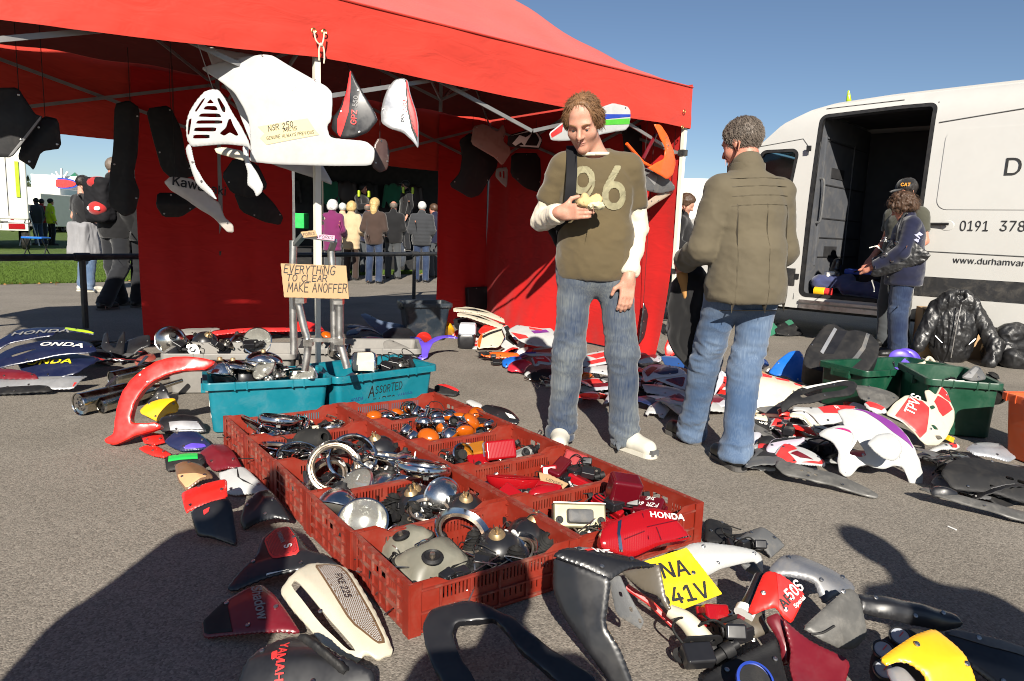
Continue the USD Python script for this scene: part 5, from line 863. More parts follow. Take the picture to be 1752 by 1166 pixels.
lay('motorcycle_side_cover','white panel with a stepped black flash',SIDE,[(858,560),(868,556),(876,566),(874,574),(888,590),(886,596),(868,598),(856,590),(866,580)],WR,tilt=(.1,-.5),rest=.04,bulge=.02,decals=[([(862,561),(870,558),(874,568),(872,574),(886,590),(878,592),(862,580),(866,571)],INKB,'flash')])
lay('motorcycle_side_cover','white latticed panel with red fields on top of the heap',SIDE,[(868,566),(884,555),(900,558),(926,562),(944,560),(954,580),(948,594),(908,590),(890,584)],WR,tilt=(.05,-.45),rest=.1,bulge=.02,decals=[([(873,570),(900,576),(904,580),(886,582)],PRED,'field'),([(908,568),(934,565),(940,570),(914,573)],PPURP,'field'),([(905,561),(928,565),(926,568),(906,565)],PRED,'field')])
lay('motorcycle_side_cover','white panel with a purple wedge against the red wall',SIDE,[(920,560),(936,552),(958,543),(978,540),(976,560),(958,566),(940,564)],WR,tilt=(0,-.8),rest=.06,bulge=.02,decals=[([(932,558),(958,548),(962,553),(938,561)],PPURP,'wedge')])
lay('motorcycle_side_cover','red panel with white lettering and white nose, before the lattice panel',SIDE,[(883,601),(888,583),(900,582),(944,573),(960,576),(962,590),(940,596),(908,599),(894,602)],WR,tilt=(.05,-.6),rest=.02,bulge=.03,decals=[([(895,600),(900,584),(944,574),(957,578),(956,589),(936,594)],PRED,'field')],texts=[('GSX-R',(920,588),.028,.16,PWHITE,{'shear':.2,'up':.006})])
lay('motorcycle_tail','orange tail panel with black ends at the front of the heap',TAIL,[(822,606),(840,602),(864,602),(886,604),(890,610),(870,612),(846,612),(826,609)],ORANGE,tilt=(0,-.4),rest=.03,bulge=.02,decals=[([(820,605),(836,603),(838,609),(824,609)],INKB,'end')]);many(jm[1],[(828,610,.02,0,0,30,1.3),(842,616,.02,0,30,90,1.2),(852,622,.02,30,0,10,1.2)],'black bracket under the orange tail panel','brackets under the orange tail')
lay('motorcycle_side_cover','small bright blue cover between orange and red ones',SIDE,[(859,616),(864,610),(882,609),(894,613),(880,622),(866,630),(860,626)],BLUEG,tilt=(0,-.5),rest=.01,bulge=.04)
lay('tank_cover','rounded crimson cover nearest the tarmac','tank cover',[(868,632),(870,622),(878,616),(896,617),(912,622),(902,630),(896,638),(876,637)],gloss('crimson_gloss',(.5,.02,.04),.05),tilt=(0,-.5),rest=.01,bulge=.06)
lay('motorcycle_side_cover','red and white shield-shaped panel with small lettering',SIDE,[(908,611),(932,608),(940,614),(946,622),(938,624),(924,622),(922,625),(914,626)],WR,tilt=(0,-.6),rest=.03,bulge=.01,decals=[([(911,612),(931,610),(942,621),(930,620),(921,619),(916,624)],PRED,'field')],texts=[('YAMAHA',(916,615),.012,.0,PWHITE,{'up':.004})])
lay('motorcycle_side_cover','blue and white strip panel behind the red shield panel',SIDE,[(895,603),(920,602),(952,604),(956,609),(925,608),(905,608)],WR,tilt=(0,-.3),rest=.05,bulge=.01,decals=[([(898,604),(918,603),(916,606),(902,606)],PBLUE)])
for(pix,lb,m,dc)in[([(896,640),(904,634),(920,648),(910,650)],'small white strap panel behind the crimson cover',WR,[]),([(925,634),(952,634),(954,640),(930,638)],'short white strip piece on the broken bits',WR,[]),([(900,642),(930,630),(952,632),(956,646),(930,650),(912,650)],'black inner panel among the broken white bits',BLACK,[]),([(938,640),(960,645),(962,660),(944,656)],'white broken piece beside the standing man',WR,[])]:lay('bodywork_scrap',lb,'panel scrap',pix,m,tilt=(0,-.4),rest=.01,bulge=.015,decals=dc)
many(jm[2],[(920,648,.02,0,0,30,1.2),(928,654,.02,0,30,90,1.2),(938,660,.02,30,0,10,1.2),(946,650,.03,0,0,60,1.3),(932,644,.03,0,0,10,1.3),(950,664,.01,0,0,80,1.1)],'white broken bit on the tarmac left of the eating man','broken white bits on the tarmac')
# between and behind the men's legs
for pix,lb,zz,dc in[([(998,606),(1040,598),(1058,600),(1062,618),(1010,626),(996,624)],'red and white panel seen between the eating man legs',.1,[([(1004,610),(1046,602),(1058,606),(1020,616)],PRED,'field'),([(1004,620),(1050,612),(1058,616),(1012,624)],PRED,'field')]),([(998,630),(1050,622),(1066,634),(1064,648),(1030,640),(1000,636)],'pale grey panel with a red tip between the eating man legs',.07,[([(1006,636),(1030,640),(1064,646),(1060,650),(1036,650)],PRED,'field')]),([(1072,610),(1100,602),(1114,612),(1120,618),(1098,621),(1076,618)],'red panel with a black and white stripe at the pole foot',.12,[([(1080,612),(1104,606),(1112,612),(1092,618)],PRED,'field'),([(1088,613),(1112,607),(1113,609),(1094,617)],INKB)])]:lay('motorcycle_side_cover',lb,SIDE,pix,WR,tilt=(0,-.35),rest=zz,bulge=.02,decals=dc)
many(jm[1],[(1005,655,.03,0,0,30,1.8),(1030,662,.03,0,30,90,1.8),(1048,668,.03,30,0,10,1.8),(1020,672,.02,0,0,60,1.8)],'large black bracket in the shade between the eating man legs','brackets between the legs');put(ind,GP(1004,648,.08),(40,0,20),'amber indicator lying between the legs of the eating man',None,1.4)
WG=gloss('pale_grey_paint',(.42,.42,.46),.1)
lay('motorcycle_fairing','large white, maroon and navy fairing left of the man in blue jeans',FAIR,[(1114,645),(1150,640),(1180,643),(1200,634),(1230,620),(1240,650),(1222,676),(1180,668),(1148,660),(1126,652)],WG,tilt=(.05,-.5),rest=.08,bulge=.03,decals=[([(1136,653),(1152,650),(1172,648),(1168,664),(1150,658)],RB,'field',1),([(1178,642),(1204,636),(1200,652),(1180,664)],RB,'field',1),([(1148,651),(1168,650),(1166,662)],NAVY,'field',1)])
lay('motorcycle_fairing','maroon and navy fairing lying behind the large white one',FAIR,[(1098,634),(1112,622),(1130,622),(1160,628),(1176,640),(1146,646),(1120,648),(1102,652)],WG,tilt=(0,-.4),rest=.15,bulge=.03,decals=[([(1102,638),(1116,628),(1126,632),(1108,648)],RB,'field',1),([(1116,640),(1140,630),(1160,634),(1160,642),(1130,645)],NAVY,'field',1)])
lay('motorcycle_fairing','plain pale grey fairing under the maroon and navy ones',FAIR,[(1098,656),(1130,658),(1164,668),(1190,678),(1196,690),(1160,684),(1130,676),(1104,670)],WG,tilt=(0,-.4),rest=.03,bulge=.03);many(jm[1],[(1108,662,.05,0,0,30,1.5),(1140,668,.05,0,30,90,1.5),(1100,682,.02,30,0,10,1.5)],'black bracket between the stacked pale fairings','brackets between pale fairings')
lay('motorcycle_fairing','maroon striped panel with a white edge by the black shoe',FAIR,[(1140,678),(1164,673),(1178,682),(1190,694),(1180,702),(1160,696),(1146,690)],WG,tilt=(0,-.4),rest=.03,bulge=.02,decals=[([(1144,680),(1162,675),(1176,685),(1184,695),(1168,692)],RB,'field')])
lay('bracket_plate','white forked plate lying on the tarmac between the two men','plate',[(1104,706),(1110,696),(1128,684),(1146,700),(1136,714),(1128,712),(1126,708),(1112,706),(1109,710)],WHITEG,tilt=(.05,-.3),bulge=.01,round_=0);lay('bodywork_scrap','cream strip leaning from the forked plate to the shoe','panel scrap',[(1128,682),(1140,680),(1172,700),(1180,716),(1160,708)],CREAM,tilt=(.1,-.3),rest=.02,bulge=.01)
lay('tank','bright red fuel tank with a white outlined panel behind the man in blue jeans','fuel tank',[(1136,596),(1144,580),(1160,574),(1178,574),(1210,570),(1230,580),(1230,612),(1200,610),(1170,606),(1160,602),(1150,608),(1140,606)],REDG,tilt=(0,-.9),rest=.05,bulge=.12,decals=[([(1168,604),(1172,580),(1200,574),(1204,577),(1176,583),(1173,602),(1200,605),(1200,608)],PWHITE,'outline')])
lay('fabric_bag','dark blue padded cloth lying under the red tank','cloth',[(1130,612),(1140,606),(1170,614),(1204,628),(1198,636),(1168,630),(1138,624)],cloth('blue_cloth',(.01,.045,.16)),tilt=(0,-.5),rest=.01,bulge=.06);lay('bodywork_scrap','bright blue panel end under the red tank','panel scrap',[(1176,618),(1186,612),(1204,622),(1202,630),(1184,630)],BLUEG,tilt=(0,-.5),rest=.06,bulge=.03)
# right of the man in blue jeans
lay('motorcycle_mudguard','shiny bright blue mudguard beside the black hard case',GUARD,[(1314,640),(1330,622),(1352,604),(1368,600),(1374,610),(1380,640),(1376,656),(1360,656),(1344,648),(1326,646)],BLUEG,tilt=(-.2,-.9),rest=.02,bulge=.08,crease=.0)
for a_,px,py in(('left',1276,628),('right',1300,626)):dome('blue_cover',f'dark blue domed cover, {a_} one of two by the blue mudguard','cover',px,py,.04,(.075,.07,.07),gloss('deep_blue',(.008,.03,.13),.05),euler(-30,0,0))
lay('bodywork_scrap','tan strap-shaped piece by the blue domes','panel scrap',[(1290,636),(1304,634),(1318,642),(1308,646)],BROWN,tilt=(0,-.3),rest=.06,bulge=.01);dome('filler_cap_cover','small white cap behind the tan piece','cap',1316,636,.06,(.025,.025,.025),PWHITE)
lay('fuel_tank','large cream tank with red flashes and a round white badge','fuel tank',[(1256,640),(1270,634),(1300,642),(1330,650),(1352,655),(1368,662),(1380,660),(1366,672),(1352,690),(1340,696),(1300,702),(1280,700),(1260,690),(1250,664)],CREAM,tilt=(.0,-.7),rest=.05,bulge=.12,decals=[([(1282,645),(1300,644),(1318,652),(1316,657),(1296,655)],PRED,'flash'),([(1323,654),(1348,655),(1348,660),(1326,659)],PRED,'flash'),([(1355,661),(1366,663),(1374,668),(1358,666)],PRED,'flash'),([(1262,657),(1272,655),(1279,663),(1278,676),(1268,682),(1260,676)],INKB,'badge_ring',2),([(1262,660),(1271,658),(1276,664),(1275,675),(1267,679),(1261,674)],PWHITE,'badge',2),([(1263,665),(1272,662),(1274,668),(1264,672)],PRED,'badge_mark')])
lay('motorcycle_side_cover','dark grey panel under the cream tank',SIDE,[(1292,698),(1310,690),(1338,690),(1346,704),(1330,720),(1310,708)],GREYP,tilt=(0,-.6),rest=.03,bulge=.02);lay('motorcycle_side_cover','cream strip with a winged emblem below the cream tank',SIDE,[(1268,702),(1300,708),(1316,712),(1316,720),(1290,716),(1264,712)],CREAM,tilt=(0,-.5),rest=.05,bulge=.01,decals=[([(1282,708),(1289,711),(1296,708),(1289,714)],gloss('gold_print',(.4,.25,.05)),'emblem')])
lay('motorcycle_side_cover','black panel with a broken white script below the winged strip',SIDE,[(1262,712),(1300,718),(1322,724),(1320,738),(1290,732),(1262,724)],BLACK,tilt=(0,-.4),rest=.02,bulge=.01,texts=[('Kawa',(1282,724),.028,-.2,PWHITE,{'shear':.3})]);lay('bodywork_scrap','long white strip in front of the black script panel','panel scrap',[(1262,722),(1290,732),(1320,738),(1318,744),(1284,738),(1262,730)],WHITEG,tilt=(0,-.3),rest=.01,bulge=.01)
lay('motorcycle_fairing','long black framed fairing with a white top edge, across the heap',FAIR,[(1335,692),(1352,676),(1368,664),(1400,658),(1440,649),(1462,650),(1468,658),(1460,676),(1420,682),(1390,690),(1360,692),(1340,704)],BLACK,tilt=(.05,-.6),rest=.16,bulge=.03,decals=[([(1372,664),(1402,657),(1446,648),(1458,649),(1420,658),(1380,668)],PWHITE,'white_edge')],holes=[[(1366,680),(1396,670),(1440,662),(1452,664),(1440,670),(1400,677),(1372,684)]])
lay('motorcycle_fairing','black scraped inner fairing behind the TPVS nose',FAIR,[(1460,656),(1490,662),(1530,672),(1540,682),(1516,700),(1490,690),(1470,680)],DG,tilt=(0,-.5),rest=.12,bulge=.04)
lay('motorcycle_fairing','white panel with large red field under the black framed fairing',FAIR,[(1356,702),(1358,694),(1374,696),(1398,698),(1430,692),(1466,692),(1474,706),(1450,720),(1430,724),(1404,726),(1392,716),(1376,704)],WR,tilt=(0,-.5),rest=.12,bulge=.03,decals=[([(1398,698),(1430,692),(1464,694),(1460,702),(1436,712),(1408,711)],PRED,'field')],texts=[('R',(1428,704),.03,.1,PWHITE,{'up':.007})])
lay('motorcycle_fairing','red wedge-shaped panel with a white rim behind the white mudguard',FAIR,[(1478,690),(1486,686),(1516,698),(1518,706),(1500,706),(1484,698)],WR,tilt=(0,-.5),rest=.2,bulge=.02,decals=[([(1480,690),(1486,688),(1514,699),(1508,704),(1488,698)],PRED,'field')])
for k,dy in enumerate((0,9)):lay('motorcycle_fairing',['upper pale kinked fairing edge of the stacked pair','lower pale kinked fairing edge of the stacked pair'][k],FAIR,[(1352,706+dy),(1376,704+dy),(1384,710+dy),(1400,728+dy*.7),(1420,734),(1440,730),(1440,742),(1410,742),(1392,736+dy*.5),(1376,716+dy),(1352,712+dy)],CREAM if k==0 else BLACK,tilt=(0,-.5),rest=.09-.04*k,bulge=.02,decals=[([(1354,707+dy),(1376,705+dy),(1396,727+dy*.7),(1390,730+dy*.7),(1374,712+dy)],PWHITE,'pale_edge')])
lay('motorcycle_side_cover','red ended white panel at the left end of the heap',SIDE,[(1316,730),(1324,716),(1338,718),(1342,726),(1336,734),(1318,734)],WR,tilt=(0,-.6),rest=.03,bulge=.02,decals=[([(1319,730),(1326,718),(1338,720),(1332,732)],PRED,'field')]);lay('motorcycle_side_cover','small red block panel behind the black fairing end',SIDE,[(1330,700),(1340,696),(1352,702),(1350,712),(1334,712)],REDG,tilt=(0,-.7),rest=.08,bulge=.02)
lay('motorcycle_side_cover','pale pointed panel beside the blue jeans cuff',SIDE,[(1277,738),(1304,740),(1300,752),(1288,764),(1278,756)],WG,tilt=(0,-.5),rest=.03,bulge=.02);lay('motorcycle_side_cover','black panel between two pale points',SIDE,[(1298,748),(1316,744),(1330,752),(1318,764),(1302,768),(1296,760)],BLACK,tilt=(0,-.5),rest=.04,bulge=.02)
lay('motorcycle_side_cover','white strip with black end standing by the jeans',SIDE,[(1288,768),(1296,764),(1292,784),(1286,788)],PWHITE,tilt=(0,-.8),rest=.01,bulge=.01);lay('motorcycle_side_cover','bright red narrow panel at the heap front',SIDE,[(1296,790),(1300,772),(1310,768),(1312,780),(1304,790)],REDG,tilt=(0,-.7),rest=.01,bulge=.02)
lay('motorcycle_fairing','pale lilac panel with black edge lying at the heap front',FAIR,[(1310,768),(1322,750),(1350,748),(1378,746),(1376,756),(1352,770),(1330,776),(1318,780)],gloss('lilac_grey',(.45,.4,.47),.1),tilt=(0,-.5),rest=.06,bulge=.02,decals=[([(1316,760),(1324,753),(1374,748),(1370,752),(1330,758)],INKB)])
lay('seat_unit','red and white seat unit open at the top, in front of the heap','seat unit',[(1322,782),(1340,758),(1356,764),(1372,766),(1396,776),(1412,790),(1412,798),(1390,799),(1360,796),(1366,804),(1356,806),(1338,796)],WR,tilt=(0,-.45),rest=.02,bulge=.04,decals=[([(1326,782),(1342,760),(1356,766),(1362,774),(1346,780),(1362,795),(1364,804),(1354,804),(1338,795)],PRED,'field'),([(1364,796),(1400,794),(1408,786),(1411,792),(1404,798),(1376,799)],PRED,'edge'),([(1362,778),(1390,792),(1368,790),(1350,782)],MAROON,'hollow')])
lay('belly_panel','long dark grey belly panel pointing right on the tarmac',FAIR,[(1326,796),(1332,784),(1356,790),(1380,800),(1420,808),(1440,816),(1482,834),(1504,846),(1502,850),(1470,844),(1420,830),(1370,818),(1340,810)],DG,tilt=(0,-.3),rest=.003,bulge=.02,holes=[[(1368,806),(1374,807),(1374,810),(1368,809)],[(1380,810),(1386,811),(1386,814),(1380,813)],[(1392,813),(1398,815),(1398,818),(1392,816)]]);lay('bodywork_scrap','thin white strip lying beside the black shoe','panel scrap',[(1282,796),(1310,798),(1328,801),(1326,804),(1300,802),(1282,799)],WHITEG,rest=.003,bulge=.008)
t=lay('motorcycle_mudguard','large white mudguard with a dark blue stripe, front of the right heap',GUARD,[(1432,702),(1450,699),(1472,700),(1500,708),(1526,722),(1546,742),(1562,768),(1574,790),(1584,818),(1582,832),(1572,833),(1560,826),(1544,800),(1528,798),(1512,804),(1494,802),(1482,797),(1468,800),(1456,815),(1446,815),(1436,806),(1432,790),(1434,774),(1424,760),(1398,744),(1410,736),(1436,730),(1458,736),(1464,748),(1460,762),(1448,780),(1468,786),(1480,782),(1440,730),(1440,722)],WHITEG,n=(-.05,-.8,.6),p0=G(1480,812,.03),bulge=.07,rim=.012,round_=1,decals=[([(1456,700),(1474,701),(1502,710),(1528,726),(1546,746),(1560,772),(1552,764),(1530,748),(1524,744),(1500,722),(1478,706)],PPURP,'blue_stripe',1)],bolts=[(1472,782),(1534,786),(1448,810)])
lay('','','',[(1400,744),(1412,735),(1436,730),(1456,734),(1463,746),(1458,762),(1446,782),(1440,800),(1436,806),(1432,790),(1434,774),(1424,758)],WHITEG,n=(-.2,-.8,.55),p0=G(1440,800,.1),into=t,part='rear_wing',bulge=.03,decals=[([(1428,734),(1450,732),(1460,741),(1446,737)],gloss('magenta_print',(.35,.02,.14)),'stripe')]);lay('','','',[(1484,758),(1500,744),(1526,740),(1540,756),(1546,770),(1538,784),(1530,788),(1512,784),(1494,772)],WHITEG,n=(.1,-.75,.66),p0=G(1500,790,.14),into=t,part='fork_cover',bulge=.03)
t=lay('nose_fairing','white nose fairing with red panels lettered TPVS',FAIR,[(1517,708),(1530,690),(1550,676),(1570,686),(1582,692),(1580,670),(1588,668),(1598,678),(1610,660),(1620,670),(1626,688),(1634,702),(1632,724),(1620,748),(1606,762),(1584,762),(1572,754),(1560,742),(1540,722)],CREAM,n=(.1,-.8,.58),p0=G(1580,775,.03),bulge=.06,decals=[([(1530,712),(1552,681),(1572,690),(1582,702),(1580,742),(1568,755),(1545,730)],PRED,'field'),([(1592,691),(1600,680),(1620,690),(1628,702),(1620,708),(1608,716),(1600,708)],PRED,'field'),([(1602,676),(1611,663),(1620,676),(1625,690),(1612,684)],PRED,'field')],texts=[('TPVS',(1556,716),.05,.98,PWHITE,{'up':.007,'sx':.8})],holes=[[(1583,700),(1590,697),(1594,702),(1586,706)],[(1586,730),(1594,731),(1602,738),(1594,738)],[(1596,747),(1606,747),(1612,752),(1602,754)]])
lay('fairing_bracket','white and red bracket panel with a yellow tab right of the nose fairing',FAIR,[(1566,778),(1590,770),(1620,757),(1634,756),(1644,764),(1634,770),(1612,770),(1592,778),(1576,786)],WR,n=(.05,-.5,.85),p0=G(1600,776,.03),bulge=.02,decals=[([(1622,759),(1634,758),(1638,767),(1628,768)],PRED,'field')]);block('yellow_connector','small yellow plug beside the white bracket panel',G(1625,750,.03),(.05,.03,.025),euler(10,20,30),YELG,.004,'plug')
many(jm[1],[(1400,770,.05,0,0,30,1.8),(1424,782,.05,0,30,90,1.8),(1416,760,.06,30,0,10,1.6),(1345,744,.08,0,0,60,1.5),(1300,690,.06,0,0,10,1.3),(1286,696,.06,0,30,120,1.3)],'black bracket tucked into the right heap of fairings','brackets in the right heap')
lay('fairing_lower','silver crinkled lens cover lying on the black fairings','lens cover',[(1650,770),(1664,760),(1690,754),(1712,756),(1718,768),(1726,776),(1740,782),(1728,788),(1700,784),(1668,780)],SILV,tilt=(0,-.35),rest=.05,bulge=.04)
lay('fairing_lower','long black belly fairing with slots at the right edge',FAIR,[(1608,812),(1622,792),(1650,780),(1680,782),(1752,800),(1800,815),(1800,862),(1752,860),(1700,846),(1660,842),(1630,836)],BLACK,tilt=(0,-.6),rest=.02,bulge=.05,holes=[[(1716,820),(1730,824),(1730,829),(1716,826)],[(1736,826),(1750,830),(1750,836),(1736,832)],[(1690,834),(1702,838),(1702,841),(1690,838)]])
lay('fairing_lower','thin dark blade-shaped panel along the tarmac at the right edge',FAIR,[(1572,834),(1584,831),(1620,842),(1680,858),(1752,876),(1800,886),(1800,902),(1740,888),(1660,866),(1600,848)],DG,tilt=(0,-.2),bulge=.02)
lay('bodywork_scrap','black glossy lump-shaped cover on the dark blade panel','cover',[(1592,840),(1600,830),(1618,834),(1638,840),(1638,856),(1614,852),(1598,848)],BLACKG,tilt=(0,-.7),rest=.03,bulge=.04);lay('screen','broken smoked screen with jagged left edge','windscreen',[(1598,792),(1616,786),(1602,780),(1630,776),(1652,776),(1660,784),(1640,792),(1622,796),(1610,800)],gloss('smoke_dark',(.05,.055,.06),.1),tilt=(0,-.4),rest=.05,bulge=.03,round_=0)
many(jm[1],[(1620,806,.06,0,0,30,1.8),(1640,812,.06,0,30,90,1.8),(1655,806,.08,30,0,10,1.8),(1640,830,.03,0,0,70,1.5)],'black bracket on the belly fairing at the right edge','brackets on the right belly fairing')
# ================================================================ hung under the gazebo
hq=lambda off:T(0,0,0)-tv*off
def hang(name,label,pix,m,off,n=None,tie=(),**k):
    'hangs in the upright plane the given distance in front of (or behind) the front poles'
    pc=np.mean(np.asarray(pix,float),0);t=lay(name,label,k.pop('cat_',FAIR),pix,m,p0=PL(*pc,hq(off),tv),n=unit(-tv+V(0,0,.02))if n is None else n,**k)
    for(px,py)in tie:
        q=t_last[1].lift(t_last[1].to2([(px,py)]),-.004)[0];e_=q+tv*off if off>.03 else q;obj('string',tube([q,V(e_[0],e_[1],2.085 if off>-.5 else 2.28)],.0022,5),RUBBER,t)
    return t
n_=unit(V(-.2,-.96,.12))
def sub(pix,m,off,n,into,part,**k):pc=np.mean(np.asarray(pix,float),0);return lay('','','',pix,m,p0=PL(*pc,hq(off),tv),n=n,into=into,part=part,**k)
t=hang('white_fairing','big white side fairing with a taped note, hanging by the front pole',[(339,115),(370,106),(420,95),(452,93),(466,95),(500,116),(537,137),(560,149),(570,160),(571,178),(568,208),(560,217),(564,234),(572,237),(625,241),(639,253),(637,272),(630,282),(560,283),(470,281),(424,276),(428,262),(430,232),(428,206),(420,186),(404,160),(378,140)],WHITEG,.22,n=n_,bulge=.05,rim=.012,round_=1,tie=[(469,112)],crease=.02,decals=[([(463,100),(482,103),(511,150),(506,158),(492,158),(468,116)],mat('recess_white',(.78,.77,.74),.3),'recess',1),([(445,219),(530,205),(540,222),(548,232),(458,249),(448,238),(456,230)],mat('masking_tape',(.55,.48,.28),.7,var=.06),'tape')],texts=[('NSR 250',(463,227),.03,0,INKB,{'hand':True,'up':.004,'end':(506,219)}),('MC15',(489,228),.018,0,INKB,{'hand':True,'up':.004,'end':(512,224)}),('GENUINE ALWAYS PREVIOUS',(459,241),.016,0,INKB,{'hand':True,'up':.004,'end':(540,230)})],bolts=[(407,103),(450,96),(542,140)])
sub([(424,276),(429,262),(445,264),(470,281),(560,283),(632,282),(636,270),(560,262),(470,262)],WHITEG,.24,unit(V(-.1,-.8,-.55)),t,'lower_lip',bulge=.01)
hang('white_fairing','rear white fairing half, seen behind the note and hanging lower',[(350,78),(372,84),(440,96),(500,120),(520,170),(524,220),(540,262),(572,318),(540,306),(470,284),(440,270),(420,220),(400,170),(366,120)],WHITEG,-.22,n=unit(V(.2,-.95,.1)),bulge=.05,crease=.0,tie=[(380,88)])
DUCT=[(348,156),(360,152),(372,153),(384,168),(400,196),(412,214),(424,240),(428,258),(420,250),(385,247),(345,250),(326,251),(319,240),(319,218),(324,194),(336,172)]
hl=[[(355,178),(361,170),(368,178)],[(350,189),(354,183),(372,183),(376,191)],[(342,202),(347,196),(378,196),(383,203)],[(338,214),(342,208),(384,208),(384,214)],[(333,226),(337,220),(374,220),(372,227)],[(331,238),(333,232),(361,232),(361,238)],[(335,192),(347,171),(352,168),(350,174),(339,193)],[(372,170),(376,168),(388,186),(388,194),(383,193)],[(322,230),(326,206),(331,204),(330,214),(325,232)],[(378,230),(390,220),(394,206),(398,205),(402,216),(410,232),(406,234),(396,228),(386,234)]]
t=hang('duct_fairing','white slotted duct with two hanging prongs, left of the noted fairing',DUCT,WHITEG,.3,n=unit(V(-.1,-.97,.1)),bulge=.04,holes=hl,tie=[(364,155)],round_=1)
sub([(315,254),(322,246),(326,252),(334,285),(350,312),(362,326),(370,343),(352,330),(334,314),(324,284)],WHITEG,.32,unit(V(-.3,-.95,.1)),t,'prong',bulge=.015,bolts=[(331,278),(347,311)])
sub([(414,250),(424,250),(426,276),(440,296),(450,318),(447,330),(438,337),(434,326),(422,316),(424,296),(418,276)],WHITEG,.3,unit(V(.0,-.98,.1)),t,'prong',bulge=.015)
sub([(366,254),(380,251),(416,258),(418,275),(392,268),(370,262)],CREAM,-.05,unit(V(.0,-.9,.3)),t,'inner_bar',bulge=.01)
t=hang('motorcycle_side_cover','black panel with a red blade and GPZ letters, hanging right of the white fairing',[(598,118),(603,124),(610,140),(622,160),(640,190),(646,206),(630,226),(606,236),(584,238),(566,220),(570,200),(582,186),(592,160)],BLACKG,.05,n=unit(V(.0,-.97,.1)),bulge=.03,cat_=SIDE,decals=[([(595,119),(601,119),(600,160),(598,192),(588,222),(582,237),(577,226),(578,204),(588,180),(593,156)],PRED,'blade')],texts=[('GPZ',(610,216),.032,1.5,PRED,{'up':.006}),('550',(612,186),.026,1.5,PGREY,{'up':.006})],tie=[(600,124)])
hang('motorcycle_side_cover','white panel with a red blade and GPZ letters, hanging under the valance',[(676,136),(690,134),(698,138),(702,160),(712,190),(716,212),(716,255),(706,242),(690,228),(666,220),(652,210),(651,190),(656,170),(664,150)],SILV,.02,n=unit(V(.05,-.97,.1)),bulge=.03,cat_=SIDE,decals=[([(695,138),(699,140),(704,166),(714,196),(715,236),(706,218),(700,190)],PRED,'blade'),([(693,138),(695,138),(699,180),(714,236),(714,244),(704,222),(697,190)],INKB,'line')],texts=[('GPZ',(688,172),.028,-1.48,PRED,{'up':.006}),('550',(686,196),.02,-1.48,INKB,{'up':.006})],bolts=[(655,187)],tie=[(688,140)])
hang('screen','brown smoked screen hanging right of the white fairing',[(640,250),(648,236),(662,240),(668,262),(664,290),(650,296),(638,286)],gloss('smoke_brown',(.07,.04,.035),.1),-.3,bulge=.02,cat_='windscreen',tie=[(650,240)])
# inside, in the shade
hang('motorcycle_side_cover','white panel with black Kawasaki lettering hanging askew inside',[(281,312),(292,302),(332,306),(360,336),(376,348),(384,372),(400,386),(400,398),(390,398),(378,386),(364,372),(340,358),(318,342),(292,326)],gloss('dim_white',(.5,.46,.42),.2),-1.2,cat_=SIDE,bulge=.03,texts=[('Kawasaki',(292,316),.06,-.13,INKB,{'up':.006})],bolts=[(388,382)],tie=[(300,306)])
dark=[('black fairing hanging from the roof at the far left edge',[(-10,150),(30,150),(44,172),(60,196),(75,200),(40,246),(20,270),(-10,268)],-.6),('black fairing with a pointed lower tip against the sky',[(40,236),(75,198),(100,204),(106,254),(70,260),(58,292),(50,284),(30,272)],-.7),('long narrow black fairing hanging in front of the rucksack man',[(196,178),(220,172),(240,184),(236,260),(228,300),(240,330),(232,364),(212,372),(186,350),(188,300),(194,250)],-1.6),('black fairing half hanging left of the Kawasaki panel',[(250,186),(290,180),(310,220),(318,270),(336,300),(300,312),(276,290),(262,240)],-1.9),('black fairing hanging behind the Kawasaki panel',[(270,330),(300,330),(340,352),(310,372),(280,372),(266,352)],-2.0),('black nose fairing hanging low by the left wall edge',[(400,330),(440,318),(470,350),(486,372),(480,386),(450,380),(412,362)],-1.9),('black fairing behind the slotted duct',[(400,270),(440,280),(460,320),(430,340),(396,330),(380,300)],-1.3),('big black fairing low in the middle, by the back corner leg',[(786,240),(806,226),(830,250),(856,262),(850,290),(838,306),(822,334),(804,340),(768,318),(786,296),(790,268)],-1.9),('black fairing with pale outline and paint splash hanging at the back',[(868,232),(916,218),(928,240),(924,256),(890,254),(870,250)],-1.7),('black fairing hanging behind the eating man shoulder',[(876,262),(926,262),(924,330),(898,322),(872,300)],-1.9),('black frame-like fairing beside the orange one',[(1066,220),(1110,212),(1130,240),(1120,290),(1090,300),(1068,270)],-.5)]
for lb,pix,off in dark:hang('dark_fairing',lb,pix,BLACK,off,bulge=.05,tie=[tuple(np.asarray(pix[1])+(2,6))],decals=[([(872,233),(914,221),(925,240),(922,253),(890,251),(888,249),(918,250),(921,240),(913,224)],PWHITE,'outline'),([(876,246),(886,232),(896,236),(908,228),(900,240),(896,250),(890,244),(882,250)],PWHITE,'splash')]if 'splash' in lb else[([(14,268),(70,198),(76,202),(24,272)],PGREY,'edge_band')]if 'far left' in lb else[])
hang('pink_fairing','dusty pale fairing hung flat under the roof at the back',[(806,246),(810,216),(830,212),(850,226),(862,212),(866,226),(860,242),(872,252),(874,262),(860,284),(846,270),(832,262)],gloss('dusty_pink',(.3,.17,.14),.2),-1.75,bulge=.03,tie=[(830,216)])
hang('grille_panel','small pale vented panel hanging below the dusty fairing',[(850,288),(870,286),(868,322),(858,314),(848,302)],GREYB,-1.8,bulge=.01,holes=[[(854,294),(857,294),(857,304),(854,303)],[(860,293),(863,293),(863,306),(860,305)]],tie=[(860,290)])
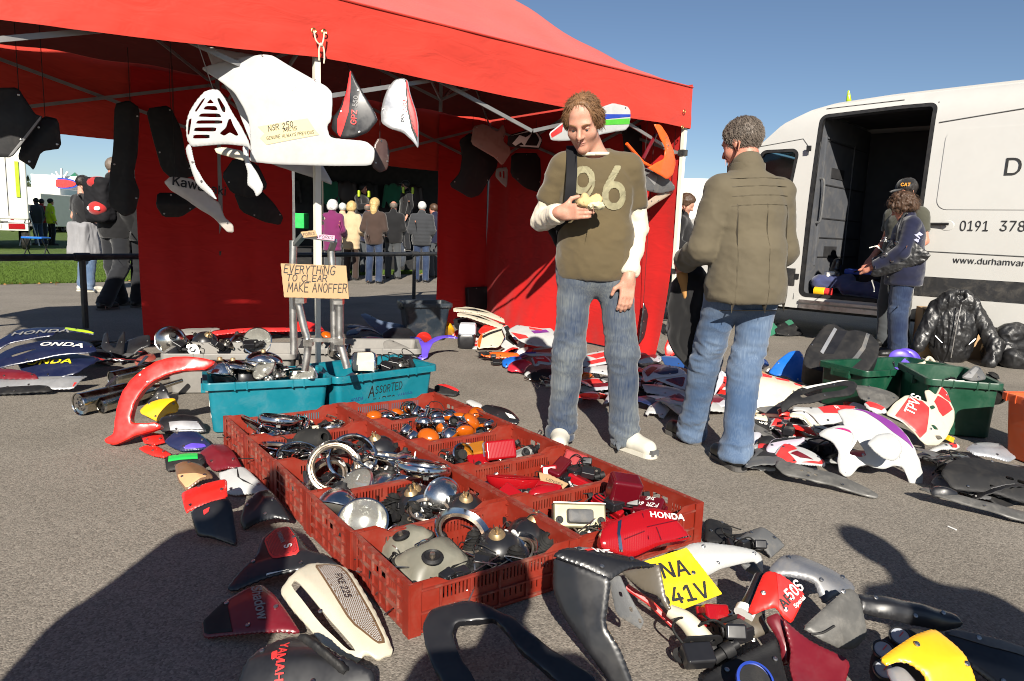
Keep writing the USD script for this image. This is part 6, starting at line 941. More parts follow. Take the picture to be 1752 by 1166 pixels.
hang('motorcycle_tail','white tail with blue and green stripes and a red tip behind the man head',[(940,228),(962,210),(990,200),(1028,184),(1052,176),(1080,184),(1076,222),(1040,228),(1000,238),(960,242),(944,240)],WHITEG,.05,cat_=TAIL,bulge=.03,decals=[([(1010,200),(1030,196),(1078,196),(1078,200),(1020,206)],PBLUE,'stripe'),([(1006,208),(1076,203),(1076,213),(1000,216)],PGREEN,'stripe'),([(941,229),(962,212),(960,226),(944,236)],PRED,'tip')],tie=[(1050,180)])
t=hang('orange_fairing','bright orange fairing hanging by the right corner pole',[(1120,212),(1130,214),(1140,232),(1154,262),(1158,280),(1154,298),(1142,308),(1124,298),(1110,288),(1120,280),(1134,272),(1136,256),(1128,236)],ORANGE,.04,bulge=.04,bolts=[(1136,236),(1140,250)],tie=[(1124,216)])
obj('frame_strut',tube([PL(1072,246,hq(0),tv),PL(1100,278,hq(0),tv),PL(1118,288,hq(0),tv)],.014,8),ORANGE,t);obj('red_link',tube([PL(1100,272,hq(-.05),tv),PL(1122,230,hq(-.05),tv)],.016,8),MAROON,t)
hang('grey_fairing','grey and black fairing hanging below the orange one',[(1096,292),(1104,286),(1140,302),(1154,318),(1154,326),(1130,332),(1106,326),(1098,310)],GREYP,-.05,bulge=.03,decals=[([(1104,302),(1110,294),(1122,302),(1118,318)],PGREY,'patch')],tie=[(1104,288)]);hang('strip_fairing','pale strip hanging slantwise at the corner pole',[(1100,352),(1120,336),(1152,322),(1156,328),(1130,344),(1102,362)],gloss('dim_beige',(.35,.27,.2),.2),-.08,bulge=.01,tie=[(1150,324)])
hang('dark_fairing','black riveted panel hanging low on the red wall beside the eating man',[(1094,590),(1096,560),(1102,516),(1106,530),(1112,550),(1106,572)],BLACKG,-.2,bulge=.02,bolts=[(1102,530),(1100,550),(1098,570)],tie=[(1102,520)])
# ================================================================ signs, fork frame, lamps in the teal boxes
ty=G(560,664,.27)[1]
sg=[D(502,640,ty+.1),D(598,640,ty+.1)]
fk=thing('fork_frame','pair of silver forks lashed upright in the teal box','motorcycle forks',G(540,655,.25))
def fpt(px,py,dy):return D(px,py,ty+dy)
for pts,r_ in(([(502,412),(501,500),(503,606)],.02),([(509,512),(520,560),(527,588),(522,634)],.02),([(566,428),(570,480),(572,570),(572,600)],.02),([(581,516),(581,560),(582,586),(594,630)],.02)):obj('fork_leg',tube(curve([fpt(x,y,.12 if i_==0 else .02)for(x,y)in pts for i_ in(0 if pts[0][0]in(502,566)else 1,)],14),r_,10),ALU,fk,smooth=40)
obj('top_yoke',cat(bar(fpt(504,420,.12),fpt(520,402,.05),.03,.02),bar(fpt(520,404,.05),fpt(572,412,.05),.03,.02),bar(fpt(572,412,.05),fpt(566,430,.12),.03,.02)),ALU,fk);obj('lower_yoke',bar(fpt(528,582,.02),fpt(580,582,.02),.02,.02),STEEL,fk)
for px,py in((515,513),(580,515),(528,586),(581,584)):obj('clamp',bx(fpt(px,py,.0),(.045,.045,.035)),STEEL,fk)
card('brown cardboard sign reading EVERYTHING TO CLEAR MAKE AN OFFER',[(480,451),(592,455),(597,512),(486,509)],fpt(540,482,-.03),(-.05,-.98,.12),[('EVERYTHiNG',(486,467),.042,(574,471),INKB),('TO CLEAR',(490,481),.034,(560,483),INKB),('MAKE ANOFFER',(492,499),.043,(594,501),INKB)],name='cardboard_sign',th=.006)
card('small cardboard strip with writing, left one on the fork yoke',[(514,397),(539,394),(543,404),(520,407)],fpt(528,401,.0),(0,-.9,.4),[('FORKS',(519,405),.016,(539,402),INKB)],name='cardboard_strip');card('small pink strip with writing, right one on the fork yoke',[(543,401),(573,403),(572,412),(542,409)],fpt(556,406,.02),(0,-.9,.4),[('FORKS',(546,408),.016,(570,410),INKB)],m=mat('pink_card',(.5,.3,.38),.8),name='cardboard_strip')
put(lam,G(452,632,.33),(25,-40,20),'round chrome headlamp tipped in the left teal box beside the red mudguard tip',None,.8)
gl=[('chrome clock pod with a long slotted top in the left teal box',452,620,.36,(.1,.075,.06)),('chrome lamp shell lying flat at the front of the left teal box',400,630,.33,(.12,.09,.045)),('chrome lamp shell against the left end of the teal box',378,640,.31,(.07,.07,.08))]
for lb,px,py,h_,r_ in gl:t=dome('chrome_shell',lb,'lamp shell',px,py,h_,r_,CHROME,euler(-10,8,20));obj('boss',lathe([(.0,.012),(.012,.012),(.014,0),(.02,-.004)],14,None,G(px,py,h_)+V(0,-.01,r_[2])),mat('brass_dull',(.45,.32,.17)),t,smooth=30)
many(rimf,[(430,640,.28,20,10,0,1.),(500,640,.28,-20,10,40,1.)],'chrome rim in the left teal box','rims in the left teal box');many(buc,[(420,645,.27,20,30,0,.9),(470,645,.27,10,-30,0,.9)],'dark lamp shell sunk in the left teal box','shells in the left teal box');many(lam,[(385,650,.26,120,30,0,.9),(520,648,.26,70,-30,0,.9)],'headlamp sunk in the left teal box','headlamps in the left teal box')
many(jm[3],[(475,640,.3,20,10,0,1.3),(488,634,.3,-20,60,40,1.3),(460,650,.28,20,60,80,1.3)],'steel bulb socket in the left teal box','sockets in the left teal box')
P_=Panel([(602,606),(606,602),(636,601),(643,606),(643,634),(640,638),(603,638),(601,632)],G(622,640,.27),(-.05,-.95,.3),bulge=.02,rim=.01,th=.04,round_=1);t=thing('square_lamp','square headlamp with chrome frame standing in the right teal box','headlamp',P_.lift([P_.c])[0]);obj('shell',P_.mesh(),CHROME,t,smooth=40);obj('glass',P_.decal([(605,606),(607,604),(636,603),(640,607),(640,632),(638,635),(606,635),(604,631)],round_=1),mat('lamp_glass_dusty',(.45,.44,.36),.15,coat=.5,var=.15),t)
many(jm[1],[(680,626,.25,20,10,0,1.5),(695,630,.24,-20,60,40,1.5),(665,634,.24,20,20,0,1.5),(700,622,.25,40,20,20,1.5)],'black bracket in the right teal box','brackets in the right teal box');many(jm[3],[(686,622,.27,20,10,0,1.5),(640,644,.24,-20,60,40,1.3)],'steel bulb socket in the right teal box','sockets in the right teal box');many(rimf,[(660,640,.2,10,10,0,1.),(610,648,.2,10,-20,0,1.)],'chrome rim deep in the right teal box','rims in the right teal box')
# grey trays
put(lam,G(292,582,.3),(-120,30,20),'tarnished brassy headlamp leaning out of the left grey tray',None,1.1);many(lam,[(440,584,.28,60,20,0,1.1),(350,590,.24,150,20,40,1.),(410,590,.24,160,-20,0,1.)],'dusty headlamp in the left grey tray','headlamps in the left grey tray');many(buc,[(352,586,.26,20,30,0,1.)],'pointed dark lamp shell in the left grey tray',None);many(jm[3],[(388,588,.27,20,30,0,1.5),(322,592,.26,20,30,0,1.5),(330,598,.25,70,30,0,1.3)],'steel bulb socket in the left grey tray','sockets in the left grey tray');many(jm[1],[(310,596,.25,20,30,0,1.5),(370,596,.25,20,30,70,1.5),(430,594,.25,20,0,30,1.5)],'black bracket in the left grey tray','brackets in the left grey tray');many(ind,[(560,576,.3,20,30,0,1.2)],'single amber indicator in the right grey tray',None);many(bul,[(570,600,.26,20,30,0,1.5),(592,600,.26,20,80,0,1.5)],'chrome shell in the right grey tray','shells in the right grey tray')
for lb,pix,m in(('orange red strip along the back of the left grey tray',[(350,568),(420,561),(500,560),(500,566),(420,568),(352,574)],PRED),('grey flat lid behind the left grey tray',[(275,572),(320,562),(380,560),(350,572)],GREYB),('dark red cover behind the forks',[(498,566),(504,551),(520,548),(548,556),(556,566)],REDG)):lay('bodywork_scrap',lb,'panel scrap',pix,m,tilt=(0,-.3),rest=.2,bulge=.01)
# ================================================================ stack at the left edge, silencers
NAV2=gloss('navy_deep',(.008,.012,.04),.08)
lay('motorcycle_fairing','navy fairing with HONDA letters and lime tail, top of the left stack',FAIR,[(-15,590),(4,580),(30,560),(60,557),(90,560),(114,560),(140,564),(164,570),(160,573),(130,571),(100,572),(92,580),(60,584),(20,590),(0,598),(-15,600)],NAV2,tilt=(.05,-.55),rest=.2,bulge=.05,decals=[([(112,561),(140,565),(162,571),(156,573),(130,570),(112,567)],LIME,'tail',1)],texts=[('HONDA',(18,578),.05,.18,PGREY,{'up':.007,'sx':1.5})])
lay('motorcycle_fairing','navy fairing with white ONDA letters in the middle of the left stack',FAIR,[(-15,618),(5,602),(30,590),(70,580),(110,580),(150,584),(168,600),(150,606),(100,612),(50,622),(-15,632)],NAV2,tilt=(.05,-.55),rest=.11,bulge=.05,texts=[('ONDA',(66,595),.05,.0,PWHITE,{'up':.007,'sx':1.5})],holes=[[(20,612),(60,600),(64,602),(24,616)]])
lay('motorcycle_fairing','black fairing with yellow ONDA letters, lowest dark one of the stack',FAIR,[(30,624),(50,615),(90,606),(130,605),(172,610),(160,624),(130,640),(100,646),(70,644),(40,640)],NAV2,tilt=(.05,-.45),rest=.05,bulge=.05,texts=[('ONDA',(44,629),.048,.14,PYEL,{'up':.007,'sx':1.5})])
lay('motorcycle_fairing','silver belly panel with a red corner at the front of the stack',FAIR,[(-15,650),(10,646),(70,646),(110,645),(150,640),(140,650),(124,664),(90,666),(60,664),(30,664),(-15,668)],SILV,tilt=(.02,-.5),rest=.01,bulge=.03,decals=[([(124,662),(128,656),(133,656),(128,664)],PRED,'corner'),([(70,648),(104,646),(108,650),(76,654)],PGREY,'recess')])
lay('motorcycle_fairing','dark maroon panel end at the left picture edge',FAIR,[(-15,628),(20,630),(60,640),(66,648),(20,648),(-15,646)],MAROON,tilt=(0,-.4),rest=.07,bulge=.02);lay('motorcycle_fairing','black belly panel under the silver one',FAIR,[(-15,664),(30,662),(80,658),(90,668),(40,672),(-15,674)],BLACK,tilt=(0,-.2),bulge=.02)
for pix,lb in(([(172,596),(176,570),(182,566),(188,590),(198,598),(204,580),(212,565),(214,584),(208,624),(196,612)],'clear black-edged screen standing right of the stack'),([(206,600),(212,585),(240,574),(256,572),(258,592),(240,600),(214,622)],'black inner panel leaning behind the clear screen'),([(150,600),(170,596),(200,610),(180,622),(156,618)],'black panel lying at the right of the stack')):lay('dark_fairing',lb,FAIR,pix,BLACKG,tilt=(0,-1.),rest=.01,bulge=.03)
lay('bodywork_scrap','rusty red bracket panel by the grey tray','panel scrap',[(230,620),(236,610),(262,604),(268,614),(250,622),(234,628)],mat('rust_red',(.2,.03,.02),.7,var=.4,dirt=.4),tilt=(0,-.4),bulge=.03);lay('bodywork_scrap','pale wooden wedge among black panels','panel scrap',[(224,598),(240,592),(246,594),(244,600)],CREAM,tilt=(0,-.4),rest=.05,bulge=.01)
def silencer(lb,px,py,R,L,r_,full):
    c=G(px,py,r_+.004);t=thing('silencer',lb,'silencer',c*(1,1,0));d=unit(R)
    B=frame(d);obj('can',lathe([(r_*.98,0),(r_,.004),(r_,L),(r_*.8,L+.03),(r_*.35,L+.09),(r_*.3,L+.22),(0,L+.22)],32,B,c),mat('silencer_steel',(.5,.46,.38),.2,metal=1.,var=.15,dirt=.3,dcol=(.15,.1,.06)),t,smooth=35)
    obj('end_ring',lathe([(r_*.98,0),(r_*1.04,-.004),(r_*1.04,.012),(r_,.014)],32,B,c),CHROME,t,smooth=35)
    obj('end_cap',lathe([(r_*.96,.006),(r_*.7,.012),(r_*.62,.004),(r_*.3,.004),(r_*.28,.02),(0,.02)],32,B,c),CHROME if full else BLACK,t,smooth=30)
    if full:
        for k in range(6):obj('rivet',lathe([(.005,-.004),(.004,-.006),(0,-.006)],8,B,c+B@V(r_*.48*math.cos(k*1.047),r_*.48*math.sin(k*1.047),.007)),BLACK,t)
    obj('hanger',bar(c+d*L*.6+V(0,0,r_),c+d*(L*.6+.06)+V(0,0,r_+.05),.03,.006),STEEL,t);return t
silencer('chrome silencer with a round six-hole end cap, nearest',135,692,(.45,.88,.05),.28,.062,True);silencer('darker chrome silencer with a strap, behind the nearest',172,694,(.5,.85,.12),.3,.045,False);silencer('third silencer with a shiny round end further back',192,650,(.55,.8,.1),.3,.055,False)
# black heap inside the gazebo on the left
lay('motorcycle_saddle','white and black seat back with blue side pieces inside the gazebo','seat',[(298,566),(302,535),(310,528),(345,529),(352,540),(358,566)],gloss('seat_white',(.5,.48,.44),.2),n=unit(-tv+V(0,0,.3)),p0=G(330,572,.02),bulge=.04,decals=[([(306,566),(308,540),(314,531),(343,532),(348,542),(350,566)],INKB,'black_pad',1)])
for px,py,a_ in((295,553,'left'),(366,556,'right')):dome('blue_pad',f'small bright blue pad, {a_} of the black seat back','pad',px,py,.08,(.04,.04,.07),BLUEG)
for lb,pix,m in(('low black fairing heap piece under the hanging pole',[(372,556),(400,548),(440,552),(450,566),(410,572),(376,570)],BLACK),('gloss black fairing with a red line beside the forks',[(386,540),(420,520),(450,526),(480,546),(500,560),(470,566),(420,562),(390,556)],BLACKG),('black arched mudguard standing on the inside heap',[(386,520),(394,490),(410,470),(420,466),(420,476),(408,484),(400,504),(406,530),(420,540),(398,540)],BLACK),('navy gloss panel on the inside heap',[(420,528),(440,516),(466,530),(470,544),(440,546)],NAV2)):lay('dark_fairing',lb,FAIR,pix,m,tilt=(0,-.9),rest=.02,bulge=.04,decals=[([(400,544),(456,540),(456,542),(400,547)],PRED)]if 'red line' in lb else[])
lay('black_box','black flat box leaning in the back corner','box',[(800,492),(838,490),(840,530),(802,530)],BLACK,n=unit(-tv+V(0,0,.15)),p0=T(.1,2.7,.0),bulge=.004,th=.05,round_=0)
# ================================================================ more bodywork filling the heaps: shapes made once, then laid about
SHP={'blade':[(-.3,.02),(-.1,.09),(.12,.11),(.3,.06),(.33,.0),(.1,-.05),(-.12,-.07)],'wing':[(-.26,.1),(-.05,.07),(.1,.13),(.28,.04),(.2,-.05),(.02,-.02),(-.1,-.12),(-.2,-.06)],'shield':[(-.16,.12),(.14,.14),(.2,.02),(.08,-.13),(-.06,-.1),(-.19,-.02)],'hooked':[(-.28,.04),(-.16,.13),(.06,.12),(.22,.0),(.26,-.12),(.17,-.12),(.1,-.02),(-.04,.03),(-.18,-.04)]}
COLS={'white':(WHITEG,PRED),'black':(BLACK,PGREY),'navy':(NAVY,PWHITE),'dark grey':(GREYP,INKB),'red':(REDG,PWHITE),'pale grey':(WG,RB),'gloss black':(BLACKG,PRED)}
def free_panel(pts2,m,dm,part_to,k):
    P_=Panel.__new__(Panel);P_.p0=V(0,0,0);P_.n=V(0,0,1);P_.R=np.eye(3);P_.bulge,P_.rim,P_.th,P_.bend,P_.warp,P_.twist,P_.crease,P_.bulge0=.035,.01,.004,(-.03,-.01),None,.02*(-1)**k,.014,.035
    P_.poly=Polygon(round_poly(pts2,1));x0,y0,x1,y1=P_.poly.bounds;P_.c=np.array([(x0+x1)/2,(y0+y1)/2]);P_.h=np.array([(x1-x0)/2,(y1-y0)/2]);P_.step=.014;P_.ax=np.array([1.,0]);P_.hw=P_.h[1];P_.ph=.3+.1*k;P_.kd=cKDTree(along(P_.poly.exterior,150))
    obj('shell',P_.mesh(),m,part_to,smooth=72);c=np.asarray(pts2)
    d=P_.decal(poly=Polygon(c*.62+np.array([.03,.0])).buffer(-.008))
    if d is not None:obj('stripe',d,dm,part_to,smooth=72)
    for x in(0,len(c)//2):q=P_.lift([c[x]*.85],.001)[0];obj('bolt',lathe([(.0065,0),(.0065,.003),(0,.0035)],8,None,q),STEEL,part_to)
HEAPS=[('between the eating man legs and the red wall',[(985,612),(1120,606),(1120,680),(1000,690)],17,['white','red','black','pale grey']),('behind the man in blue jeans',[(1095,625),(1290,640),(1280,715),(1120,690)],20,['white','pale grey','black','navy','red']),('in the right heap behind the white mudguard',[(1285,690),(1500,680),(1470,790),(1300,780)],18,['white','black','dark grey','red']),('inside the gazebo right of the forks',[(600,560),(760,560),(720,598),(650,600)],8,['gloss black','navy','dark grey']),('inside the gazebo left of the forks',[(270,552),(500,545),(500,572),(290,578)],10,['gloss black','black','navy']),('right of the stack of HONDA fairings',[(150,585),(262,572),(262,618),(170,622)],7,['gloss black','black','dark grey']),('at the right picture edge',[(1600,775),(1750,790),(1745,880),(1640,845)],8,['black','dark grey']),('along the foot of the red wall',[(770,560),(960,575),(950,600),(830,605)],14,['white','red','black','navy'])]
fr_m,todo={},{}
r5=random.Random(77)
for where,poly,n_,cols in HEAPS:
    P5=Polygon(poly);x0,y0,x1,y1=P5.bounds;k=0
    while k<n_:
        px,py=r5.uniform(x0,x1),r5.uniform(y0,y1)
        if P5.contains(Point(px,py)):todo.setdefault((where,r5.choice(cols),r5.choice(list(SHP))),[]).append((px,py,r5.uniform(0,360),r5.uniform(-14,14),r5.uniform(-14,14),r5.uniform(.05,.11),r5.uniform(.7,1.0)));k+=1
for(where,co,sh_),spots in todo.items():
    if(co,sh_)not in fr_m:fr_m[(co,sh_)]=t=master('motorcycle_fairing',FAIR);free_panel(SHP[sh_],*COLS[co],t,len(fr_m))
    many(fr_m[(co,sh_)],[(px,py,z-.03,a,b,rz,sc)for px,py,rz,a,b,z,sc in spots],f'{co} {sh_}-shaped fairing {where}',None)
many(jm[1],[(1500,628,.22,20,10,0,1.6),(1520,634,.2,-20,60,40,1.6),(1585,630,.2,20,20,0,1.6),(1610,632,.2,40,20,20,1.6)],'black bracket in the dark green crate with the discs',None);many(jm[0],[(1630,668,.26,20,10,0,1.8),(1700,668,.26,-20,60,40,1.8),(1690,655,.28,20,20,0,1.8),(1620,660,.26,40,20,20,1.6)],'rubber boot in the white-labelled green crate',None)
# ================================================================ the white panel van
VQ,VD=G(1585,549,.35)*(1,1,0),unit(G(1585,549,.35)-G(1310,522,.35));VN=unit(np.cross(VD,[0,0,1.]))
def vt(z):z=np.asarray(z,float);return .07*np.clip((z-1.3)/1.1,0,1.4)**1.5+.24*(1-np.sqrt(1-np.clip((z-2.4)/.36,0,.999)**2))+.05*np.clip(.6-z,0,1)
VW=1.98
def vp(s,t,z):return VQ+np.multiply.outer(s,VD)-np.multiply.outer(t,VN)+np.multiply.outer(z,[0,0,1.])
def vmesh(poly,step=.07,out=0.,th=.02,far=False,dt=0.):
    P,t=mesh_poly(poly,step);tt=vt(P[:,1])-out+dt
    if far:tt=VW-tt;t=t[:,::-1]
    m=trimesh.Trimesh(vp(P[:,0],tt,P[:,1]),t,process=False);return solid(m,th)
VANW=mat('van_white_paint',(.44,.435,.415),.3,var=.03,coat=.4,dirt=.05,sc=1.5);VLIN=mat('van_dark_lining',(.02,.02,.022),.7,var=.1);VPART=mat('van_partition_grey',(.075,.08,.092),.6,var=.08,dirt=.2,sc=4.)
van=thing('panel_van','large white high-roof panel van with its side door slid open','van',VQ)
roofl=[(3.0,2.74),(1.5,2.755),(.4,2.745),(-.6,2.715),(-1.2,2.67),(-1.45,2.61),(-1.75,2.47),(-2.05,2.2)]
outl=[(3.0,.45),(3.02,1.4)]+roofl+[(-2.5,1.66),(-2.75,1.36),(-3.45,1.18),(-3.7,1.0),(-3.78,.7),(-3.72,.38),(-3.1,.35),(1.5,.35),(2.5,.38)]
rb_=lambda p,r:Polygon(p).buffer(-r,join_style=2).buffer(r,quad_segs=6);door=rb_([(-1.35,.50),(-.17,.50),(-.17,2.585),(-.5,2.585),(-1.33,2.55)],.07);win=rb_([(-2.32,1.62),(-1.60,1.64),(-1.55,2.17),(-1.95,2.17)],.06)
arch=Point(-2.85,.36).buffer(.42).union(Point(1.75,.36).buffer(.42));side=Polygon(outl).difference(arch)
obj('body_side',vmesh(side.difference(door.buffer(.0)).difference(win)),VANW,van,smooth=35);obj('body_side',vmesh(side.difference(win),far=True),VANW,van,smooth=35,label='far side without a door')
def rf(u,v):
    s=np.interp(u,np.linspace(0,1,len(roofl)),[a for a,_ in roofl]);z=np.interp(u,np.linspace(0,1,len(roofl)),[b for _,b in roofl]);t0=vt(z);t=t0+(VW-2*t0)*v;z=z+.03*np.sin(v*math.pi)
    q=vp(s,t,z);return q[...,0],q[...,1],q[...,2]
obj('roof',solid(grid(rf,40,14),.02),VANW,van,smooth=35)
fr=[(-2.05,2.2),(-2.5,1.66),(-2.75,1.36),(-3.45,1.18),(-3.7,1.0),(-3.78,.7),(-3.72,.38)]
def ff(u,v):
    k=np.linspace(0,1,len(fr));s=np.interp(u,k,[a for a,_ in fr]);z=np.interp(u,k,[b for _,b in fr]);t0=vt(z);q=vp(s,t0+(VW-2*t0)*v,z);return q[...,0],q[...,1],q[...,2]
obj('front_panel',solid(grid(ff,30,10),.02),VANW,van,smooth=30)
GLASSD=mat('van_glass',(.03,.06,.07),.05,var=.02,coat=.5);obj('windscreen',solid(grid(lambda u,v:(lambda q:(q[...,0],q[...,1],q[...,2]))(vp(-2.1-.6*u-.02,.2+(VW-.4)*v,2.17-.76*u+.02)),8,8),.006),GLASSD,van)
obj('rear_door',bx(vp(3.0,VW/2,1.55),(.03,VW-.2,2.3),np.column_stack([VD,-VN,[0,0,1]])),VANW,van)
TG=usdkit.material(stage,'/World/Looks/tinted_glass',{'f':('fresnel',{'IOR':1.5}),'t':('transparent_bsdf',{'color':(.5,.62,.62)}),'g':('glossy_bsdf',{'roughness':.03,'color':(1,1,1)}),'x':('mix_closure',{})},[('f.fac','x.fac'),('t.BSDF','x.closure1'),('g.BSDF','x.closure2')],surface='x.closure')
w_=obj('side_window',vmesh(win.buffer(.005),dt=.022,th=.005),TG,van);obj('window_seal',vmesh(win.buffer(.025).difference(win.buffer(-.012)),out=.004,th=.02),BLACK,w_)
obj('side_window',vmesh(win.buffer(.005),dt=.022,th=.005,far=True),TG,van)
VR=np.column_stack([VD,-VN,[0,0,1]])
vb=lambda s,t,z,sz:bx(vp(s,t,z),sz,VR)
obj('door_seal',vmesh(door.buffer(.012).difference(door.buffer(-.028)),out=.004,th=.05),BLACK,van,smooth=30)
obj('load_floor',vb(.85,VW/2,.47,(4.3,VW-.12,.05)),VLIN,van);obj('lining',vb(.85,VW-.2,1.5,(4.3,.02,2.1)),VLIN,van);obj('ceiling_lining',vb(.85,VW/2,2.60,(4.3,VW-.62,.02)),VLIN,van);obj('rear_lining',vb(2.95,VW/2,1.5,(.02,VW-.3,2.1)),VLIN,van);obj('inner_lining',vb(1.45,.12,1.4,(3.0,.02,1.8)),VLIN,van)
pt=obj('partition',vb(-1.34,VW/2,1.52,(.04,VW-.3,2.1)),VPART,van)
for z in(.72,.95,1.18,1.41,1.8,2.3):obj('groove',vb(-1.316,VW/2+.05,z,(.008,VW-.6,.014)),VLIN,pt)
for z,h_ in((1.02,.12),(1.95,.12)):obj('mesh_patch',vb(-1.315,.75,z,(.008,.42,h_)),VLIN,pt)
obj('panel_frame',cat(vb(-1.314,.28,1.6,(.014,.02,1.5)),vb(-1.314,.75,2.33,(.014,.95,.02)),vb(-1.314,1.25,1.6,(.014,.02,1.5))),VPART,pt)
obj('grab_handle',tube(curve([vp(-1.32,.2,1.86),vp(-1.27,.2,1.83),vp(-1.26,.2,1.6),vp(-1.27,.2,1.38),vp(-1.32,.2,1.35)],20),.014,8),GREYP,pt)
obj('cab_back',vb(-2.0,VW/2,.9,(1.1,VW-.1,.06)),VLIN,van);obj('cab_seat',vb(-1.62,.55,1.3,(.14,.5,.75)),VLIN,van);obj('dashboard',vb(-2.6,VW/2,1.15,(.35,VW-.2,.2)),VLIN,van)
RUBS=mat('rub_strip',(.016,.016,.017),.55,dirt=.15)
for a,b in((-2.4,-1.42),(-.14,2.98)):obj('rub_strip',vmesh(sbox(a,.61,b,.81),out=.012,th=.014),RUBS,van)
sl=obj('sill_step',cat(vb(-.76,.05,.44,(1.16,.16,.03)),vb(-.76,-.0,.38,(1.16,.03,.05))),ALU,van)
line=lambda pts,r_,m,nm:obj(nm,tube([vp(s,float(vt(z))-.001,z)for s,z in pts],r_,6),m,van)
GRV=mat('panel_gap',(.06,.06,.06),.7)
line([(-.13,1.07),(3.,1.02)],.006,GRV,'panel_gap');line([(-.12,2.38),(.6,2.46),(3.,2.52)],.007,GRV,'panel_gap');line([(-.16,.5),(-.16,2.6)],.006,GRV,'panel_gap');line([(-1.42,.45),(-1.42,2.2),(-1.5,2.3),(-2.0,2.24)],.005,GRV,'panel_gap');line([(-.5,2.655),(-1.3,2.63)],.006,GRV,'panel_gap')
obj('door_rail',vmesh(sbox(-1.3,2.585,-.17,2.635),out=-.01,th=.03),BLACK,van)
rec=rb_([(-.04,1.5),(1.3,1.5),(1.3,2.3),(-.04,2.3)],.1);obj('pressed_panel',vmesh(rec,out=.008,th=.01),VANW,van,smooth=30);rec2=rb_([(1.5,1.5),(2.85,1.5),(2.85,2.3),(1.5,2.3)],.1);obj('pressed_panel',vmesh(rec2,out=.008,th=.01),VANW,van,smooth=30)
h_=obj('door_handle',cat(tube([vp(-.08,-.02,1.35),vp(.1,-.045,1.352)],.014,8)),BLACK,van);obj('handle_cup',ell_(lathe([(0,.004),(.05,.003),(.055,0)],24),1.2,1).apply_transform(np.vstack([np.column_stack([np.column_stack([VD,[0,0,1],VN]),vp(.08,-.002,1.34)]),[0,0,0,1]])),VANW,h_)
for z in(2.18,.72):obj('door_hinge',vb(-1.40,-.006,z,(.05,.02,.06)),BLACK,van)
def vtext(txt,s,z,h,w=None,out=.006,bold=False):
    m=meshkit.text_mesh(txt,h,.001,bold);v=np.array(m.vertices)
    if w:v[:,0]*=w/v[:,0].max()
    zz=v[:,1]+z;o_=out+(.009 if z>1.5 else 0);obj('lettering',trimesh.Trimesh(vp(s+v[:,0],vt(zz)-o_-v[:,2],zz),m.faces,process=False),INKB,van)
vtext('D',.49,1.83,.165,.15);vtext('0191',.19,1.29,.1,.25);vtext('378',.53,1.295,.1,.21);vtext('www.durhamvan',.17,.965,.06,.62)
for s in(-2.85,1.75):
    for t_ in(.16,VW-.16):
        a_=np.column_stack([VD,[0,0,1],VN]);w_=obj('wheel',lathe([(.2,-.09),(.32,-.1),(.345,-.07),(.345,.07),(.32,.1),(.2,.09)],28,a_,vp(s,t_,.345)),RUBBER,van,smooth=35);obj('wheel_rim',lathe([(0,.06),(.12,.07),(.18,.04),(.2,.085),(.2,-.08)],24,a_,vp(s,t_,.345)),STEEL,w_,smooth=35)
obj('underbody',vb(-.4,VW/2,.36,(6.2,VW-.3,.1)),VLIN,van)
def lump(name,label,cat_,prims,m,h=.012,fold=None,smooth=True,sub='body'):
    s=Sdf()
    for f in prims:f(s)
    g=s.mesh(h)
    if fold:g=disp(g,fold)
    lo=g.bounds;t=thing(name,label,cat_,((lo[0][0]+lo[1][0])/2,(lo[0][1]+lo[1][1])/2,lo[0][2]));obj(sub,g,m,t,smooth=smooth);return t
JERSEY=cloth('jersey_blue_grey',(.045,.055,.13));GREENC=cloth('green_cloth',(.02,.13,.075))
V0=lambda s,t,z:vp(s,t,z)
lump('cloth_bundle','blue grey rolled clothing on the van floor edge','clothing',[lambda s:s.c(V0(-1.2,.18,.66),V0(-.9,.25,.7),.085,.07,.05).c(V0(-.9,.2,.62),V0(-.5,.15,.6),.08,.07,.05).c(V0(-.6,.15,.64),V0(-.4,.1,.52),.07,.05,.05)],JERSEY,.014,folds(.012,(8,8,14),3))
lump('boot','black boot with a white cuff on the clothes in the van','boot',[lambda s:s.c(V0(-1.08,.3,.78),V0(-1.06,.3,.9),.06,.05,.03).c(V0(-1.08,.3,.78),V0(-1.0,.2,.76),.05,.04,.03)],BLACKG,.012);tag(obj('white_cuff',rbox((.1,.1,.07),.02).apply_translation(vp(-1.1,.2,.76)),PWHITE),'white folded cloth piece beside the black boot','cloth')
for nm,lb,s,z,sz,m in(('blue_box','blue box lid in the van behind the clothes',-.8,.8,(.35,.25,.06),mat('blue_box',(.03,.08,.4),.4)),('tool_case','black tool case in the van behind the clothes',-.6,.72,(.4,.25,.14),BLACK)):t=thing(nm,lb,'box',vp(s,.45,z));b_=rbox(sz,.015);b_.vertices=np.asarray(b_.vertices)@VR.T+vp(s,.42,z);obj('case',b_,m,t,smooth=40);obj('handle',tube(curve([vp(s-.06,.28,z),vp(s,.26,z+.02),vp(s+.06,.28,z)],9),.008,6),BLACK,t)
t=thing('plastic_bottle','yellow and red plastic bottle lying on the van floor by the sill','bottle',vp(-1.15,.08,.52));obj('body',tube([vp(-1.22,.09,.56),vp(-1.21,.09,.56),vp(-1.1,.09,.56),vp(-1.09,.09,.56)],[.03,.05,.05,.045],14),YELG,t,smooth=40);obj('cap',tube([vp(-1.09,.09,.56),vp(-1.02,.09,.56),vp(-1.01,.09,.56)],[.045,.05,.03],14),PRED,t,smooth=40)
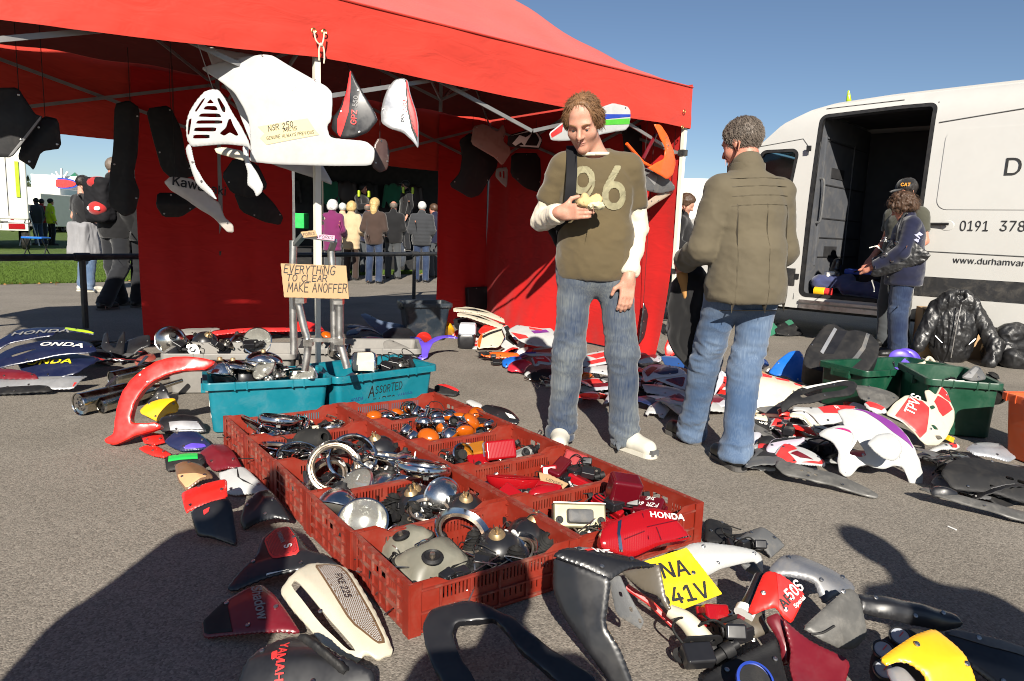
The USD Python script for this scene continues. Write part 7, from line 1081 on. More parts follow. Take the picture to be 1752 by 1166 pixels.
t=thing('plastic_bottle','yellow and red bottle on the blue lid in the van','bottle',vp(-.6,.35,.86));obj('body',tube([vp(-.72,.4,.87),vp(-.7,.4,.88),vp(-.55,.4,.9)],[.03,.06,.055],14),YELG,t,smooth=40);obj('cap',tube([vp(-.55,.4,.9),vp(-.48,.4,.92),vp(-.47,.4,.92)],[.055,.06,.03],14),PRED,t,smooth=40)
# ---- on the ground by the van
t=lay('hard_case','black two-lobed hard motorcycle case with a silver strip, lying by the van','hard case',[(1373,622),(1380,598),(1412,556),(1426,555),(1450,568),(1462,565),(1490,572),(1505,590),(1502,612),(1482,642),(1456,656),(1416,640),(1380,630)],BLACK,n=unit((-.25,-.62,.75)),p0=G(1440,622,.26),bulge=.03,th=.2,crease=0,decals=[([(1427,563),(1432,566),(1408,609),(1403,605)],SILV,'strip'),([(1434,567),(1449,570),(1426,609),(1410,608)],BLACKG,'recess'),([(1482,572),(1488,574),(1480,600),(1462,624),(1446,638),(1444,630),(1462,612),(1474,596)],GREYP,'edge_band')],part='lid')
for lb,pix,rs in(('crumpled dark green cloth nearest the van front',[(1290,562),(1300,548),(1318,552),(1336,566),(1320,574),(1298,570)],.0),('upright dark green cloth fold by the van wheel',[(1304,552),(1312,535),(1320,538),(1322,562),(1310,566)],.02),('green and black cloth heap under the van sill',[(1322,562),(1340,552),(1352,546),(1360,558),(1376,570),(1350,576),(1328,574)],.0)):lay('cloth_heap',lb,'cloth',pix,GREENC if 'black' not in lb else BLACK,tilt=(.1,-.8),rest=rs,bulge=.05,round_=0,twist=.03,decals=[([(1342,552),(1352,547),(1357,556),(1348,560)],GREENC,'patch')]if 'black' in lb else[])
lump('carburettor','dusty brown carburettor block behind the man in blue jeans','carburettor',[lambda s:s.b(G(1284,592,.09),(.09,.06,.05),.015,.01).c(G(1278,584,.16),G(1292,582,.16),.035,.03,.01).c(G(1290,594,.09),G(1308,598,.08),.045,.04,.008).c(G(1270,598,.06),G(1284,606,.05),.05,.04,.01).c(G(1304,597,.085),G(1309,598,.085),.025,.025,.003,'s')],mat('dusty_metal',(.05,.042,.034),.7,var=.3,dirt=.5),.008,smooth=30)
for k,(px,py)in enumerate(((1542,618),(1552,616))):q=G(px,py,.27);R_=frame(unit((-.2+.1*k,-.75,.6)));tag(obj('purple_disc',lathe([(0,.01),(.03,.012),(.035,.004),(.07,.006),(.085,.02),(.09,.018),(.075,-.002),(0,-.004)],32,R_,q),PURP,smooth=40),['purple plastic disc, rear one in the dark green crate','purple plastic disc, front one in the dark green crate'][k],'disc')
tag(obj('brake_lever',tube(curve([G(1560,626,.26),G(1580,622,.28),G(1590,612,.32),G(1602,626,.26)],20),.012,8),BONE),'pale lever resting in the dark green crate beside the purple discs','lever')
lay('mirror_panel','grey framed panel sticking out of the white-labelled green crate','panel',[(1644,645),(1668,625),(1676,626),(1690,648),(1668,652)],GREYP,n=(.1,-.7,.7),p0=G(1668,644,.36),bulge=.01,decals=[([(1648,646),(1668,629),(1674,632),(1662,648)],PGREY,'face')]);tag(obj('paper_label',rbox((.085,.004,.03),.002,2).apply_transform(np.array([[.96,.28,0,0],[-.28,.96,0,0],[0,0,1,0],[0,0,0,1.]])).apply_translation(G(1634,654,.315)-V(0,.012,0)),PWHITE),'white paper label on the rim of the right green crate','label')
LEATH=mat('black_leather',(.011,.011,.012),.42,var=.25,bump=.25,bsc=160.,sc=20.)
jc=G(1650,645,.0)*(1,1,0)+V(.36,.82,0);jx=unit(V(.95,-.3,0));jq=lambda x,y,z:jc+jx*x+V(.3,.95,0)*y+V(0,0,z)
JT=lump('leather_jacket','black leather motorcycle jacket draped over boxes behind the green crates','jacket',[lambda s:s.e(jq(0,0,.3),(.2,.1,.34),.06,np.column_stack([jx,[.3,.95,0],[0,0,1]])).c(jq(-.17,0,.52),jq(-.31,-.1,.14),.06,.05,.03).c(jq(.17,0,.5),jq(.34,-.08,.2),.062,.055,.03).c(jq(.36,-.08,.2),jq(.3,-.16,.04),.065,.05,.04).c(jq(-.06,-.02,.63),jq(.06,-.02,.63),.07,.07,.05).c(jq(-.12,0,.57),jq(.12,0,.57),.07,.07,.05).e(jq(0,-.07,.66),(.05,.05,.05),.02,None,'s').c(jq(0,-.16,.6),jq(-.03,-.17,.02),.016,.014,.03,'s')],LEATH,.008,lambda v,n:folds(.02,(12,12,2.6),5)(v,n)+folds(.006,(26,26,15),8)(v,n))
obj('zip',tube(curve([jq(.0,-.15,.58),jq(-.02,-.165,.35),jq(-.03,-.16,.06)],14),.006,6),STEEL,JT);obj('collar',disp(tube(curve([jq(-.1,-.08,.56),jq(-.11,-.0,.64),jq(0,.05,.68),jq(.11,-.0,.64),jq(.1,-.08,.56)],24),.028,10),folds(.006,(20,20,20),2)),LEATH,JT,smooth=True)
for x_ in(-.12,.11):obj('pocket_zip',tube([jq(x_,-.15,.2),jq(x_*1.5,-.13,.26)],.005,6),STEEL,JT)
lump('leather_heap','black leather trousers heaped right of the jacket','clothing',[lambda s:s.c(jq(.45,.1,.12),jq(.8,.2,.16),.14,.12,.06).c(jq(.5,.1,.3),jq(.75,.3,.34),.1,.1,.06).c(jq(.5,-.1,.08),jq(.9,0,.08),.09,.09,.05)],LEATH,.014,folds(.025,(9,9,7),15))
for lb,x,y,z,s_,m in(('cardboard box behind the leather jacket, left end',-.1,.3,.25,(.3,.3,.5),BROWN),('cardboard box under the blue fairing',.3,.45,.25,(.4,.3,.5),BROWN)):t=thing('cardboard_box',lb,'box',jq(x,y,0));b_=bx((0,0,0),s_);b_.vertices=np.asarray(b_.vertices)@np.column_stack([jx,[.3,.954,0],[0,0,1]]).T+jq(x,y,z);obj('carton',b_,m,t);obj('flap',bar(jq(x-s_[0]/2,y-.15,z*2),jq(x+s_[0]/2,y-.15,z*2+.03),.12,.004),m,t)
lay('motorcycle_fairing','bright blue fairing with red edge lying on boxes at the right edge',FAIR,[(1704,540),(1722,536),(1752,536),(1780,540),(1780,566),(1742,560),(1720,550)],BLUEG,n=(-.1,-.8,.6),p0=jq(.62,.4,.62),bulge=.03,decals=[([(1716,538),(1740,533),(1752,537),(1730,540)],PRED,'edge')]);lay('orange_cover','orange cover on the cardboard box left of the jacket collar','cover',[(1586,541),(1600,532),(1622,526),(1638,530),(1630,536),(1606,542)],ORANGE,n=(-.1,-.7,.7),p0=jq(-.25,.3,.56),bulge=.02)
# ================================================================ far background
def vehicle_box(name,label,cat_,px,py,y,w,h,dpt,z0,m,yaw=0.,extra=()):
    c=D(px,py,y)*(1,1,0);t=thing(name,label,cat_,c);R=trimesh.transformations.rotation_matrix(yaw,[0,0,1])[:3,:3]
    B=lambda x,yy,z,s:bx(c+R@V(x,yy,z),s,R)
    b_=rbox((w,dpt,h-z0),.06);b_.vertices=np.asarray(b_.vertices)@R.T+c+R@V(0,dpt/2,(h+z0)/2);obj('body',b_,m,t,smooth=40)
    for sx in(-1,1):
        for yy in(.18,dpt-.9):obj('wheel',lathe([(.12,-.1),(.3,-.1),(.33,0),(.3,.1),(.12,.1)],20,R@frame((0,1,0))if w>dpt else R@frame((1,0,0)),c+R@V(sx*(w/2-.6 if w>dpt else w/2-.14),yy,.33)),RUBBER,t)
    for(nm,x,yy,z,s,mm)in extra:obj(nm,B(x,yy,z,s),mm,t)
    return t,B,c
OFFW=mat('off_white_panel',(.62,.61,.56),.45,var=.05,dirt=.1,sc=2.);WINB=mat('dark_window',(.02,.025,.03),.1,coat=.3);PALEY=mat('pale_yellow_panel',(.6,.55,.36),.5)
vehicle_box('box_truck','tall cream box truck body cut by the left picture edge','truck',-52,400,22,3.1,3.6,6.,.95,OFFW,0.62,[('door_seam',1.02,-.005,2.3,(.02,.01,2.5),GRV),('bumper',0,-.06,.72,(3.0,.14,.22),OFFW),('tail_lamp',1.2,-.14,.74,(.42,.03,.16),RLENS),('tail_lamp',-1.2,-.14,.74,(.42,.03,.16),RLENS),('plate',.6,-.14,.74,(.4,.02,.13),PWHITE),('chassis',0,2.5,.6,(1.2,5.,.3),BLACK),('strap',1.3,-.02,2.2,(.1,.03,1.1),LIME)])
for k,(lb,px,y,w,h,mm)in enumerate((('white panel van parked far left behind the tripod',44,46,2.2,2.5,OFFW),('white motorhome with an overcab far left',56,52,2.4,3.1,OFFW),('white box trailer next to the motorhome',76,50,2.3,3.0,OFFW),('white van parked furthest left behind the truck',30,56,2.2,2.6,OFFW),('white lorry behind the snack trailer',124,62,3.,4.2,OFFW))):vehicle_box('distant_van',lb,'van',px,400,y,w,h,5.,.4,mm,.1*k,[('window',0,-.01,h*.62,(w*.7,.02,h*.17),WINB),('bumper',0,-.04,.5,(w*.95,.08,.2),GREYP),('lamp',w*.36,-.03,.9,(.2,.04,.3),RLENS),('lamp',-w*.36,-.03,.9,(.2,.04,.3),RLENS)]+([('overcab',0,-.3,h-.5,(w*.95,.7,.7),OFFW)]if 'overcab' in lb else[]))
t,B,c=vehicle_box('snack_trailer','pale yellow snack trailer with a round red sign on its roof','trailer',106,400,56,3.4,3.0,2.4,.4,PALEY,.5,[('hatch',.2,-.01,1.6,(2.0,.02,.9),VLIN),('counter',.2,-.2,1.12,(2.2,.4,.06),OFFW),('roof_sign_board',0,.2,3.6,(3.6,.15,1.2),PWHITE)])
obj('sign_oval',ell_(lathe([(0,.03),(1.,.02),(1.,0)],30),1.3,.42).apply_transform(np.array([[1,0,0,0],[0,0,-1,0],[0,1,0,0],[0,0,0,1.]])).apply_translation(c+V(.15,.08,3.6)),PBLUE,t);obj('sign_oval',ell_(lathe([(0,.06),(1.,.05),(1.,0)],30),1.1,.3).apply_transform(np.array([[1,0,0,0],[0,0,-1,0],[0,1,0,0],[0,0,0,1.]])).apply_translation(c+V(.2,.06,3.6)),PRED,t)
for a in(-.8,-.4,.1,.6):obj('sign_ray',bar(c+V(.1+a*.4,.15,4.1),c+V(.1+a*.9,.15,4.75-abs(a-.1)*.5),.14,.1),PWHITE,t)
t=thing('green_tent','small green canvas tent top behind the man in the black shirt','tent',D(134,400,58)*(1,1,0));q=D(134,400,58)*(1,1,0);obj('roof',trimesh.Trimesh([q+V(-1.6,-1.6,2.6),q+V(1.6,-1.6,2.6),q+V(1.6,1.6,2.6),q+V(-1.6,1.6,2.6),q+V(0,0,4.6)],[[0,1,4],[1,2,4],[2,3,4],[3,0,4]],process=False),GREENC,t);obj('wall',bx(q+V(0,0,1.3),(3.,3.,2.6)),OFFW,t)
t=thing('folding_table','low blue topped folding table on the grass far left','table',D(62,412,19)*(1,1,0));q=D(62,412,19)*(1,1,0);obj('top',rbox((.55,.4,.05),.02).apply_translation(q+V(0,0,.52)),BLUEG,t)
for sx in(-1,1):
    for sy in(-1,1):obj('leg',bar(q+V(sx*.24,sy*.16,.5),q+V(sx*.27,-sy*.16,0),.02),BLACK,t)
t=thing('tripod','white tripod stand on the grass far left','tripod',D(50,400,26)*(1,1,0));q=D(50,400,26)*(1,1,0)
for a in(0,2.1,4.2):obj('leg',bar(q+V(0,0,1.3),q+V(.35*math.cos(a),.35*math.sin(a),0),.03),PWHITE,t)
obj('pole',bar(q+V(0,0,1.2),q+V(-.15,0,2.9),.02),PGREY,t)
# trade trailer seen through the gazebo
tc,ts=D(640,440,18.0)*(1,1,0),unit(gd+V(.25,-.3,0));tn=V(ts[1],-ts[0],0);TB=lambda x,y,z,s:bx(tc+ts*x-tn*y+V(0,0,z),s,np.column_stack([ts,-tn,[0,0,1]]))
t=thing('trade_trailer','open-fronted dark trade trailer with a pale roof edge behind the crowd','trailer',tc)
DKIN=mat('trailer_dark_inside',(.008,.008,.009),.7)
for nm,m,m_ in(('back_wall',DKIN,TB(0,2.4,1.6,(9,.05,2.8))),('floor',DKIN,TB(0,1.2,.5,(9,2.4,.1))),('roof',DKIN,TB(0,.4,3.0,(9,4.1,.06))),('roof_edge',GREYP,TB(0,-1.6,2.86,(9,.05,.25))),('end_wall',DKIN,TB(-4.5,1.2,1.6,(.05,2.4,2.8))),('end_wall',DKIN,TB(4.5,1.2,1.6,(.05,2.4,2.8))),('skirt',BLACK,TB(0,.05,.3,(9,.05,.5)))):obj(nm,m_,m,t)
for x in(-4.3,-2.2,2.2,4.3):obj('front_post',TB(x,-1.55,1.5,(.06,.06,3.)),GREYP,t)
for k,x in enumerate((-2.3,-1.7,-.7,-.2,.4,1.1,1.7)):
    g=Sdf().e((0,0,0),(.2,.09,.36),.05).c((-.2,0,.25),(-.28,0,-.3),.06,.05,.05).c((.2,0,.25),(.28,0,-.3),.06,.05,.05).mesh(.025);g.vertices=np.asarray(g.vertices)@np.column_stack([ts,-tn,[0,0,1]]).T+tc+ts*x-tn*2.1+V(0,0,2.0)
    tag(obj('hanging_jacket',g,(BLACK,GREENC)[k in(2,5)]if k%3 else PDARK,None,True),['black jacket hung far left in the trade trailer','black jacket hung second from the left in the trailer','green jacket hung left of the trailer middle','dark jacket hung at the trailer middle','black jacket hung right of the trailer middle','green jacket hung behind the staff man in the trailer','dark jacket hung far right in the trade trailer'][k],'jacket')
tag(obj('green_crate_stack',rbox((.5,.4,.35),.02).apply_translation(tc-ts*1.95+tn*.3+V(0,0,1.2)),GREENG),'bright green crates stacked at the left of the trade trailer','crate')
# white camper behind the corner pole, hedge line far away
vehicle_box('camper_van','cream camper van parked behind the boy at the gazebo corner','van',1225,420,15.,5.2,2.3,2.1,.4,OFFW,-.25,[('window',-1.2,-.01,1.75,(1.,.02,.5),WINB),('roof_rail',0,.2,2.33,(4.8,.06,.06),PWHITE),('stripe',0,-.01,1.1,(5.,.015,.08),PGREY)])
lump('flag_pole_tip','bright green flag tip sticking up behind the van roof','flag',[lambda s:s.c(D(1452,172,14),D(1452,156,14),.05,.02,.01).c(D(1452,230,14)*(1,1,0),D(1452,165,14),.03,.03,.01)],LIME,.02)
HEDGE=mat('far_tree_leaf',(.035,.05,.018),.9,var=.5,sc=.5)
for k,(px,y,h,w)in enumerate(((20,150,9,14),(58,170,8,16),(70,140,7,10),(520,160,9,20),(690,150,8,18),(1190,150,7,20),(-60,160,10,18),(300,170,9,22),(900,165,8,20))):
    c=D(px,400,y)*(1,1,0);q=nrg.normal(0,1,(900,3));q=q/np.linalg.norm(q,axis=1)[:,None]*nrg.uniform(.55,1.05,(900,1))*V(w/2,w/3,h*.45)+c+V(0,0,h*.55);q=q[q[:,2]>.5];e=nrg.normal(0,.55,(len(q),3,3));v=(q[:,None]+e).reshape(-1,3)
    t=thing('distant_tree',['tree on the horizon behind the cream truck','tree on the horizon above the white vans','low tree beside the motorhome on the horizon','tree behind the trailer left end','tree behind the trailer right end','tree behind the camper van','tree beyond the left picture edge','tree behind the left red wall','tree behind the right red wall'][k],'tree',c);obj('crown',trimesh.Trimesh(v,np.arange(len(v)).reshape(-1,3),process=False),HEDGE,t);obj('trunk',tube([c,c+V(0,0,h*.5)],[.3,.15],8),BROWN,t)
# ================================================================ people
def skin(name,col): 
    if name not in _m:_m[name]=usdkit.material(stage,'/World/Looks/'+name,{'tc':('texture_coordinate',{}),'n':('noise_texture',{'scale':26.,'detail':5.}),'r':('rgb_ramp',{'ramp':[(.3,tuple(c*k for c,k in zip(col,(.92,.8,.76)))),(.7,tuple(c*1.08 for c in col))]}),'n2':('noise_texture',{'scale':380.}),'b':('bump',{'strength':.1,'distance':.001}),'p':('principled_bsdf',{'roughness':.5,'subsurface_weight':.12,'subsurface_scale':.006,'specular_ior_level':.35})},[('tc.object','n.vector'),('n.fac','r.fac'),('r.color','p.base_color'),('tc.object','n2.vector'),('n2.fac','b.height'),('b.normal','p.normal')],surface='p.BSDF')
    return _m[name]
SK=skin('skin_fair',(.46,.25,.18));SKR=skin('skin_ruddy',(.44,.2,.14));LIP=skin('lip_skin',(.40,.16,.13))
def hairm(name,col):return mat(name,col,.5,var=.3,sc=60.,spec=.4,bump=.5,bsc=300.,stretch=(1.,1.,.25))
H_SANDY,H_GREY,H_DARK,H_BROWN,H_BLOND,H_WHITE=hairm('hair_sandy',(.17,.088,.04)),hairm('hair_grey_brown',(.13,.105,.085)),hairm('hair_dark',(.012,.009,.008)),hairm('hair_brown',(.06,.032,.018)),hairm('hair_blond',(.42,.29,.12)),hairm('hair_white',(.5,.5,.48))
def denim(name,col,fade): 
    if name not in _m:_m[name]=usdkit.material(stage,'/World/Looks/'+name,{'tc':('texture_coordinate',{}),'m':('mapping',{'scale':(60.,60.,4.)}),'n':('noise_texture',{'scale':3.,'detail':5.}),'n1':('noise_texture',{'scale':4.,'detail':4.}),'ad':('math',{'math_type':'multiply_add','value2':.45}),'r':('rgb_ramp',{'ramp':[(.56,col),(.78,tuple(a*.6+b*.4 for a,b in zip(col,fade))),(.97,fade)]}),'p':('principled_bsdf',{'roughness':.9,'sheen_weight':.2,'specular_ior_level':.15}),'n2':('noise_texture',{'scale':420.}),'b':('bump',{'strength':.25,'distance':.001})},
        [('tc.object','m.vector'),('m.vector','n.vector'),('tc.object','n1.vector'),('n.fac','ad.value1'),('n1.fac','ad.value3'),('ad.value','r.fac'),('r.color','p.base_color'),('tc.object','n2.vector'),('n2.fac','b.height'),('b.normal','p.normal')],surface='p.BSDF')
    return _m[name]
JEAN1=denim('jeans_washed_grey_blue',(.02,.034,.07),(.15,.165,.165));JEAN2=denim('jeans_light_blue',(.045,.08,.15),(.15,.2,.275));JEAN3=denim('jeans_dark_blue',(.012,.02,.05),(.05,.075,.13));TROU=cloth('trousers_black',(.012,.013,.016));TROUG=cloth('trousers_grey',(.05,.055,.06));TIGHTS=cloth('tights_brown',(.035,.022,.018))
OLV=cloth('tee_olive_brown',(.088,.066,.033));CREAMC=cloth('cotton_cream',(.60,.54,.42));JACK=cloth('jacket_olive_khaki',(.098,.082,.054),sc=500.,sheen=.1);BLK=cloth('cotton_black',(.008,.008,.009));NVY=cloth('fleece_navy',(.008,.01,.03));OLT=cloth('tee_dark_olive',(.055,.055,.04));PLUM=cloth('fleece_plum',(.13,.015,.075));BEIGE=cloth('coat_beige',(.44,.33,.2));CHOC=cloth('jacket_chocolate',(.045,.028,.022));GREYS=cloth('jersey_light_grey',(.22,.22,.23));HIVIS=cloth('hi_vis',(.55,.7,.02));REDJ=cloth('jacket_red',(.35,.02,.02));WHT=cloth('cotton_white',(.6,.6,.58));PUFF=cloth('puffer_charcoal',(.03,.032,.036));SHOEB=mat('shoe_black_leather',(.012,.012,.012),.4);SHOEW=mat('trainer_white',(.52,.5,.43),.6,var=.1,dirt=.2)
SOLE=mat('shoe_sole',(.08,.075,.07),.8);GOLDP=mat('cap_print',(.7,.3,.02),.6)
BASE=dict(hip=(0,0,.95),rh=(.09,0,.92),lh=(-.09,0,.92),rk=(.105,.02,.5),lk=(-.105,.02,.5),ra=(.11,-.03,.085),la=(-.11,-.03,.085),rt=(.135,.13,.03),lt=(-.135,.13,.03),ch=(0,.0,1.28),nk=(0,-.01,1.5),rs=(.175,-.01,1.435),ls=(-.175,-.01,1.435),re=(.235,-.03,1.16),le=(-.235,-.03,1.16),rw=(.235,.06,.92),lw=(-.235,.06,.92),hd=(0,.03,1.665))
def R3(c0,c1,c2):return np.column_stack([c0,c1,c2])
def hand(S,w,d,bk,side,curl,k=1.,spread=.0):
    'palm, four jointed fingers and a thumb; bk: back-of-hand normal, side: direction of the thumb'
    d,bk=unit(d),unit(bk);ac=unit(side-d*np.dot(side,d));bk=unit(np.cross(ac,d))*np.sign(np.dot(np.cross(ac,d),bk)or 1);R=R3(ac,d,bk)
    S.b(w+d*.048*k,(.038*k,.05*k,.0135*k),.012*k,.012*k,R);S.c(w-d*.02*k,w+d*.02*k,.026*k,.025*k,.02*k)
    for i,(o,L)in enumerate(((.029,.07),(.01,.079),(-.009,.073),(-.027,.057))):
        p=w+d*.092*k+ac*o*k+bk*.002*k;a=0.;r=(.0098-.0006*(i==3))*k;dd=unit(d+ac*o*spread*8)
        for sgm,f in((.45,.75),(.32,1.1),(.23,.8)):
            a+=curl*f;q=p+(dd*math.cos(a)-bk*math.sin(a))*L*sgm*k;S.c(p,q,r,r*.95,.004*k);p=q;r*=.95
    p=w+d*.03*k+ac*.03*k;q=p+unit(ac*.75+d*.65-bk*.35)*.042*k;S.c(p,q,.013*k,.0105*k,.012*k);q2=q+unit(ac*.2+d*.9-bk*(.2+.5*curl))*.032*k;S.c(q,q2,.0105*k,.009*k,.005*k)
def person(label,loc,face,H=1.78,J=None,top=('jacket',BLK),legs=JEAN3,shoes=SHOEB,hair=('short',H_DARK),sk=SK,res=.016,group=None,hres=None,w=1.,head_dir=None,hpitch=0.,hyaw=0.,hroll=0.,under=None,hem=None,flare=1.,hands='simple',cut=1.,hcurl=.35,seed=1,legw=1.,detail=False,belly=0.):
    f=unit((face[0],face[1],0));rt=V(f[1],-f[0],0);M=R3(rt,f,V(0,0,1));sc=H/1.8;loc=np.asarray(loc,float)
    j={k:np.asarray(v,float)for k,v in{**BASE,**(J or{})}.items()};Wp=lambda q:loc+M@(np.asarray(q,float)*sc);P={k:Wp(v)for k,v in j.items()if v.ndim}
    t=thing('person',label,'person',loc,0.,group)
    sx=unit(P['rs']-P['ls']);up=unit(P['nk']-P['hip']);fw=unit(np.cross(up,sx));sx=np.cross(fw,up);TR=R3(sx,fw,up);a_=lambda*v:np.array(v)*sc
    cy,sy,cp,sp_,cr,sr_=math.cos(hyaw),math.sin(hyaw),math.cos(hpitch),math.sin(hpitch),math.cos(hroll),math.sin(hroll)
    hM=M@np.array([[cy,-sy,0],[sy,cy,0],[0,0,1]])@np.array([[1,0,0],[0,cp,sp_],[0,-sp_,cp]])@np.array([[cr,0,sr_],[0,1,0],[-sr_,0,cr]])
    hq_=lambda x,y,z:P['hd']+hM@(np.array([x,y,z])*sc)
    def torso(S,g,k=.045,hips=True):
        S.e(P['hip']+up*.02*sc,a_(.165*w+g,.115+g+belly*.5,.13+g),k*sc,TR);S.e((P['hip']+P['ch'])/2+up*.01*sc+fw*belly*.6*sc,a_(.15*w+g,.105+g+belly,.16+g),k*sc,TR);S.e(P['ch']+up*.02*sc,a_(.165*w+g,.112+g+belly*.3,.19+g),k*sc,TR)
        S.c(P['rs']-sx*.02*sc,P['ls']+sx*.02*sc,(.046+g*.8)*sc,None,.04*sc);S.c(P['nk']-up*.03*sc,P['rs']-sx*.02*sc,(.05+g*.6)*sc,(.044+g*.8)*sc,.03*sc);S.c(P['nk']-up*.03*sc,P['ls']+sx*.02*sc,(.05+g*.6)*sc,(.044+g*.8)*sc,.03*sc)
    def arm(S,s,g,e0=0.,e1=1.,k=.03,flat=True):
        a,b,c=P[s+'s'],P[s+'e'],P[s+'w'];ra,rb,rc=(.05+g)*sc,(.042+g)*sc,(.031+g)*sc
        if e1<=.5:q=a+(b-a)*e1*2;S.fc(a,q,ra,ra+(rb-ra)*e1*2+.006,k*sc)if flat else S.c(a,q,ra,rb,k*sc);S.c(a,a+(q-a)*.3,ra,ra,k*sc)
        else:S.c(a,b,ra,rb,k*sc);q=b+(c-b)*(e1-.5)*2;S.fc(b,q,rb,rc+.004*sc,k*sc);S.c(b,b+(q-b)*.3,rb,rb*.98,k*sc)
    def legs_(S,g,boot=1.12,k=.03):
        for s in 'rl':
            h_,n_,a=P[s+'h'],P[s+'k'],P[s+'a'];S.c(h_,n_,(.083*legw+g)*sc,(.06*legw+g)*sc,k*sc);S.fc(n_,a-V(0,0,.045)*sc,(.06*legw+g)*sc,(.052*legw+g)*boot*sc,.02*sc);S.c(n_,n_+(a-n_)*.4,(.06*legw+g)*sc,(.056*legw+g)*sc,.03*sc)
        S.e(P['hip']-V(0,0,.02),a_(.155*w+g,.12+g,.12+g),.07*sc,TR)
    # --- the body, one skin
    B=Sdf();torso(B,-.014);legs_(B,-.026,.9)
    for s in 'rl':arm(B,s,-.006,flat=False)if False else(B.c(P[s+'s'],P[s+'e'],.046*sc,.038*sc,.03*sc),B.c(P[s+'e'],P[s+'w'],.038*sc,.027*sc,.02*sc))
    B.c(P['nk']-up*.02*sc,hq_(0,-.02,-.06),.06*sc,.055*sc,.03*sc)
    B.e(hq_(0,-.012,.03),a_(.075,.095,.088),.01,hM);B.e(hq_(0,.028,-.04),a_(.06,.06,.078),.03,hM);B.c(hq_(-.04,.01,-.065),hq_(0,.062,-.105),.022*sc,.02*sc,.03);B.c(hq_(.04,.01,-.065),hq_(0,.062,-.105),.022*sc,.02*sc,.03)
    B.e(hq_(0,.074,-.102),a_(.019,.017,.016),.02,hM);B.e(hq_(0,.07,.02),a_(.05,.02,.013),.02,hM);B.c(hq_(0,.085,.008),hq_(0,.108,-.032),.0085*sc,.013*sc,.012);B.e(hq_(.012,.095,-.037),a_(.009,.011,.007),.006,hM);B.e(hq_(-.012,.095,-.037),a_(.009,.011,.007),.006,hM)
    for s in(1,-1):
        B.e(hq_(.033*s,.09,-.004),a_(.017,.016,.0115),.012,hM,'s');B.e(hq_(.032*s,.066,-.004),a_(.0145,.0135,.0125),.003,hM);B.e(hq_(.042*s,.05,-.035),a_(.022,.022,.02),.03,hM)
        B.e(hq_(.076*s,-.008,-.012),a_(.009,.018,.03),.006,hM);B.e(hq_(.084*s,-.002,-.012),a_(.006,.009,.016),.006,hM,'s')
    B.e(hq_(0,.083,-.065),a_(.021,.011,.0065),.006,hM);B.e(hq_(0,.081,-.075),a_(.018,.011,.007),.006,hM)
    for s in 'rl':
        d=unit(P[s+'w']-P[s+'e']);hv=j.get(s+'hand')
        dd=unit(M@np.asarray(hv,float))if hv is not None else d;sd=M@np.asarray(j.get(s+'thumb',(0,1,.3)),float);bk=M@np.asarray(j.get(s+'back',(1 if s=='r' else-1,0,0)),float)
        if hands=='simple':B.c(P[s+'w'],P[s+'w']+dd*.09*sc,.03*sc,.026*sc,.02);B.c(P[s+'w']+dd*.09*sc,P[s+'w']+dd*.16*sc,.022*sc,.014*sc,.015);B.c(P[s+'w']+dd*.04*sc,P[s+'w']+dd*.08*sc+unit(sd)*.04*sc,.014*sc,.01*sc,.01)
        else:hand(B,P[s+'w'],dd,bk,sd,hcurl if s=='l' else float(j.get('rcurl',hcurl)),sc)
    obj('body',relax(B.mesh(hres or res),2),sk,t,smooth=True)
    # --- clothes
    S=Sdf();legs_(S,.008 if not detail else .013);S.pl(P['hip']+V(0,0,.13*sc),V(0,0,1));fo=folds(.011 if detail else .008,(7,7,13),seed)
    def lf(v,n):
        w_=np.clip((v[:,2]-P['ra'][2])/.9,0,1);kz=np.exp(-((w_-.5)/.12)**2)+1.2*np.exp(-((w_-.0)/.12)**2)+.35;return fo(v,n)*kz
    obj('trousers',disp(relax(S.mesh(res if not detail else .008),2),lf),legs,t,smooth=True)
    kind,tm=top[0],top[1];g={'tee':.013,'jacket':.03,'puffer':.045,'coat':.03}[kind];hz=hem if hem is not None else{'tee':.86,'jacket':.84,'puffer':.84,'coat':.7}[kind]
    if under is not None:
        for s in 'rl':S=Sdf();a,b,c=P[s+'s'],P[s+'e'],P[s+'w'];S.c(a+(b-a)*.3,b,.05*sc,.05*sc,.03).fc(b,b+(c-b)*.93,.05*sc,.04*sc,.015);obj('sleeve',disp(S.mesh(.007),folds(.011,(14,14,9),seed+3)),under,t,smooth=True)
        rg=[P['nk']+up*(.008+.02*math.cos(a))*sc+fw*(.012+.078*math.cos(a))*sc*1.-up*.022*(1+math.cos(a))*sc+sx*.076*math.sin(a)*sc for a in np.linspace(0,2*math.pi,30)];obj('collar',tube(rg,.009*sc,8),under,t,smooth=True)
    S=Sdf();torso(S,g);hc=Wp((j['hip'][0],j['hip'][1],hz));[S.e(Wp((j['hip'][0],j['hip'][1],z_)),a_((.152*w+g)*fl_,(.108+g+belly)*fl_,.11),.05*sc,R3(rt,f,V(0,0,1)))for z_,fl_ in zip(np.linspace(hz+.01,1.1,4),np.linspace(flare,1.,4))]
    S.pl(hc,V(0,0,-1),.006)
    [arm(S,s,g*.75,e1=.33 if kind=='tee' and cut!=0 else(.98*cut))for s in 'rl']
    if kind in('jacket','coat','puffer'):S.c(P['nk']-up*.03*sc-fw*.005,P['nk']+up*.045*sc,.08*sc,.073*sc,.02)
    else:S.c(P['nk']+up*.005*sc+fw*.03*sc,P['nk']+up*.1*sc+fw*.05*sc,.07*sc,.08*sc,.006,'s')
    ft=folds(.010 if detail else .008,(5,5,4)if kind!='tee' else(5,5,3.5),seed+1);f2=folds(.0045,(13,13,17),seed+2)
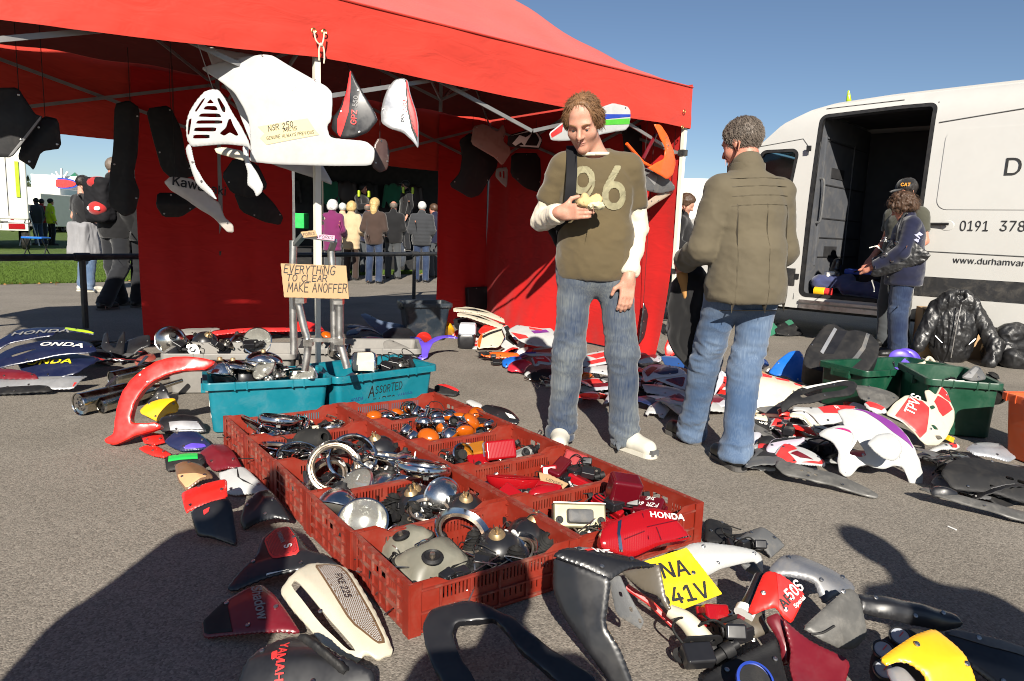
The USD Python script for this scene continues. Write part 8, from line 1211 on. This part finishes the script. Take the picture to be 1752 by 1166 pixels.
    pf=(lambda v,n:.012*np.abs(np.sin((v[:,2]-loc[2])*math.pi/.075)))if kind=='puffer' else(lambda v,n:ft(v,n)+f2(v,n)*.8)
    obj({'tee':'t_shirt','puffer':'puffer_jacket'}.get(kind,'jacket'),disp(relax(S.mesh(res if not detail else .008),2),pf),tm,t,smooth=True)
    for s in 'rl':
        a,b=P[s+'a'],P[s+'t'];d=unit((b-a)*(1,1,0));z=lambda q,h_:V(q[0],q[1],loc[2]+h_*sc);S=Sdf();lx=V(d[1],-d[0],0)
        S.c(z(a-d*.035*sc,.055),z(a+d*.06*sc,.055),.043*sc,.046*sc,.02).c(z(a+d*.06*sc,.055),z(a+d*.16*sc,.044),.046*sc,.042*sc,.02).c(z(a,.06),z(a+V(0,0,0),.1),.042*sc,.045*sc,.03).pl(z(a,.016),V(0,0,-1),.003)
        sh=obj('shoe',S.mesh(.009 if not detail else .006),shoes,t,smooth=40);q=LineString([tuple((a-d*.04*sc)[:2]),tuple((a+d*.06*sc)[:2]),tuple((a+d*.168*sc)[:2])]).buffer(.043*sc,quad_segs=5);so=trimesh.creation.extrude_polygon(q,.022*sc,engine='earcut');so.apply_translation((0,0,loc[2]+.002));obj('sole',so,SOLE if shoes is SHOEB else SHOEW,sh)
        if detail and shoes is SHOEW:
            obj('toe_cap',cat(bx(z(a+d*.2*sc,.03),(.05,.02,.03),R3(lx,d,V(0,0,1)))),GREYP,sh)
            for k in range(4):obj('lace',tube(curve([z(a+d*(.05+.022*k)*sc-lx*.022,.088-.008*k),z(a+d*(.055+.022*k)*sc,.1-.01*k),z(a+d*(.06+.022*k)*sc+lx*.022,.088-.008*k)],9),.0035,5),PWHITE,sh)
    # --- hair, brows, eyes, lips
    hk,hm=hair[0],hair[1]
    if hk!='bald':
        S=Sdf();th_={'short':.012,'receding':.005,'crop':.004,'curly':.022,'long':.02,'bob':.026,'ring':.008,'cap':.008}[hk]
        S.e(hq_(0,-.014,.032),a_(.077+th_,.097+th_,.088+th_),.01,hM)
        if hk=='long':S.c(hq_(0,-.06,.0),hq_(0,-.09,-.14),.075*sc,.06*sc,.04).c(hq_(0,-.08,-.1),hq_(0,-.1,-.24),.065*sc,.03*sc,.03)
        if hk in('bob','curly'):S.e(hq_(0,-.04,-.02),a_(.08+th_,.075+th_,.085+th_),.03,hM)
        if hk=='receding':S.e(hq_(.072,-.02,.005),a_(.02,.045,.045),.02,hM).e(hq_(-.072,-.02,.005),a_(.02,.045,.045),.02,hM).e(hq_(0,-.075,-.02),a_(.055,.035,.05),.03,hM)
        S.e(hq_(0,.105,-.035 if hk!='receding' else .0),a_(.088 if hk!='receding' else .07,.088 if hk!='receding' else .1,.115 if hk!='receding' else .13),.015,hM,'s');S.b(hq_(0,.06,-.12),a_(.2,.12,.075),.01,.02,hM,'s')
        S.b(hq_(0,-.04,{'long':-.4,'receding':-.118}.get(hk,-.16)),a_(.2,.2,.08),.01,.02,hM,'s')
        if hk=='ring':S.e(hq_(0,.0,.1),a_(.08,.11,.07),.01,hM,'s')
        amp={'curly':.03,'bob':.01,'long':.01,'receding':.004,'crop':.003}.get(hk,.006);fh=folds(amp,(38,38,22)if hk!='curly' else(30,30,30),seed+5)
        hmm=disp(S.mesh(max(.005 if detail else .009,res*.5)),fh);ho=obj('hair',hmm,hm,t,smooth=True)
        if detail or hk=='curly':
            v,fc,n=meshkit.arrays(hmm,True);r=np.random.default_rng(seed);n_c=4500 if detail else 900;ix=r.integers(0,len(v),n_c);p0=v[ix];nn=n[ix];ctr=hq_(0,-.05,.06);dn=hM@V(0,-.35,-1.);tg=dn-nn*np.einsum('ij,j->i',nn,dn)[:,None];tg=tg/np.maximum(np.linalg.norm(tg,axis=1),1e-6)[:,None]+r.normal(0,.16,(n_c,3));L={'receding':.026,'crop':.012,'curly':.035}.get(hk,.02)*r.uniform(.5,1.2,(n_c,1));lf_=.12 if hk=='receding' else .35 if hk!='crop' else .6
            C=np.stack([p0-nn*.004,p0+nn*L*lf_*.5+tg*L*.35,p0+nn*L*lf_*.55+tg*L*.75,p0+nn*L*lf_*.35+tg*L*1.15],1)-OFF[str(t.GetPath())]
            bc=UsdGeom.BasisCurves.Define(stage,str(ho.GetPath())+'/strands');bc.CreateTypeAttr('cubic');bc.CreateBasisAttr('catmullRom');bc.CreateWrapAttr('pinned');bc.CreateCurveVertexCountsAttr(Vt.IntArray.FromNumpy(np.full(n_c,4,np.int32)));bc.CreatePointsAttr(Vt.Vec3fArray.FromNumpy(C.reshape(-1,3).astype(np.float32)));bc.CreateWidthsAttr(Vt.FloatArray([.0014]));bc.SetWidthsInterpolation('constant')
            UsdShade.MaterialBindingAPI.Apply(bc.GetPrim()).Bind(hm)
    if hk=='cap' or len(hair)>2:
        cm=hair[2]if len(hair)>2 else BLK;S=Sdf().e(hq_(0,-.012,.05),a_(.09,.108,.085),.01,hM).b(hq_(0,0,-.04),a_(.2,.2,.075),.01,.01,hM,'s');co=obj('cap',S.mesh(.009),cm,t,smooth=True);obj('peak',Sdf().e(hq_(0,.1,.042),a_(.07,.075,.008),.005,hM).mesh(.008),cm,co,smooth=True)
    if detail or res<.012:
        ew=mat('eye_white',(.6,.57,.53),.2);ed=mat('eye_iris',(.03,.04,.045),.1)
        for s in(1,-1):
            e=trimesh.creation.icosphere(subdivisions=2,radius=.0125*sc);e.apply_translation(hq_(.032*s,.0685,-.005));eo=obj('eye',e,ew,t,smooth=True);i_=trimesh.creation.icosphere(subdivisions=2,radius=.007*sc);i_.apply_translation(hq_(.032*s,.0755,-.009));obj('iris',i_,ed,eo,smooth=True)
            obj('eyelid',Sdf().e(hq_(.032*s,.0695,.001),a_(.0155,.014,.0105),.002,hM).b(hq_(.032*s,.07,-.0185),a_(.03,.03,.01),.001,.002,hM,'s').mesh(.003),sk,t,smooth=True)
            obj('eyebrow',tube(curve([hq_(.014*s,.091,.016),hq_(.032*s,.0885,.022),hq_(.05*s,.074,.017)],8),np.linspace(.004,.0025,len(curve([hq_(0,0,0)]*3,8))),6),hm,t)
        obj('lips',Sdf().e(hq_(0,.0845,-.0648),a_(.021,.011,.0058),.002,hM).e(hq_(0,.0825,-.0752),a_(.018,.011,.0065),.002,hM).c(hq_(-.02,.09,-.07),hq_(.02,.09,-.07),.0025,.0025,.004,'s').mesh(.0028),LIP,t,smooth=True)
    return t,P,Wp,hq_,hM,TR,sc
DRAPE={}
def patch(name,mesh2d,t,body_pts,P0,ax,ay,nrm,m,up=.004):
    'flat print laid on the cloth by casting onto its surface points'
    v=np.array(mesh2d.vertices);q=P0+v[:,:1]*ax+v[:,1:2]*ay;kd=cKDTree(np.column_stack([(body_pts-P0)@ax,(body_pts-P0)@ay]));h_=(body_pts-P0)@nrm;out=[]
    d,ix=kd.query(v[:,:2],k=6);w_=1/np.maximum(d,1e-4);hh=(h_[ix]*w_).sum(1)/w_.sum(1);obj(name,trimesh.Trimesh(q+(hh+up+v[:,2])[:,None]*nrm,mesh2d.faces,process=False),m,t)
def world_pts(path_,t):m=UsdGeom.Mesh.Get(stage,path_);return np.array(m.GetPointsAttr().Get())+OFF[str(t.GetPath())]
# --- the man eating
L1=D(1022,600,3.66)*(1,1,0)
JM=dict(hip=(.035,0,.945),rh=(.125,0,.92),lh=(-.06,0,.92),rk=(.145,.03,.5),lk=(-.125,.02,.5),ra=(.165,-.03,.085),la=(-.165,.0,.085),rt=(.175,.14,.03),lt=(-.255,.1,.03),ch=(.045,0,1.27),nk=(.066,.0,1.485),rs=(.205,-.01,1.415),ls=(-.107,-.01,1.42),re=(.315,-.05,1.15),rw=(.215,.21,1.185),le=(-.165,-.06,1.13),lw=(-.125,.11,.885),hd=(.13,.08,1.615),rhand=(-.85,.5,.06),rback=(.25,.9,.2),rthumb=(0,.15,.95),rcurl=.32,lhand=(.05,.08,-1),lback=(-.35,.94,0),lthumb=(.95,.3,0))
t,P,Wp,hq_,hM,TR,sc=person('man in olive 96 t-shirt and washed jeans looking down at the food he holds',L1,(-.07,-1),1.845,JM,('tee',OLV),JEAN1,SHOEW,('receding',H_SANDY),SK,.009,hres=.0048,under=CREAMC,hpitch=.55,hyaw=-.22,hroll=.05,hands='full',hcurl=.3,detail=True,legw=.94,w=1.0,hem=.875,seed=4,flare=1.06)
pts=world_pts(str(t.GetPath())+'/t_shirt',t);fr_=TR[:,1];pts=pts[(pts-P['ch'])@fr_>.02]
for k,(dg,x0)in enumerate((('9',-.15),('6',.0))):
    m=meshkit.text_mesh(dg,.2,.0006,True);m.vertices=np.array(m.vertices)*(.14/m.bounds[1][0],1,1)
    patch('print_digit',m,t,pts,P['ch']-TR[:,0]*-x0*-1+TR[:,2]*-.06,-TR[:,0],TR[:,2],fr_,mat('print_faded_olive',(.23,.21,.125),.8,var=.3,sc=30.),.005)
sp=[P['nk']+TR[:,0]*.115-fr_*.09,P['nk']+TR[:,0]*.115+TR[:,2]*.03,P['ch']+TR[:,0]*.125+fr_*.15+TR[:,2]*.1,P['ch']+TR[:,0]*.145+fr_*.135-TR[:,2]*.06,P['ch']+TR[:,0]*.2+fr_*.02-TR[:,2]*.16]
def strap(pts_,wd,nrm,m,name,t,th=.004):
    c=curve(pts_,30);tg=np.gradient(c,axis=0);sd=np.cross(tg,nrm);sd/=np.linalg.norm(sd,axis=1)[:,None];v=np.vstack([c-sd*wd/2,c+sd*wd/2]);k=len(c);f=[[i,i+1,k+i+1]for i in range(k-1)]+[[i,k+i+1,k+i]for i in range(k-1)]
    return obj(name,solid(trimesh.Trimesh(v,f,process=False),th),m,t,smooth=60)
bg=thing('rucksack','black rucksack on the back of the eating man, strap over his shoulder','rucksack',P['ch']*(1,1,0)+V(0,0,P['ch'][2]-.3));NYL=cloth('nylon_black',(.01,.01,.012),sheen=0.)
strap(sp,.052,fr_,NYL,'strap',bg);b_=Sdf().e(P['ch']-fr_*.2-TR[:,2]*.02,(.16,.1,.24),.02,TR).c(P['ch']-fr_*.16+TR[:,0]*.16-TR[:,2]*.2,P['ch']-fr_*.12+TR[:,0]*.22-TR[:,2]*.12,.06,.04,.05).mesh(.014);obj('bag',disp(b_,folds(.01,(9,9,9),3)),NYL,bg,smooth=True);obj('buckle',rbox((.05,.02,.06),.006).apply_transform(np.vstack([np.column_stack([TR,sp[3]+fr_*.006]),[0,0,0,1]])),BLACK,bg)
hw=P['rw'];fc=hw+unit(V(.93,-.36,.1))*.135+V(0,-.02,.035)
fd=thing('bread_roll','torn pale bread roll in the hand of the eating man','food',fc);obj('bread',disp(Sdf().e(fc,(.055,.03,.022),.01).e(fc+V(.035,0,.012),(.024,.024,.024),.01).e(fc+V(-.02,0,.02),(.014,.014,.022),.01).mesh(.006),folds(.008,(40,40,40),2)),mat('bread_crumb',(.5,.36,.17),.85,var=.12,bump=.4),fd,smooth=50);obj('wrapper',disp(Sdf().e(fc+V(.03,-.005,-.012),(.042,.03,.016),.01).mesh(.006),folds(.01,(50,50,50),4)),mat('paper_wrap',(.5,.47,.3),.7),fd,smooth=30)
# --- the man seen from behind
L2=D(1266,600,3.5)*(1,1,0)
t,P,Wp,hq_,hM,TR,sc=person('man in khaki jacket and light blue jeans seen from behind',L2,(-.28,.96),1.75,dict(hip=(-.0,0,.93),rh=(.095,0,.91),lh=(-.095,.03,.91),rk=(.03,-.01,.49),lk=(-.07,.2,.5),ra=(-.045,-.1,.085),la=(-.03,.36,.085),rt=(-.04,.07,.03),lt=(-.06,.54,.03),ch=(0,.02,1.25),nk=(-.01,.05,1.47),rs=(.168,.03,1.38),ls=(-.168,.03,1.38),re=(.238,.05,1.1),le=(-.225,.05,1.1),rw=(.15,.28,1.05),lw=(-.2,.27,1.02),hd=(-.03,.09,1.625)),('jacket',JACK),JEAN2,SHOEB,('crop',H_GREY),SKR,.0105,hres=.008,hpitch=.3,hyaw=.45,hands='full',detail=True,legw=.98,w=.94,hem=.845,flare=1.1,belly=.015,seed=9)
pts=world_pts(str(t.GetPath())+'/jacket',t);bk_=-TR[:,1];bp=pts[(pts-P['ch'])@bk_>.04]
def seam(p,q,wd=.003):
    n_=24;c=np.array(p)+(np.array(q)-np.array(p))*np.linspace(0,1,n_)[:,None];L_=LineString(c).buffer(wd/2,quad_segs=1);patch('seam',trimesh.creation.extrude_polygon(L_.segmentize(.02),.0006,engine='earcut'),t,bp,P['ch'],TR[:,0],TR[:,2],bk_,mat('seam_dark',(.075,.062,.042),.9),.001)
for z in(.19,.15,.105,.06):seam((-.15,z-.01),(.15,z))
seam((-.13,.06),(-.145,-.45));seam((.15,.06),(.15,-.45));seam((.0,.06),(.0,-.45));seam((-.19,-.44),(.19,-.44))
obj('collar',disp(loft([rring(.17,.17,.08,z,8)@TR.T+P['nk']+TR[:,1]*.01 for z in(-.03,.05)]+[rring(.15,.15,.07,z,8)@TR.T+P['nk']+TR[:,1]*.01 for z in(.055,-.02)]),folds(.006,(20,20,20),3)),JACK,t,smooth=50)
cb=P['lw']+V(.07,.12,-.27);bgm=disp(Sdf().e(cb,(.1,.08,.25),.04).c(cb+V(.02,0,.1),cb+V(.05,-.02,-.24),.07,.06,.05).mesh(.012),folds(.022,(9,9,5),7));bt=thing('coat_over_arm','black coat hanging folded in front of the man seen from behind','coat',cb-V(0,0,.3));obj('cloth',bgm,BLK,bt,smooth=True);obj('lining',Sdf().c(cb+V(-.06,-.05,.2),cb+V(-.03,-.07,.08),.03,.02,.01).mesh(.01),mat('tan_lining',(.4,.2,.06),.8),bt,smooth=True)
# --- woman with handbag and man in cap at the van
L3=G(1530,612)*(1,1,0)
t,P,Wp,hq_,hM,TR,sc=person('woman in navy fleece with a black handbag at the open van door',L3,(-.9,.42),1.66,dict(hd=(.0,.1,1.62),nk=(0,.03,1.48),rw=(.2,.3,1.0),re=(.24,.08,1.12),lw=(-.16,.3,.98),le=(-.25,.06,1.14)),('jacket',NVY),JEAN3,SHOEB,('curly',H_BROWN),SKR,.011,hpitch=.55,hyaw=-.1,w=1.22,legw=1.3,hem=.8,seed=12,belly=.04)
pts=world_pts(str(t.GetPath())+'/jacket',t)
cv_=unit(CAM-P['ch']);cv_=unit(cv_*(1,1,0));cr_=V(-cv_[1],cv_[0],0);fpts=pts[(pts-P['ch'])@cv_>-.02]
def flatp(shape,P0,m,nm='emblem'):patch(nm,trimesh.creation.extrude_polygon(shape,.0006,engine='earcut')if hasattr(shape,'exterior')else shape,t,fpts,P0,cr_,V(0,0,1),cv_,m,.004)
PLIL=mat('print_lilac',(.35,.36,.5),.6)
SZ=Polygon([(0,.06),(.04,.09),(.075,.065),(.052,.052),(.04,.06),(.03,.052),(.075,.02),(.035,-.012),(0,.012),(.022,.026),(.034,.017),(.045,.026)])
wp_=lambda px,py:PL(px,py,P['ch']+cv_*.12,cv_)
flatp(SZ,wp_(1563,413),PLIL);S2=Polygon([(a*.45,b*.4)for a,b in SZ.exterior.coords]);flatp(S2,wp_(1510,411),PWHITE);tx_=meshkit.text_mesh('SUZUKI',.018,.0006,True);flatp(tx_,wp_(1505,414),PWHITE,'lettering')
for a,b in(((1492,480),(1495,500)),((1519,474),(1520,502)),((1489,424),(1500,421)),((1500,421),(1511,432)),((1511,432),(1508,448))):o2=wp_(*a);e2=wp_(*b);flatp(LineString([(0,0),((e2-o2)@cr_,(e2-o2)[2])]).buffer(.006).segmentize(.03),o2,PWHITE,'piping')
hb=thing('handbag','black leather handbag with buckles on the arm of the woman in navy','handbag',wp_(1545,470));hbp=lambda px,py,o=.0:PL(px,py,P['ch']+cv_*(.2+o),cv_)
R_=R3(cr_,V(0,0,1),cv_);P_=Panel([(1490,470),(1500,448),(1520,420),(1532,410),(1548,408),(1570,418),(1592,436),(1586,446),(1550,460),(1510,472),(1496,474)],hbp(1540,440),cv_,bulge=.05,rim=.012,th=.12,crease=.01,round_=1);obj('bag',disp(P_.mesh(),folds(.006,(24,24,24),3)),LEATH,hb,smooth=60)
obj('handle',tube(curve([hbp(1533,418,.03),hbp(1537,390,.03),hbp(1546,368,-.04),hbp(1552,366,-.1)],20),.013,8),LEATH,hb,smooth=40)
for px,py in((1534,416),(1515,436),(1536,436),(1526,446)):obj('buckle',lathe([(.012,-.004),(.018,0),(.012,.004),(.012,-.004)],14,R_,hbp(px,py,.075)),STEEL,hb)
L4=D(1534,500,7.62)*(1,1,0)
t,P,Wp,hq_,hM,TR,sc=person('man in olive t-shirt and black cap leaning to the van behind the woman',L4,(-.5,-.2),1.82,dict(rw=(.22,.2,.92),lw=(-.24,.25,.96)),('tee',OLT),TROUG,SHOEB,('short',H_DARK,BLK),SKR,.012,hpitch=.35,w=1.12,seed=15,hyaw=-.2)
m=meshkit.text_mesh('CAT',.032,.001,True);ce=hq_(0,-.012,.05);cvd=unit(CAM-ce);cr2=unit(np.cross([0,0,1.],cvd));cu2=np.cross(cvd,cr2);m.vertices=ce+(np.array(m.vertices)[:,:1]-.055)*cr2*1.0+(np.array(m.vertices)[:,1:2]+.0)*cu2+cvd*.112+np.array(m.vertices)[:,2:3]*cvd;obj('lettering',m,GOLDP,t)
# --- boy behind the corner pole
person('boy in a black jacket looking down behind the gazebo corner pole',D(1160,500,8.2)*(1,1,0),(.75,-.35),1.62,dict(rw=(.1,.3,1.05),lw=(-.1,.3,1.05)),('jacket',BLK),TROUG,SHOEB,('short',H_BROWN),SK,.014,hpitch=.5,seed=18)
# --- on the left, behind the gazebo
t,P,Wp,*_=person('man in black t-shirt with a grey hoodie round his waist, left of the rucksack',G(150,499),(.5,.85),1.72,dict(rw=(.24,.2,1.02),re=(.27,-.02,1.14),lw=(-.24,.2,1.02)),('tee',BLK),JEAN2,SHOEW,('short',H_DARK,BLK),SK,.013,hpitch=.25,w=1.12,seed=20)
hs=thing('hoodie','light grey hoodie tied round the waist of the man in black','hoodie',P['hip']-V(0,0,.4));obj('cloth',disp(Sdf().fc(P['hip']+V(0,0,.1),P['hip']+V(0,-.02,-.34),.19,.225,.02).c(P['hip']+V(.1,-.18,.05),P['hip']+V(.06,-.2,-.4),.05,.04,.04).mesh(.014),folds(.03,(9,9,2),5)),GREYS,hs,smooth=True)
t,P,Wp,hq_,hM,TR,sc=person('bald man with a red and black rucksack walking away on the left',G(204,526),(.35,.9),1.86,dict(ra=(.1,-.3,.1),rk=(.1,-.02,.5),la=(-.14,.15,.085),rt=(.1,-.12,.03),lt=(-.15,.32,.03)),('jacket',BLK),TROU,SHOEB,('crop',H_GREY),SKR,.012,hpitch=.1,w=1.1,legw=1.25,seed=22)
wb=thing('sleeve_panel','white shoulder panel on the jacket of the bald man with the rucksack','jacket panel',P['ls']*1.);obj('panel',Sdf().c(P['ls']+V(0,0,.0),P['le'],.068,.056).mesh(.013),WHT,wb,smooth=True)
rk=thing('rucksack','red, black and white rucksack on the bald man','rucksack',P['ch']-V(0,0,.3));fb=-TR[:,1]
obj('bag',disp(Sdf().b(P['ch']+fb*.2,(.17,.1,.26),.06,.03,TR).mesh(.013),folds(.012,(9,9,9),6)),NYL,rk,smooth=True);obj('red_pocket',Sdf().e(P['ch']+fb*.27-TR[:,2]*.1+TR[:,0]*.05,(.13,.09,.09),.03,TR).mesh(.013),REDJ,rk,smooth=True);obj('red_flap',Sdf().e(P['ch']+fb*.2+TR[:,2]*.2,(.15,.12,.08),.03,TR).mesh(.013),REDJ,rk,smooth=True);obj('white_band',Sdf().b(P['ch']+fb*.335-TR[:,2]*.1+TR[:,0]*.06,(.1,.02,.025),.015,.01,TR).mesh(.012),PWHITE,rk,smooth=True)
person('man in dark jacket and black trousers beside the bald man',G(226,528)+V(.1,.12,0),(.3,.9),1.8,None,('jacket',BLK),TROU,SHOEB,('short',H_DARK),SKR,.014,seed=24)
# --- the crowd at the trade trailer
cr=[('grey-haired woman in a plum fleece at the trader, left of the beige coat',569,486,1.6,('jacket',PLUM),TROUG,('bob',H_WHITE),(.1,1),1.),('blonde woman in a beige belted coat at the trader',601,480,1.62,('coat',BEIGE),TIGHTS,('bob',H_BLOND),(.2,1),1.0),('woman with long fair hair in a brown quilted jacket',640,486,1.68,('jacket',CHOC),JEAN3,('long',H_BLOND),(.1,1),1.),('balding man in black with a white carrier bag',672,478,1.7,('jacket',BLK),TROUG,('ring',H_GREY),(0,1),1.08),('white-haired person in a charcoal quilted jacket',720,484,1.68,('puffer',PUFF),JEAN3,('short',H_WHITE),(.0,1),1.),('man with short brown hair right of the quilted jacket',741,476,1.7,('jacket',NVY),TROUG,('short',H_BROWN),(-.9,.4),1.),('second white-haired person half hidden left of the blonde woman',586,474,1.62,('jacket',BEIGE),TROUG,('short',H_WHITE),(0,1),1.),('red-faced bald man beyond the fair-haired woman',628,470,1.66,('jacket',NVY),TROUG,('ring',H_GREY),(.4,1),1.)]
for k,(lb,px,py,hh,tp,lg,hr,fc_,w_)in enumerate(cr):t,P,Wp,*_=person(lb,G(px,py),fc_,hh,dict(rw=(.18,.24,1.05),lw=(-.18,.24,1.05)),tp,lg,SHOEB,hr,SKR,.024,None,w=w_,seed=30+k,hem=.72 if 'coat' in lb else None,flare=1.1 if 'coat' in lb else 1.,legw=1.05)
q=G(688,470)+V(0,-.1,0);tag(obj('carrier_bag',disp(Sdf().e(q+V(0,0,.42),(.09,.06,.25),.05).c(q+V(0,0,.6),q+V(-.03,0,.85),.05,.012,.05).mesh(.02),folds(.02,(7,7,4),3)),PWHITE,None,True),'white carrier bag hanging beside the balding man in black','carrier bag')
q=G(748,470)+V(0,-.1,0);tag(obj('carrier_bag',disp(Sdf().e(q+V(0,0,.6),(.1,.07,.22),.05).c(q+V(0,0,.8),q+V(-.03,0,1.05),.05,.012,.05).mesh(.02),folds(.02,(7,7,4),5)),PWHITE,None,True),'white carrier bag right of the quilted jacket','carrier bag')
st=tc-V(0,0,0)
person('staff man in black and green jacket with cap and sunglasses on the trailer',tc+ts*.75+tn*.2+V(0,0,.55),(-.8,-.5),1.75,None,('jacket',BLK),TROU,SHOEB,('short',H_DARK,BLK),SK,.018,seed=40);person('staff man in green shoulders reaching out on the trailer',tc-ts*.35+tn*.2+V(0,0,.45),(.8,-.4),1.7,dict(rw=(.2,.4,1.25),re=(.26,.12,1.2)),('jacket',BLK),TROU,SHOEB,('short',H_DARK),SKR,.018,seed=41)
for a,b in((.75,1.75),(-.35,1.6)):
    for s in(-1,1):tag(obj('shoulder_flash',rbox((.05,.16,.16),.02).apply_translation(tc+ts*(a+.12*s)+tn*.36+V(0,0,.3+b)),LIME),f'lime green jacket flash on the {"capped" if a > 0 else "reaching"} staff man, {"left" if s < 0 else "right"} one','jacket flash')
for k,(lb,px,y,tp,lg)in enumerate((('man in grey jacket and cap walking far left',67,27,('jacket',TROUG),JEAN2),('person with a red rucksack beside the grey jacket man',75,28,('jacket',REDJ),TROUG),('person in a yellow hi-vis vest far left',90,27,('jacket',HIVIS),TROU))):person(lb,D(px,420,y)*(1,1,0),(-.3+.5*k,1-.9*(k==0)),1.75,None,tp,lg,SHOEB,('short',H_DARK),SKR,.03,seed=50+k)
# --- three onlookers just behind the view, whose shadows fall into it
person('standing onlooker in dark jacket, left of the camera position',V(-.86,-.12,0),(.0,1),1.78,None,('coat',BLK),TROU,SHOEB,('short',H_BROWN),SK,.036,seed=60,w=1.25,flare=1.25,hem=.5);person('standing onlooker in dark jacket, right of the camera position',V(1.47,-.3,0),(.0,1),1.72,None,('jacket',BLK),TROU,SHOEB,('short',H_BROWN),SK,.036,seed=61,w=1.1)
person('photographer crouching behind the camera position',V(.08,-.22,-.31),(.0,1),1.76,dict(rk=(.22,.42,.98),lk=(-.22,.42,.98),ra=(.18,.05,.62),la=(-.18,.05,.62),rt=(.2,.2,.6),lt=(-.2,.2,.6),hip=(0,-.1,.86),rh=(.1,-.1,.84),lh=(-.1,-.1,.84),ch=(0,.0,1.18),nk=(0,.08,1.42),rs=(.18,.07,1.36),ls=(-.18,.07,1.36),rw=(.14,.16,1.24),lw=(-.14,.16,1.24),re=(.28,.1,1.12),le=(-.28,.1,1.12),hd=(0,.1,1.6)),('jacket',BLK),TROU,SHOEB,('short',H_DARK),SK,.036,seed=62,w=1.25)
